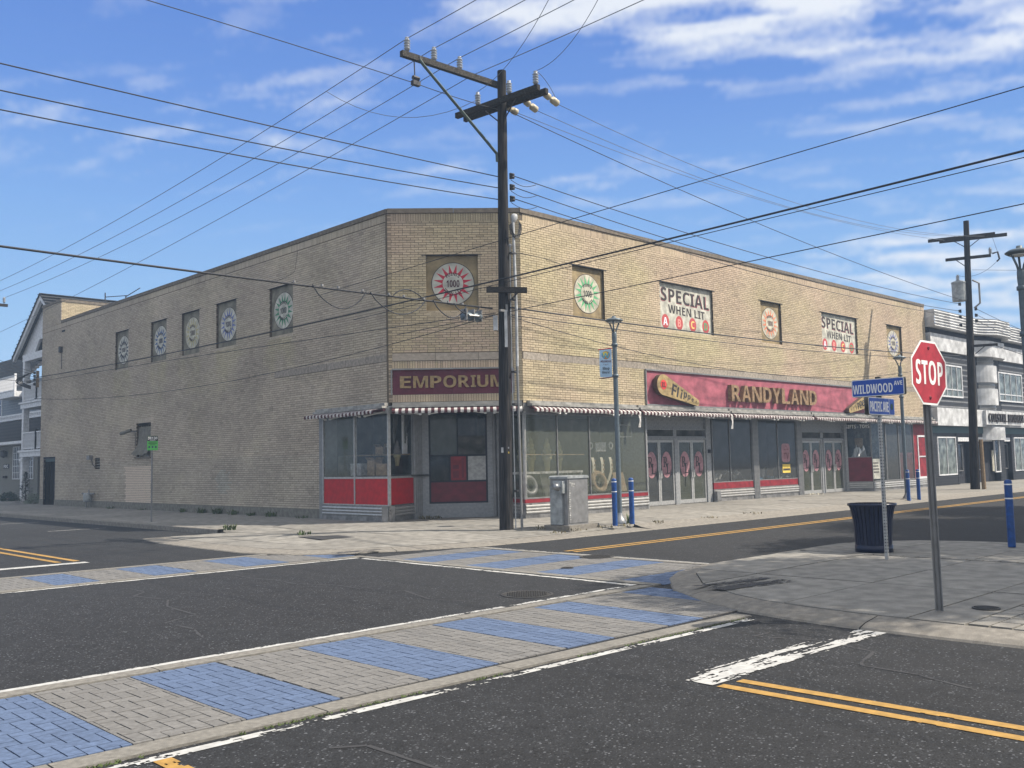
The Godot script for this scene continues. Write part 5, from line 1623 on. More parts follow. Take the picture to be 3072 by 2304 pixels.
	for q in [[0.58, 2.78, 2], [7.85, 8.62, 1], [10.78, 12.9, 2]]:
		var wl = grid_window(d, F, q[0], q[1], 0.6, 2.44, q[2], 1, M.pale_pane if q[2] == 2 else M.glass, M.vinyl_white, -0.03, 0.06)
		s = st(); bb(s, V(q[0] + 0.1, 0.66, -0.2), V(q[1] - 0.1, 1.75, -0.16), F); put("paper_blind", s, M.cream, wl)
	for q in [[3.1, 4.62], [5.62, 7.8], [9.42, 10.42]]:
		s = st(); bb(s, V(q[0], 0.1, -0.28), V(q[1], 2.45, -0.25), F)
		var dd = put("door_recess", s, M.inside_dark, d)
		s = st(); bb(s, V(q[0] + 0.08, 2.22, -0.22), V(q[1] - 0.08, 2.42, -0.02), F); put("white_head", s, M.vinyl_white, dd)
		grid_window(d, F, q[0] + 0.12, q[0] + 0.95, 0.75, 2.1, 1, 1, M.dark_pane, M.dull_steel, -0.24, 0.04)
	s = st(); bb(s, V(5.72, 3.06, 0.3), V(11.2, 3.78, 0.46), F)
	var sb = put("sign_box", s, M.white_metal, d)
	raised_letters(sb, "COASTAL", F * at(0, 0, 0.46), 5.95, 8.55, 3.42, 0.42, 0.07, M.black_print)
	raised_letters(sb, "BROADCAST", F * at(0, 0, 0.46), 8.75, 11.1, 3.42, 0.42, 0.07, M.black_print)
	s = st(); bb(s, V(13.1, 8.0, -9), V(24, 9.3, -4), F); put("rear_roof", s, M.shingle, d)
	# street trees of the near corner, just outside the picture, that shade its pavement
	for q in [[17.6, 1.2, 10.2, 3.6, "street tree nearest the stop sign's corner"], [23.0, -0.6, 9.8, 3.4, "street tree second along the near pavement"], [28.5, -1.6, 10.4, 3.6, "street tree third along the near pavement"], [34.5, -2.6, 10.0, 3.6, "street tree farthest along the near pavement"]]:
		street_tree(q[4], V(q[0], 0, q[1]), q[2], q[3])

func street_tree(label, p: Vector3, h: float, r: float):
	var o = thing("street_tree", label, "tree", "street trees that shade the near corner")
	var s = st(true)
	tube(s, [p, p + V(0.05, h * 0.3, 0), p + V(-0.05, h * 0.65, 0.1)], 0.2, 9, 0.11)
	for i in 7:
		var a = i * 2.4
		var b = p + V(0, h * (0.42 + 0.06 * i), 0)
		tube(s, [b, b + V(cos(a) * r * 0.4, h * 0.12, sin(a) * r * 0.4), b + V(cos(a) * r * 0.8, h * 0.18, sin(a) * r * 0.8)], 0.07, 6, 0.02)
	put("trunk", s, M.bark, o)
	var list = []
	for i in 24000:
		var v = V(rng.randfn(), rng.randfn() * 0.8, rng.randfn())
		v = v.normalized() * pow(rng.randf(), 0.45) * (0.82 + 0.3 * nz.get_noise_3d(v.x * 2 + p.x, v.y * 2, v.z * 2))
		var t := Transform3D(Basis.from_euler(V(rng.randf() * TAU, rng.randf() * TAU, rng.randf() * TAU)).scaled_local(V(0.11, 0.003, 0.08)), p + V(v.x * r, h + v.y * r * 0.8, v.z * r))
		var k = rng.randf_range(0.7, 1.2)
		list.append([t, Color(0.055 * k, 0.095 * k, 0.03 * k)])
	many("leaves", list, o)

# ---------------------------------------------------------------- poles and wires
func insulator(parent, p: Vector3, h := 0.30, m = null):
	var s = st(true)
	var prof = [Vector2(0.02, -0.12), Vector2(0.02, 0.0), Vector2(0.055, 0.0)]
	for i in 4:
		var y = h * (0.1 + i * 0.2)
		prof.append(Vector2(0.05, y)); prof.append(Vector2(0.078, y + h * 0.05)); prof.append(Vector2(0.05, y + h * 0.13))
	prof.append_array([Vector2(0.04, h * 0.92), Vector2(0.05, h), Vector2(0.001, h)])
	lathe(s, prof, 10, at(p.x, p.y, p.z))
	put("insulator", s, m if m else M.porcelain, parent)

func pole_shaft(parent, a: Vector3, b: Vector3, r0, r1):
	var s = st(true)
	var n = 20
	var pts = []
	for i in n + 1: pts.append(a.lerp(b, i / float(n)))
	for i in n:
		for k in 14:
			var q = []
			for c in [[i, k], [i, k + 1], [i + 1, k + 1], [i + 1, k]]:
				var ang = TAU * (c[1] % 14) / 14
				var r = lerpf(r0, r1, c[0] / float(n)) * (1.0 + 0.05 * nz.get_noise_2d(c[0] * 0.7, (c[1] % 14) * 3.0))
				q.append(pts[c[0]] + V(cos(ang) * r, 0, -sin(ang) * r))
			quad(s, q[0], q[1], q[2], q[3])
	for k in 14:
		var a0 = TAU * k / 14; var a1 = TAU * (k + 1) / 14
		tri(s, b + V(0, 0.01, 0), b + V(cos(a0) * r1, 0, -sin(a0) * r1), b + V(cos(a1) * r1, 0, -sin(a1) * r1))
	put("shaft", s, M.wood_dark, parent)
	# drying cracks down the wood
	for i in 9:
		var ang = rng.randf() * TAU
		var y0 = rng.randf_range(0.3, 0.75) * (b.y - a.y) * rng.randf(); var l = rng.randf_range(1.0, 2.6)
		var ta = y0 / (b.y - a.y); var tb = minf(1, (y0 + l) / (b.y - a.y))
		var pa = a.lerp(b, ta) + V(cos(ang), 0, sin(ang)) * lerpf(r0, r1, ta) * 0.995; var pb = a.lerp(b, tb) + V(cos(ang), 0, sin(ang)) * lerpf(r0, r1, tb) * 0.995
		var s2 = st(); tube(s2, [pa, (pa + pb) / 2 + V(0.004, 0, 0.004), pb], 0.007, 4); put("drying_crack", s2, M.inside_dark, parent)

func spool(parent, p: Vector3, side: Vector3):
	var s = st()
	bx(s, p, V(0.05, 0.14, 0.05)); put("spool_bracket", s, M.hardware, parent)
	s = st(true); lathe(s, [Vector2(0.02, -0.06), Vector2(0.05, -0.055), Vector2(0.05, -0.02), Vector2(0.03, 0.0), Vector2(0.05, 0.02), Vector2(0.05, 0.055), Vector2(0.02, 0.06)], 10, at(p.x + side.x * 0.06, p.y, p.z + side.z * 0.06)); put("spool", s, M.hardware, parent)

func strain(parent, a: Vector3, b: Vector3):
	var s = st(true)
	var t = frame(a, b - a)
	var dir = (b - a).normalized()
	var bas = Basis(dir.cross(Vector3.UP).normalized(), dir, dir.cross(Vector3.UP).normalized().cross(dir))
	var l = a.distance_to(b)
	lathe(s, [Vector2(0.015, 0), Vector2(0.02, l * 0.18), Vector2(0.075, l * 0.22), Vector2(0.08, l * 0.42), Vector2(0.03, l * 0.5), Vector2(0.03, l * 0.56), Vector2(0.085, l * 0.62), Vector2(0.085, l * 0.9), Vector2(0.02, l)], 10, Transform3D(bas, a))
	put("strain_insulator", s, M.porcelain_tan, parent)

func utility_poles():
	var s
	var p = thing("utility_pole", "tall dark wooden utility pole in front of the chamfered corner", "utility pole", "wooden utility poles")
	var b = V(15.20, 0.05, -15.97); var t = V(15.29, 10.98, -15.90)
	pole_shaft(p, b, t, 0.165, 0.105)
	# long side arm over the side street with its brace
	s = st(); bx(s, V(0, 0, 0), V(2.95, 0.13, 0.11), Transform3D(Basis(Vector3.UP, -0.035), V(13.95, 10.685, -16.10))); put("side_arm", s, M.wood_grey, p)
	s = st(); tube(s, [V(12.92, 10.64, -16.06), V(13.0, 10.55, -16.05), V(15.12, 8.95, -15.96), V(15.14, 8.75, -15.96)], 0.035, 6); put("brace", s, M.green_brace, p)
	for x in [12.65, 13.42, 14.19]: insulator(p, V(x, 10.80, -16.165))
	s = st(); bx(s, V(12.95, 10.69, -16.09), V(0.06, 0.1, 0.05)); bx(s, V(14.6, 10.7, -16.09), V(0.04, 0.04, 0.06)); put("bolt_plate", s, M.hardware, p)
	# pair of dead-end arms across the pole
	for q in [[-0.13, 0.0], [0.14, -0.02]]:
		s = st(); bx(s, V(0, 0, 0), V(0.10, 0.13, 2.62), Transform3D(Basis(Vector3.UP, 0.09), V(15.27 + q[0], 10.2 + q[1], -15.96))); put("crossarm", s, M.arm_dark, p)
	for q in [[15.10, -16.56], [15.18, -15.55], [15.26, -14.75]]: insulator(p, V(q[0], 10.30, q[1]), 0.3)
	for q in [[V(15.50, 10.2, -14.80), V(16.16, 10.08, -14.88)], [V(15.48, 10.2, -15.42), V(16.06, 10.08, -15.49)], [V(15.45, 10.2, -16.0), V(15.90, 10.13, -16.0)]]: strain(p, q[0], q[1])
	for z in [-16.4, -15.35]:
		s = st(); tube(s, [V(15.2, 10.12, z), V(15.27, 9.75, lerpf(z, -15.92, 0.85))], 0.016, 5); put("arm_strut", s, M.hardware, p)
	for y in [8.42, 8.15, 7.87]:
		spool(p, V(15.42, y, -15.80), V(0.6, 0, 0.4))
		s = st()
		var pts = []
		for i in 9:
			var k = i / 8.0
			pts.append(V(15.40 + 0.75 * k, y - 0.10 - 0.10 * sin(k * PI), -15.78 + 0.1 * k))
		tube(s, pts, 0.008, 5); put("jumper", s, M.wire, p)
	# hanger for the neutral under the side arm
	s = st(); tube(s, [V(12.83, 10.62, -16.15), V(12.83, 10.12, -16.12)], 0.014, 6); bx(s, V(12.83, 10.08, -16.1), V(0.2, 0.1, 0.1)); tube(s, [V(12.75, 10.2, -16.1), V(12.92, 10.2, -16.1)], 0.05, 6); put("hanger", s, M.hardware, p)
	# conduits, weatherheads, boxes on the shaft
	s = st(); tube(s, [V(15.44, 0.1, -15.70), V(15.43, 3.9, -15.73)], 0.030, 10); var cd = put("conduit", s, M.dull_steel, p, true)
	s = st(); tube(s, [V(15.43, 3.88, -15.73), V(15.45, 5.2, -15.74), V(15.42, 7.34, -15.76)], 0.034, 10); put("plastic_conduit", s, M.pvc, p, true)
	s = st(true); lathe(s, [Vector2(0.04, 0), Vector2(0.055, 0.03), Vector2(0.085, 0.13), Vector2(0.06, 0.2), Vector2(0.001, 0.22)], 12, Transform3D(Basis(V(0, 0, 1), -0.35), V(15.42, 7.3, -15.76))); put("weatherhead", s, M.pvc, p)
	s = st()
	for k in 3:
		var pts = []
		for i in 12: pts.append(V(15.44 - 0.13 * cos(PI * i / 11.0 * 1.1) * (1 + 0.25 * k), 7.25 - 0.28 * sin(PI * i / 11.0 * 1.1) - 0.03 * k, -15.7))
		tube(s, pts, 0.012, 5)
	put("drip_loop", s, M.wire, p)
	s = st(); tube(s, [V(15.34, 0.1, -15.80), V(15.34, 5.1, -15.82), V(15.36, 6.72, -15.82)], 0.014, 8); lathe(s, [Vector2(0.03, 0), Vector2(0.05, 0.05), Vector2(0.02, 0.08)], 8, at(15.36, 6.7, -15.82)); put("thin_conduit", s, M.pvc, p, true)
	for y in [1.0, 3.0, 3.75, 6.55, 5.45]:
		s = st(); bx(s, V(15.40, y, -15.77), V(0.17, 0.035, 0.11)); put("strap", s, M.hardware, p)
	s = st(); bx(s, V(0, 0, 0), V(0.95, 0.13, 0.09), Transform3D(Basis(Vector3.UP, -0.72).rotated(V(0, 0, 1), -0.04), V(15.19, 5.66, -15.78))); put("lower_arm", s, M.arm_dark, p)
	s = st(); tube(s, [V(15.45, 5.62, -15.66), V(15.2, 5.3, -15.87)], 0.018, 5); put("arm_strut", s, M.hardware, p)
	s = st(); bx(s, V(0, 0, 0), V(0.14, 0.34, 0.10), Transform3D(Basis(Vector3.UP, 0.75), V(14.98, 4.88, -15.96))); put("white_tag_box", s, M.pvc, p)
	s = st(); bx(s, V(0, 0, 0), V(0.07, 0.86, 0.03), Transform3D(Basis(Vector3.UP, -0.75), V(15.16, 4.75, -15.80))); put("number_strip", s, M.pvc, p)
	s = st(); bx(s, V(15.13, 5.17, -15.83), V(0.24, 0.05, 0.05)); bx(s, V(15.2, 5.24, -15.82), V(0.05, 0.16, 0.05)); put("cable_clamp", s, M.dull_steel, p)
	for q in [[1.99, M.pvc, 0.05], [1.88, M.yellow_card, 0.05], [1.94, M.pvc, -0.10]]:
		s = st(); bx(s, V(0, 0, 0), V(0.12 if q[2] > 0 else 0.05, 0.04 if q[2] > 0 else 0.12, 0.012), Transform3D(Basis(Vector3.UP, -0.78), V(15.09 + q[2], q[0], -15.84 - q[2] * 0.1))); put("metal_tag", s, q[1], p)
	# second pole by the dark shop
	var e = thing("utility_pole", "wooden utility pole with a grey transformer in front of the dark shop", "utility pole", "wooden utility poles")
	pole_shaft(e, V(41.73, 0.0, -15.35), V(41.86, 11.52, -15.1), 0.19, 0.11)
	for q in [[-0.07, 10.83], [0.07, 10.74]]:
		s = st(); bx(s, V(0, 0, 0), V(0.10, 0.13, 2.6), Transform3D(Basis(Vector3.UP, 0.34), V(41.83 + q[0], q[1], -15.1 + q[0] * 3))); put("crossarm", s, M.arm_dark, e)
	s = st(); bx(s, V(0, 0, 0), V(0.09, 0.12, 1.75), Transform3D(Basis(Vector3.UP, 0.34), V(41.82, 9.92, -15.1))); put("crossarm", s, M.arm_dark, e)
	for q in [[10.75, -0.55], [10.75, 0.55], [9.88, -0.45]]:
		s = st(); tube(s, [V(41.82 + q[1] * 0.33, q[0], -15.1 + q[1]), V(41.82, q[0] - 0.42, -15.1)], 0.018, 5); put("arm_strut", s, M.hardware, e)
	s = st(); lathe(s, [Vector2(0.001, 8.06), Vector2(0.27, 8.08), Vector2(0.28, 8.12), Vector2(0.28, 8.84), Vector2(0.30, 8.85), Vector2(0.29, 8.90), Vector2(0.12, 8.97), Vector2(0.001, 8.97)], 18, at(41.62, 0, -15.48)); put("transformer", s, M.tank, e, true)
	for dx in [-0.12, 0.14]: insulator(e, V(41.62 + dx, 8.92, -15.5 - dx * 0.4), 0.28)
	s = st(); tube(s, [V(41.86, 8.95, -15.0), V(41.98, 8.8, -14.78), V(41.98, 7.95, -14.78), V(41.86, 7.75, -14.98)], 0.04, 8); put("riser_pipe", s, M.dull_steel, e, true)
	insulator(e, V(42.12, 10.0, -14.3), 0.26)
	s = st(); tube(s, [V(42.14, 10.0, -14.22), V(42.25, 10.05, -14.05), V(42.27, 9.75, -14.0), V(42.2, 9.65, -14.08)], 0.04, 6); put("fuse_cutout", s, M.hardware, e)
	for y in [7.95, 7.65, 7.4, 7.05]: spool(e, V(41.6, y, -15.45), V(-0.7, 0, -0.4))
	for y in [7.72, 7.45, 7.2]: spool(e, V(41.95, y, -14.98), V(0.7, 0, 0.4))
	s = st(); bx(s, V(0, 0, 0), V(0.1, 0.10, 1.1), Transform3D(Basis(Vector3.UP, 0.34), V(41.93, 6.14, -14.75))); tube(s, [V(41.85, 5.8, -15.05), V(41.96, 6.1, -14.7)], 0.018, 5); put("lower_arm", s, M.arm_dark, e)
	s = st(); tube(s, [V(41.9, 0.1, -15.05), V(41.92, 2.2, -15.08)], 0.09, 8); put("cable_guard", s, M.card, e)
	# arm end of a pole beyond the picture's edge, up the side street
	var f = thing("utility_pole", "distant utility pole up the side street, only its arm tip in view", "utility pole", "wooden utility poles")
	pole_shaft(f, V(12.6, 0.0, -50.1), V(12.6, 10.6, -50.0), 0.16, 0.11)
	s = st(); bb(s, V(12.4, 9.75, -50.15), V(14.35, 9.88, -50.02)); put("crossarm", s, M.arm_dark, f)
	for x in [12.7, 13.42, 14.19]: insulator(f, V(x, 9.95, -50.08), 0.26)
	# service bracket on the far end of the side street wall
	var g = thing("service_bracket", "service bracket with looped black cables at the far edge of the side wall", "cable bracket")
	s = st(); bb(s, V(15.3, 5.75, -48.75), V(15.42, 6.55, -48.66)); put("rack", s, M.card, g)
	for y in [6.45, 6.28, 6.12, 5.9]: spool(g, V(15.25, y, -48.72), V(-0.6, 0, -0.3))
	s = st()
	for k in 5:
		var pts = []
		for i in 14: pts.append(V(15.1 - 0.45 * sin(PI * i / 13.0) * (0.6 + k * 0.14) , 6.45 - i * 0.05 * (1 + 0.05 * k), -48.85 - 0.5 * sin(PI * i / 13.0)))
		tube(s, pts, 0.022, 5)
	put("cable_loops", s, M.wire, g)
	s = st(true); lathe(s, [Vector2(0.02, 0), Vector2(0.11, 0.02), Vector2(0.11, 0.18), Vector2(0.02, 0.2)], 10, at(15.05, 5.95, -49.0)); put("splice_can", s, M.dull_steel, g)

func wire(label: String, a: Vector3, b: Vector3, sag: float, r: float, pale := false, called := "power_line"):
	var pts = []
	var n = int(clampf(a.distance_to(b) / 1.6, 10, 36))
	for i in n + 1:
		var k = i / float(n)
		pts.append(a.lerp(b, k) - V(0, sag * 4.0 * k * (1 - k), 0))
	var s = st(true)
	tube(s, pts, r, 5)
	tag(put(called, s, M.wire_pale if pale else M.wire), label, "wire", "overhead wires")
	return pts

func wires():
	# high lines along the side street, over the long arm
	var hi = [[12.65, "high line on the long side arm's outermost insulator", 11.3], [13.42, "high line on the long side arm's middle insulator", 11.25], [14.19, "high line on the long side arm's innermost insulator", 11.3]]
	for q in hi:
		wire(q[1] + ", running up the side street", V(q[0], 11.08, -16.165), V(q[0], 10.18, -50.05), 0.42, 0.009, true)
		wire(q[1] + ", running overhead towards the viewer", V(q[0], 11.08, -16.165), V(q[0], 12.2, 6), 0.25, 0.009, true)
	wire("high line bolted to the side arm next to the shaft, running up the side street", V(14.6, 10.78, -16.165), V(14.6, 8.5, -62), 0.35, 0.009, true)
	wire("high line bolted to the side arm next to the shaft, running overhead towards the viewer", V(14.6, 10.78, -16.165), V(14.6, 11.4, 6), 0.3, 0.009, true)
	# three spooled lines across the side street
	for q in [[8.42, 8.0, 0.05, "upper"], [8.15, 7.7, 0.12, "middle"], [7.87, 7.35, 0.12, "lower"]]:
		wire(q[3] + " of the three stacked black lines crossing the side street from the corner pole", V(15.3, q[0], -16.02), V(-8, q[1], -16.0), q[2] * 2.2, 0.012)
	for q in [[8.42, 7.95, 0.28, "upper"], [8.15, 7.65, 0.38, "middle"], [7.87, 7.4, 0.34, "lower"]]:
		wire(q[3] + " of the three stacked black lines from the corner pole to the transformer pole", V(15.45, q[0], -15.75), V(41.6, q[1], -15.45), q[2], 0.011)
	wire("neutral line from the hanger under the side arm up to the picture's top", V(12.83, 10.08, -16.1), V(-4, 9.5, -16.1), -0.12, 0.009)
	wire("neutral line between the side arm's hanger and the corner pole", V(12.83, 10.08, -16.1), V(15.3, 10.08, -16.05), 0.03, 0.009)
	wire("neutral line from the corner pole's crossarm down to the transformer pole's racks", V(15.4, 10.06, -15.9), V(41.6, 8.1, -15.35), 0.28, 0.010)
	for q in [[V(16.16, 10.08, -14.88), V(42.1, 10.78, -14.45), 0.85, "end"], [V(16.06, 10.08, -15.49), V(41.75, 10.85, -15.2), 0.75, "middle"], [V(15.90, 10.13, -16.0), V(41.5, 10.78, -15.9), 0.50, "pole-side"]]:
		wire("thin high line from the %s strain insulator to the transformer pole's top arm" % q[3], q[0], q[1], q[2], 0.007, true)
	wire("thick messenger cable from the corner pole across the side street", V(15.1, 5.27, -16.2), V(-8, 5.35, -16.2), 0.08, 0.021)
	wire("thick messenger cable from the corner pole along the shop front", V(15.3, 5.26, -15.8), V(41.6, 5.74, -15.5), 0.17, 0.019)
	wire("thin cable just under the messenger along the shop front", V(15.3, 5.09, -15.82), V(41.6, 5.62, -15.45), 0.24, 0.011)
	wire("slack thin cable drooping along the shop front over the stone belt", V(15.3, 5.04, -15.78), V(41.6, 5.6, -15.5), 1.08, 0.009)
	wire("thick black cable passing the corner pole from the house bracket to the upper right", V(15.05, 6.60, 12), V(15.2, 6.2, -48.66), 0.50, 0.02)
	wire("thin line high over the shop street corner, upper of three", V(15.2, 7.28, 12), V(15.2, 6.66, -24), -0.10, 0.009)
	wire("thin line over the shop street corner, just under the thick black cable", V(15.2, 6.16, 12), V(15.2, 5.72, -22), -0.08, 0.008)
	wire("thin line over the shop street corner, lowest of three", V(15.2, 5.66, 12), V(15.2, 5.08, -20), 0.03, 0.009)
	wire("thin cable from the corner pole along the top half of the side wall", V(15.12, 5.15, -16.1), V(15.2, 5.98, -48.66), -0.06, 0.010)
	wire("slack service cable from the corner pole across the side wall's stone belt", V(15.1, 5.10, -16.1), V(15.2, 5.2, -48.66), 0.63, 0.010)
	for i in 5: wire(["topmost", "second", "third", "fourth", "lowest"][i] + " of the cables fanning in from the side street to the house bracket", V(15.2, 6.46 - i * 0.11, -48.7), V(4.0, 6.38 - i * 0.26 - (0.5 if i == 4 else 0.0), -27.0), 0.22, 0.010)
	# lashed loops and terminals on the messenger left of the corner pole
	var h = thing("splice_loops", "black splice loops lashed to the messenger cable beside the corner pole", "cable splice")
	var s = st()
	for q in [[10.2, 11.5, 0.42], [11.6, 13.1, 0.40], [13.3, 14.3, 0.34], [12.2, 13.0, -0.16], [13.9, 14.7, 0.22]]:
		var pts = []
		for i in 13:
			var k = i / 12.0
			pts.append(V(lerpf(q[0], q[1], k), 5.27 - q[2] * pow(sin(k * PI), 0.7), -16.17 + 0.02 * sin(k * 6)))
		tube(s, pts, 0.013, 5)
	put("loops", s, M.wire, h)
	for i in 9:
		s = st(); bx(s, V(9.8 + i * 0.55 + 0.1 * sin(i * 2.0), 5.285, -16.19), V(0.04, 0.045, 0.04)); put("cable_tie", s, M.dull_steel, h)
	var tb = thing("terminal_box", "grey ribbed terminal box hung on the cable beside the corner pole", "terminal box")
	s = st(true); tube(s, [V(14.22, 5.02, -16.25), V(14.72, 5.02, -16.2)], 0.095, 12); put("body", s, M.lamp_grey, tb)
	s = st(); tube(s, [V(14.3, 5.02, -16.12), V(14.62, 5.02, -16.09)], 0.03, 6); put("label_plate", s, M.dull_steel, tb)
	for x in [14.24, 14.47, 14.7]:
		s = st(); bx(s, V(x, 5.05, -16.22), V(0.025, 0.26, 0.21)); put("clamp", s, M.dull_steel, tb)
	# tap wires hanging between the levels of the corner pole
	for q in [[V(13.42, 11.25, -12.2), V(15.05, 10.6, -16.5), 0.35, "tap wire sagging from the middle high line to the crossarm insulators"], [V(14.19, 11.25, -11.6), V(15.28, 10.62, -14.75), 0.35, "tap wire sagging from the inner high line to the crossarm's tip"], [V(15.28, 10.62, -14.75), V(16.16, 10.08, -14.88), -0.12, "short tap wire curling over the crossarm's tip"], [V(12.65, 10.85, -19.4), V(15.05, 10.4, -16.5), 0.55, "tap wire sagging from the outer high line under the side arm"]]:
		wire(q[3], q[0], q[1], q[2], 0.007, true)
	wire("thin wire from the fuse cutout to the transformer", V(42.2, 9.65, -14.08), V(41.74, 9.2, -15.5), 0.25, 0.007)
	wire("thin wire hanging from the transformer pole's top arm to its cutout", V(42.15, 10.75, -14.2), V(42.25, 10.05, -14.05), 0.02, 0.006)
	wire("line leaving the transformer pole past the street lamp's head", V(41.95, 9.4, -15.0), V(48, 8.0, 4), 0.3, 0.008, true)
	for i in 3: wire(["upper", "middle", "lower"][i] + " line of the rack leaving the transformer pole along the dark shop", V(42.0, 7.72 - i * 0.26, -14.95), V(66, 7.3 - i * 0.26, -15.5), 0.4, 0.010)
	wire("messenger cable leaving the transformer pole along the dark shop", V(42.0, 6.15, -14.4), V(66, 6.2, -15.2), 0.3, 0.016)

# ---------------------------------------------------------------- street furniture
func street_lamp(label) -> Node3D:
	var o = thing("street_lamp", label, "street lamp", "grey post-top street lamps")
	var s = st(true); lathe(s, [Vector2(0.16, 0), Vector2(0.16, 0.04), Vector2(0.13, 0.1), Vector2(0.075, 0.2), Vector2(0.062, 0.26)], 16); put("base", s, M.steel, o)
	s = st(true); lathe(s, [Vector2(0.062, 0.2), Vector2(0.058, 2.4), Vector2(0.055, 4.4), Vector2(0.062, 4.5), Vector2(0.06, 4.62), Vector2(0.045, 4.66), Vector2(0.001, 4.66)], 16); put("post", s, M.lamp_grey, o)
	for y in [3.58, 4.34]:
		s = st(true); lathe(s, [Vector2(0.058, y - 0.04), Vector2(0.078, y - 0.03), Vector2(0.078, y + 0.03), Vector2(0.058, y + 0.04)], 14); put("collar", s, M.lamp_grey, o)
	for k in 3:
		var a = TAU * k / 3 + 0.5
		s = st(true); tube(s, [V(cos(a) * 0.03, 4.6, sin(a) * 0.03), V(cos(a) * 0.06, 4.72, sin(a) * 0.06), V(cos(a) * 0.15, 4.92, sin(a) * 0.15)], 0.02, 6); put("yoke_arm", s, M.lamp_grey, o)
	s = st(true); lathe(s, [Vector2(0.001, 4.90), Vector2(0.17, 4.90), Vector2(0.22, 4.93), Vector2(0.225, 4.945), Vector2(0.16, 4.985), Vector2(0.05, 5.01), Vector2(0.045, 5.05), Vector2(0.001, 5.05)], 22); put("lamp_head", s, M.lamp_grey, o)
	s = st(); lathe(s, [Vector2(0.001, 4.888), Vector2(0.15, 4.888), Vector2(0.15, 4.902)], 18); put("lens", s, M.sheet, o)
	return o

func bollard(label) -> Node3D:
	var o = thing("bollard", label, "bollard", "blue bollards with white bands")
	var s = st(true); lathe(s, [Vector2(0.061, 0), Vector2(0.061, 1.04), Vector2(0.058, 1.075), Vector2(0.04, 1.095), Vector2(0.001, 1.10)], 18); put("sleeve", s, M.bollard_blue, o)
	for y in [0.78, 1.01]:
		s = st(); lathe(s, [Vector2(0.0615, y), Vector2(0.063, y + 0.002), Vector2(0.063, y + 0.018), Vector2(0.0615, y + 0.02)], 18); put("band", s, M.white_band, o)
	return o

func sign_face(parent, called, xf, pts: PackedVector2Array, m, d := 0.003):
	var s = st(); prism(s, pts, d, xf)
	return put(called, s, m, parent)

func street_name(label, text: String, small: String, xf: Transform3D, w: float, split: bool):
	var o = thing("street_name_sign", label, "street sign")
	for sg in [1, -1]:
		var f = xf * Transform3D(Basis(Vector3.UP, 0.0 if sg > 0 else PI), Vector3.ZERO) * at(0, 0, 0.03)
		var p = sign_face(o, "plate", f, round_rect(w, 0.265, 0.025), M.dull_steel, 0.004)
		sign_face(p, "white_edge", f * at(0, 0, 0.004), round_rect(w - 0.006, 0.259, 0.024), M.sign_white, 0.002)
		sign_face(p, "blue_field", f * at(0, 0, 0.006), round_rect(w - 0.026, 0.239, 0.018), M.sign_blue, 0.002)
		if split:
			put("lettering", text_mesh(text, 0.15, w * 0.70, 0.002, f * at(-w * 0.10, -0.005, 0.008)), M.sign_white, p)
			sign_face(p, "divider", f * at(w * 0.285, 0, 0.008), round_rect(0.007, 0.235, 0.002, 1), M.sign_white, 0.0015)
			sign_face(p, "worn_emblem", f * at(w * 0.385, 0.0, 0.008), ellipse(0, 0, 0.045, 0.05, 14), M.teal, 0.0015)
		else:
			put("lettering", text_mesh(text, 0.135, w * 0.76, 0.002, f * at(-w * 0.095, -0.015, 0.008)), M.sign_white, p)
			put("small_lettering", text_mesh(small, 0.062, w * 0.155, 0.002, f * at(w * 0.39, 0.045, 0.008)), M.sign_white, p)
	return o

func post_channel(o, at_: Vector3, top: Vector3, m, w := 0.06):
	var s = st()
	var prof = PackedVector2Array([Vector2(-w / 2, 0.0), Vector2(-w / 2 + 0.008, 0.0), Vector2(-w * 0.18, 0.028), Vector2(w * 0.18, 0.028), Vector2(w / 2 - 0.008, 0), Vector2(w / 2, 0.0), Vector2(w / 2 - 0.004, 0.006), Vector2(w * 0.2, 0.036), Vector2(-w * 0.2, 0.036), Vector2(-w / 2 + 0.004, 0.006)])
	var up = (top - at_).normalized()
	var x = V(0.35, 0, 0.94).normalized()
	x = (x - up * x.dot(up)).normalized()
	prism(s, prof, at_.distance_to(top), Transform3D(Basis(x, up.cross(x), up), at_))
	put("post", s, m, o)

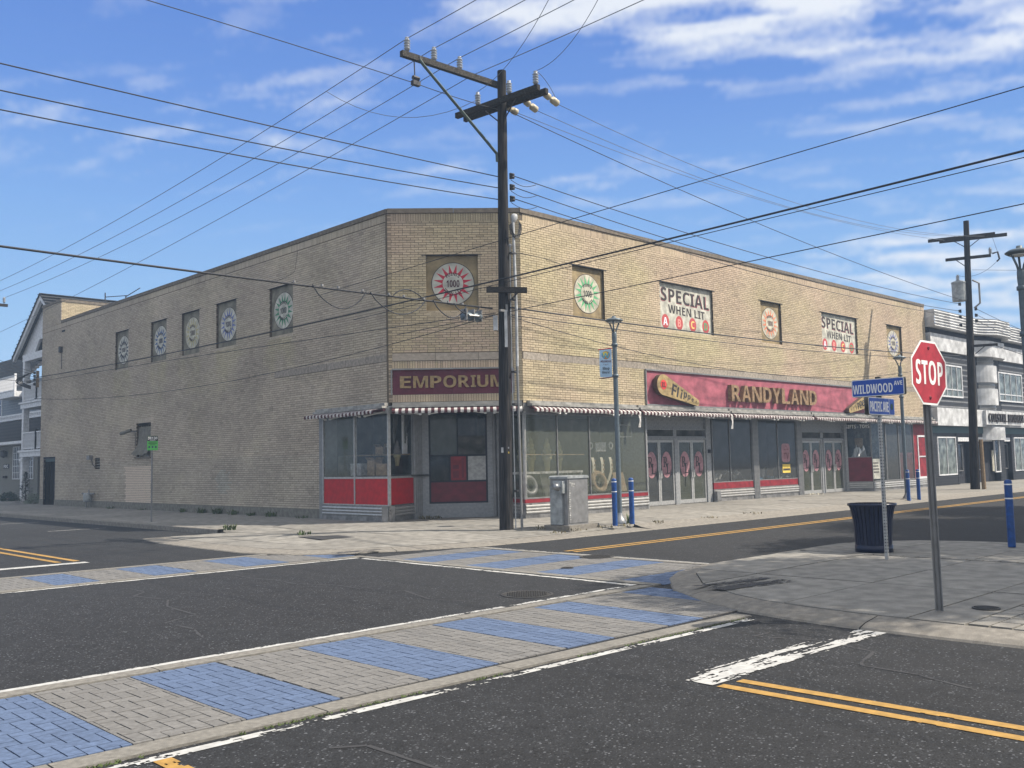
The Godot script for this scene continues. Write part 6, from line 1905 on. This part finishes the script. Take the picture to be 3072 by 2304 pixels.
func street_things():
	var s
	# lamps and bollards
	var lamp = street_lamp("grey street lamp with a banner between two bollards at the utility cabinet")
	lamp.position = V(17.94, 0.13, -14.87)
	copy(lamp, V(32.7, 0.06, -14.3), "distant grey street lamp behind the street name signs", 0.4)
	copy(lamp, V(16.89, 0.0, -5.28), "close grey street lamp cut by the picture's edge", 0.9)
	var b0 = bollard("blue bollard on the cabinet side of the bannered street lamp")
	b0.position = V(17.27, 0.13, -14.46)
	copy(b0, V(17.91, 0.13, -14.47), "blue bollard in front of the bannered street lamp, on the doors' side")
	copy(b0, V(32.42, 0.02, -14.12), "distant blue bollard on the near side of the distant lamp")
	copy(b0, V(33.25, 0.02, -14.12), "distant blue bollard on the far side of the distant lamp")
	copy(b0, V(16.78, 0.10, -5.65), "blue bollard standing alone on the shaded near pavement")
	# banner on the lamp
	var bn = thing("lamp_banner", "pale blue banner lettered WILDWOOD Shop Here! on the street lamp", "banner")
	var bf := Transform3D(Basis(V(0.66, 0, 0.75).normalized(), Vector3.UP, V(-0.75, 0, 0.66).normalized()), V(17.94, 0, -14.87))
	s = st()
	var prev = null
	for i in 13:
		var k = i / 12.0
		var bow = 0.03 * sin(k * PI)
		var row = [bf * V(-0.37 - 0.01 * sin(k * 3), 4.38 - k * 0.70, bow), bf * V(-0.08, 4.38 - k * 0.70, bow * 0.4)]
		if prev: quad(s, row[0], row[1], prev[1], prev[0])
		prev = row
	put("cloth", s, mat(lin(0.42, 0.60, 0.78), 0.8), bn)
	for y in [4.38, 3.67]:
		s = st(); tube(s, [bf * V(-0.40, y - 0.02, 0.0), bf * V(-0.02, y + 0.015, 0.0)], 0.013, 6); put("banner_rod", s, M.sign_red if y > 4 else M.dark_red, bn)
	sign_face(bn, "emblem_disc", bf * at(-0.22, 4.22, 0.02), ellipse(0, 0, 0.10, 0.10), mat(lin(0.45, 0.24, 0.12), 0.8), 0.003)
	sign_face(bn, "emblem_sun", bf * at(-0.235, 4.25, 0.023), ellipse(0, 0, 0.06, 0.06), mat(lin(0.75, 0.62, 0.12), 0.8), 0.002)
	put("emblem_letter", text_mesh("W", 0.12, 0.2, 0.003, bf * at(-0.225, 4.21, 0.026)), mat(lin(0.10, 0.40, 0.55), 0.8), bn)
	put("lettering", text_mesh("WILDWOOD", 0.045, 0.255, 0.002, bf * at(-0.225, 4.07, 0.03)), M.dark_red, bn)
	put("lettering", text_mesh("* o *", 0.03, 0.12, 0.002, bf * at(-0.225, 3.99, 0.032)), M.dark_red, bn)
	put("lettering", text_mesh("Shop", 0.06, 0.17, 0.002, bf * at(-0.225, 3.89, 0.032), "Droid Serif"), M.black_print, bn)
	put("lettering", text_mesh("Here!", 0.06, 0.19, 0.002, bf * at(-0.225, 3.80, 0.03), "Droid Serif"), M.black_print, bn)
	# utility cabinet
	var c = thing("utility_cabinet", "grey metal utility cabinet on a concrete pad beside the corner pole", "cabinet")
	var R := Transform3D(Basis(Vector3.UP, 0.08), V(16.32, 0, -15.03))
	s = st(); bb(s, V(-0.46, 0.0, -0.38), V(0.66, 0.20, 0.36), R); put("pad", s, M.kerb, c)
	s = st(); bb(s, V(-0.36, 0.20, -0.25), V(0.40, 1.26, 0.25), R); put("housing", s, M.dull_steel, c)
	s = st(); bb(s, V(-0.385, 1.26, -0.275), V(0.42, 1.30, 0.275), R); prism(s, PackedVector2Array([Vector2(-0.38, 1.30), Vector2(0.415, 1.30), Vector2(0.38, 1.325), Vector2(-0.34, 1.325)]), 0.53, R * at(0, 0, -0.265)); put("lid", s, M.tank, c)
	s = st(); bb(s, V(-0.33, 0.25, 0.25), V(0.37, 1.23, 0.262), R); put("door", s, M.dull_steel, c)
	s = st(); bb(s, V(-0.42, 0.22, -0.22), V(-0.36, 1.08, 0.12), R); put("side_housing", s, M.tank, c)
	s = st(); bb(s, V(-0.48, 0.93, -0.08), V(-0.36, 1.21, 0.20), R); var mb = put("meter_box", s, M.tank, c)
	s = st(true); lathe(s, [Vector2(0.10, 0), Vector2(0.10, 0.02), Vector2(0.075, 0.03), Vector2(0.075, 0.1), Vector2(0.05, 0.13), Vector2(0.001, 0.135)], 16, R * Transform3D(Basis(V(0, 0, 1), PI / 2), V(-0.48, 1.08, 0.06))); put("meter", s, M.steel, mb)
	s = st()
	for q in [[-0.27, 1.18, 0.05, 0.02], [-0.23, 1.14, 0.02, 0.09], [-0.19, 1.17, 0.06, 0.015], [-0.18, 1.12, 0.02, 0.08], [-0.13, 1.15, 0.03, 0.05], [-0.15, 1.09, 0.05, 0.015]]: bx(s, V(q[0], q[1] - 0.02, 0.264), V(q[2], q[3], 0.003), R)
	for i in 14: bx(s, V(-0.30 + 0.012 * sin(i * 2.0), 0.98 - i * 0.05, 0.264), V(0.05, 0.012 + 0.01 * (i % 3), 0.003), R)
	put("chalk_marks", s, M.white_goods, c)
	# litter bin
	var bin = thing("litter_bin", "dark navy slatted litter bin with a flared rim behind the street sign post", "litter bin")
	var bc = V(14.95, 0.10, -7.12)
	for i in 30:
		var a = TAU * i / 30
		var o = V(cos(a), 0, sin(a))
		s = st()
		var sd = V(-sin(a), 0, cos(a)) * 0.024
		var pr = [Vector2(0.275, 0.03), Vector2(0.285, 0.25), Vector2(0.30, 0.5), Vector2(0.335, 0.68), Vector2(0.365, 0.76)]
		for k in 4:
			var p0 = bc + o * pr[k].x + V(0, pr[k].y, 0); var p1 = bc + o * pr[k + 1].x + V(0, pr[k + 1].y, 0)
			quad(s, p0 - sd, p0 + sd, p1 + sd, p1 - sd)
			quad(s, p0 + sd - o * 0.012, p0 - sd - o * 0.012, p1 - sd - o * 0.012, p1 + sd - o * 0.012)
			quad(s, p0 + sd, p0 + sd - o * 0.012, p1 + sd - o * 0.012, p1 + sd); quad(s, p0 - sd - o * 0.012, p0 - sd, p1 - sd, p1 - sd - o * 0.012)
		put("slat", s, M.navy, bin)
	for q in [[0.27, 0.0, 0.11], [0.355, 0.735, 0.77]]:
		s = st(true); lathe(s, [Vector2(q[0], q[1]), Vector2(q[0] + 0.022, q[1]), Vector2(q[0] + 0.022, q[2]), Vector2(q[0], q[2])], 32, at(bc.x, bc.y, bc.z)); put("hoop", s, M.navy, bin)
	s = st(); lathe(s, [Vector2(0.001, 0.03), Vector2(0.245, 0.03), Vector2(0.30, 0.72), Vector2(0.295, 0.72)], 24, at(bc.x, bc.y, bc.z)); put("liner", s, M.inside_dark, bin)
	# stop sign
	var sp = thing("stop_sign", "red octagonal stop sign on a leaning grey channel post", "stop sign")
	var foot = V(9.63, 0.1, -3.95); var head = V(9.605, 2.78, -3.935)
	post_channel(sp, foot, V(9.60, 2.70, -3.95), M.dull_steel, 0.075)
	var n = V(-0.125, 0, 0.992).normalized()
	var sf := Transform3D(Basis(V(0.992, 0, 0.125).normalized(), Vector3.UP, n).rotated(n, -0.028), V(9.597, 2.455, -3.935) + n * 0.03)
	var oct = func(r): 
		var q := PackedVector2Array()
		for i in 8: q.append(Vector2.from_angle(PI / 8 + i * PI / 4) * r)
		return q
	var pl = sign_face(sp, "plate", sf, oct.call(0.348), M.sign_white, 0.004)
	sign_face(pl, "red_field", sf * at(0, 0, 0.004), oct.call(0.326), M.stop_red, 0.002)
	put("lettering", text_mesh("STOP", 0.235, 0.50, 0.002, sf * at(0, 0, 0.006)), M.sign_white, pl)
	for y in [0.25, -0.25]:
		s = st(); lathe(s, [Vector2(0.02, 0), Vector2(0.014, 0.008), Vector2(0.001, 0.009)], 8, sf * Transform3D(Basis(V(1, 0, 0), PI / 2), V(0.0, y, 0.006))); put("bolt", s, M.dark_red, pl)
	# street name signs on their perforated post
	var sg = thing("sign_post", "square perforated galvanised post carrying the street name signs", "sign post")
	s = st(); bx(s, V(13.97, 1.2, -6.46), V(0.045, 2.4, 0.045)); put("tube", s, M.aluminium, sg)
	s = st()
	for i in 44:
		for q in [[V(-0.0235, 0, 0), V(0.003, 0.016, 0.016)], [V(0, 0, 0.0235), V(0.016, 0.016, 0.003)]]: bx(s, V(13.97, 0.2 + i * 0.047, -6.46) + q[0], q[1])
	tag(put("punched_holes", s, M.inside_dark, sg), "", "", "", "stuff")
	var st1 = street_name("blue street name sign reading WILDWOOD AVE, on top of the sign post", "WILDWOOD", "AVE", Transform3D(Basis(V(0, 0, 1).rotated(V(0, 1, 0), 0.02), Vector3.UP, V(-1, 0, 0)), V(13.97, 2.665, -6.45)), 0.81, false)
	var st2 = street_name("blue street name sign reading PACIFIC AVE, under the WILDWOOD AVE sign", "PACIFIC AVE", "", Transform3D(Basis(V(1, 0, 0), Vector3.UP, V(0, 0, 1)), V(13.97, 2.375, -6.45)), 0.86, true)
	for y in [2.52, 2.81]:
		s = st(); bx(s, V(13.97, y, -6.455), V(0.06, 0.03, 0.06)); put("bracket", s, M.hardware, sg)
	# bus stop sign
	var bs = thing("bus_stop_sign", "green and black numbered sign on a thin post at the kerb by the side wall", "bus stop sign")
	s = st(); bb(s, V(12.025, 0.13, -27.92), V(12.06, 2.65, -27.885)); put("post", s, M.dull_steel, bs)
	var bsf := Transform3D(Basis(V(0.93, 0, 0.36).normalized(), Vector3.UP, V(-0.36, 0, 0.93).normalized()), V(12.04, 2.455, -27.87))
	var bp = sign_face(bs, "plate", bsf, round_rect(0.30, 0.42, 0.02), M.sign_green)
	sign_face(bp, "black_field", bsf * at(0, 0.135, 0.003), round_rect(0.296, 0.146, 0.015), M.black_print, 0.002)
	put("lettering", text_mesh("38130", 0.072, 0.26, 0.002, bsf * at(0, 0.15, 0.005)), M.sign_white, bp)
	for q in [[0.09, 0.16, 0.012, M.sign_white], [0.03, 0.22, 0.014, M.black_print], [-0.01, 0.24, 0.014, M.black_print], [-0.05, 0.16, 0.014, M.black_print]]: sign_face(bp, "printed_line", bsf * at(0, q[0], 0.005), round_rect(q[1], q[2], 0.003, 1), q[3], 0.0015)
	for i in 3: sign_face(bp, "pictogram", bsf * at(-0.09 + i * 0.09, -0.115, 0.003), round_rect(0.05, 0.06, 0.012), M.teal, 0.0015)

func tuft(called, label, p: Vector3, n: int, h: float, spread: float, m, group, cat := "weed"):
	var s = st()
	for i in n:
		var a = rng.randf() * TAU
		var l = h * rng.randf_range(0.5, 1.0)
		var o = p + V(rng.randf_range(-1, 1), 0, rng.randf_range(-1, 1)) * spread
		var d = V(cos(a), 0, sin(a))
		var w = V(-sin(a), 0, cos(a)) * 0.012
		var q = o + d * l * 0.35 + V(0, l * 0.65, 0); var r = o + d * l * rng.randf_range(0.5, 0.9) + V(0, l * rng.randf_range(0.7, 1.0), 0)
		quad(s, o - w, o + w, q + w, q - w)
		tri(s, q - w, q + w, r)
	tag(put(called, s, m), label, cat, group)

func lid_disc(called, label, c: Vector3, r: float):
	var o = thing(called, label, "manhole cover")
	var s = st(); lathe(s, [Vector2(r, -0.01), Vector2(r, 0.008), Vector2(r * 0.9, 0.010), Vector2(r * 0.89, 0.004)], 36, at(c.x, c.y, c.z)); put("ring", s, M.iron, o)
	s = st(); lathe(s, [Vector2(r * 0.88, 0.006), Vector2(0.001, 0.006)], 36, at(c.x, c.y, c.z)); put("cover", s, M.iron, o)
	s = st()
	for i in range(-6, 7):
		for j in range(-6, 7):
			var q = Vector2(i, j) * r * 0.125
			if q.length() < r * 0.8: bx(s, c + V(q.x, 0.009, q.y), V(r * 0.075, 0.008, r * 0.075))
	tag(put("studs", s, M.iron, o), "", "", "", "stuff")

func small_things():
	var s
	lid_disc("manhole_cover", "large studded manhole cover in the asphalt inside the crossing", V(8.5, 0.0, -8.58), 0.33)
	lid_disc("manhole_cover", "manhole cover at the edge of the paved crossing by the yellow lines", V(12.45, 0.012, -10.85), 0.30)
	lid_disc("valve_cover", "small blue-grey valve cover set in the crossing's blue pavers", V(10.89, 0.012, -10.1), 0.10)
	lid_disc("valve_cover", "small valve cover in the near pavement beside the stop sign", V(10.1, 0.098, -3.68), 0.13)
	var t = thing("tactile_plate", "black plate let into the corner pavement before the entrance", "plate")
	s = st(); prism(s, PackedVector2Array([Vector2(11.4, 18.7), Vector2(12.15, 18.25), Vector2(12.05, 17.45), Vector2(11.25, 17.55)]), 0.012, Transform3D(Basis(V(1, 0, 0), V(0, 0, -1), V(0, 1, 0)), V(0, 0.098, 0)))
	put("sheet", s, M.tar, t)
	# gas meter
	var g = thing("gas_meter", "grey gas meter with pipes on the shaded side wall", "gas meter")
	s = st(true); lathe(s, [Vector2(0.001, 0.36), Vector2(0.15, 0.38), Vector2(0.17, 0.45), Vector2(0.17, 0.66), Vector2(0.13, 0.74), Vector2(0.001, 0.76)], 14, at(15.28, 0, -41.85)); put("body", s, M.tank, g)
	s = st(); tube(s, [V(15.28, 0.1, -42.0), V(15.28, 0.7, -42.0)], 0.025, 6); tube(s, [V(15.28, 0.72, -42.4), V(15.28, 0.72, -41.2)], 0.03, 6); tube(s, [V(15.28, 0.7, -41.7), V(15.28, 0.9, -41.7)], 0.03, 6); put("pipes", s, M.dull_steel, g)
	for z in [-42.4, -41.2]:
		s = st(true); lathe(s, [Vector2(0.001, -0.06), Vector2(0.07, 0), Vector2(0.001, 0.06)], 8, at(15.28, 0.72, z)); put("valve", s, M.dull_steel, g)
	# camera and junction box on the side wall
	var c = thing("wall_camera", "small tilted lamp or camera beside the filled window of the side wall", "camera")
	s = st(true); tube(s, [V(15.1, 3.12, -37.95), V(15.3, 3.24, -37.45)], 0.07, 8); put("barrel", s, M.plinth, c)
	s = st(); tube(s, [V(15.3, 3.2, -37.5), V(15.52, 3.2, -37.45)], 0.03, 6); put("bracket", s, M.dull_steel, c)
	s = st(); tube(s, [V(15.46, 3.15, -37.42), V(15.47, 2.5, -37.42), V(15.46, 2.25, -37.6)], 0.012, 5); put("lead", s, M.hardware, c)
	var j = thing("junction_box", "small junction box with a cable above the louvre of the side wall", "junction box")
	s = st(); bx(s, V(15.42, 2.25, -42.05), V(0.16, 0.18, 0.3)); put("box", s, M.dull_steel, j)
	s = st(); tube(s, [V(15.46, 2.2, -41.95), V(15.45, 1.95, -41.8), V(15.46, 1.85, -41.6)], 0.015, 5); put("lead", s, M.hardware, j)
	# roof antenna
	var a = thing("roof_pipe", "thin pipe frame standing above the side wall's parapet", "pipe frame")
	s = st(); tube(s, [V(19.0, 8.3, -50.0), V(19.0, 10.95, -50.0)], 0.03, 6); tube(s, [V(19.0, 10.72, -50.0), V(19.0, 10.4, -47.2)], 0.022, 6); tube(s, [V(19.0, 10.35, -47.4), V(19.0, 10.55, -45.6)], 0.022, 6); tube(s, [V(19.0, 8.2, -47.3), V(19.0, 10.42, -47.3)], 0.025, 6); put("pipes", s, M.hardware, a)
	# weeds along the wall foot, kerb and cabinet
	var wl = [[15.40, -33.0, 16, 0.22, "bushy weed at the side wall's foot, farthest of the green tufts"], [15.38, -31.5, 20, 0.26, "bushy weed at the side wall's foot beside the farthest green tuft"], [15.38, -30.3, 26, 0.28, "fullest green weed at the side wall's foot"], [15.38, -29.2, 18, 0.24, "weed at the side wall's foot just nearer than the fullest one"], [15.36, -28.0, 14, 0.16, "low weed strip at the side wall's foot towards the bay"], [15.36, -26.8, 16, 0.24, "spiky weed at the side wall's foot"], [15.36, -25.0, 10, 0.12, "small weed at the foot of the bay's post"], [15.40, -36.5, 10, 0.12, "small weed under the cream brick patch"], [15.40, -39.5, 12, 0.14, "small weed between the gas meter and the cream patch"], [11.6, -22.2, 30, 0.18, "green weed in the end of the kerb at the corner"], [11.75, -19.0, 12, 0.12, "weed at the edge of the black plate"]]
	for q in wl: tuft("weed", q[4], V(q[0], 0.12, q[1]), q[2] * 2, q[3], 0.14, M.weed, "weeds in the pavement joints")
	var kl = [[16.9, -14.52, 0.08, "dry weeds in the kerb joint under the cabinet pad"], [16.0, -14.55, 0.07, "dry weeds in the kerb joint beside the cabinet pad's corner"], [18.15, -14.78, 0.34, "tall wiry weed at the bannered lamp's base"], [17.6, -14.5, 0.08, "dry weeds between the two bollards"], [18.9, -14.45, 0.10, "dry weed tuft beside the second bollard"], [21.0, -14.4, 0.07, "dry weeds in the kerb joint before the first doors"], [23.0, -14.4, 0.08, "dry weeds in the kerb joint before the fluted pier"], [15.85, -15.4, 0.14, "dark weed behind the cabinet pad's corner"], [15.2, -14.4, 0.06, "flat weeds in the kerb joint before the corner pole"]]
	for q in kl: tuft("weed", q[3], V(q[0], 0.10, q[1]), 15, q[2], 0.22 if q[2] < 0.2 else 0.07, M.weed if q[2] > 0.2 else M.weed_dry, "weeds in the pavement joints")
	tuft("leaf_heap", "heap of dry leaves at the entrance alcove's fluted pilaster", V(16.95, 0.13, -20.9), 70, 0.12, 0.26, M.weed_dry, "", "dry leaves")
	tuft("litter", "scrap of pale paper on the pavement before the second pair of doors", V(34.9, 0.13, -18.9), 26, 0.10, 0.25, M.vanilla, "", "litter")
	# grass in the gap along the near crossing's edge
	s = st()
	for i in 900:
		var x = rng.randf_range(1.2, 8.6)
		if nz.get_noise_2d(x * 2.2, 5.0) < -0.05: continue
		var o = V(x, 0.0, -5.60 + 0.01 * x + rng.randf_range(-0.012, 0.02))
		var h = rng.randf_range(0.006, 0.022)
		tri(s, o - V(0.008, 0, 0), o + V(0.008, 0, 0), o + V(rng.randf_range(-0.02, 0.02), h, rng.randf_range(-0.015, 0.015)))
	tag(put("moss", s, M.weed), "moss and fine grass in the joint along the near crossing", "moss", "", "stuff")
	# shrubs by the white house
	var e = thing("conifer_shrub", "small dark conifer at the far end of the side wall", "shrub")
	s = st(); tube(s, [V(15.9, 0.05, -51.9), V(15.9, 1.5, -51.9)], 0.04, 6, 0.015); put("stem", s, M.bark, e)
	s = st()
	for i in 900:
		var k = rng.randf()
		var an = rng.randf() * TAU
		var rr = (1 - k) * 0.72 * (0.55 + 0.45 * rng.randf()) * (0.75 + 0.35 * sin(an * 3 + k * 14))
		var o = V(15.9 + cos(an) * rr, 0.15 + k * 1.55, -51.9 + sin(an) * rr)
		var d = V(cos(an), rng.randf_range(-0.3, 0.5), sin(an)) * 0.14
		tri(s, o - V(-sin(an), 0, cos(an)) * 0.035, o + V(-sin(an), 0, cos(an)) * 0.035, o + d)
	put("foliage", s, M.needle, e)
	for q in [[16.05, -50.9, 0.5, M.pale_leaf, "low pale-leaved shrub between the conifer and the side wall"], [16.6, -57.0, 0.5, M.needle, "low green shrub by the grey wing's wall"]]:
		var b = thing("low_shrub", q[4], "shrub")
		s = st(); tube(s, [V(q[0], 0.0, q[1]), V(q[0], 0.4, q[1])], 0.03, 5); put("stem", s, M.bark, b)
		s = st()
		for i in 500:
			var dv = V(rng.randfn(), absf(rng.randfn()), rng.randfn()).normalized() * q[2] * rng.randf_range(0.5, 1.05)
			var o = V(q[0], 0.1, q[1]) + dv
			tri(s, o, o + V(rng.randf_range(-0.09, 0.09), 0.05, rng.randf_range(-0.09, 0.09)), o + V(rng.randf_range(-0.09, 0.09), 0.08, rng.randf_range(-0.09, 0.09)))
		put("foliage", s, q[3], b)
	# paving of the white house's forecourt
	s = st(); bb(s, V(15.8, -0.02, -75), V(18.5, 0.12, -48.7)); tag(put("forecourt", s, M.concrete[2]), "", "", "", "structure")
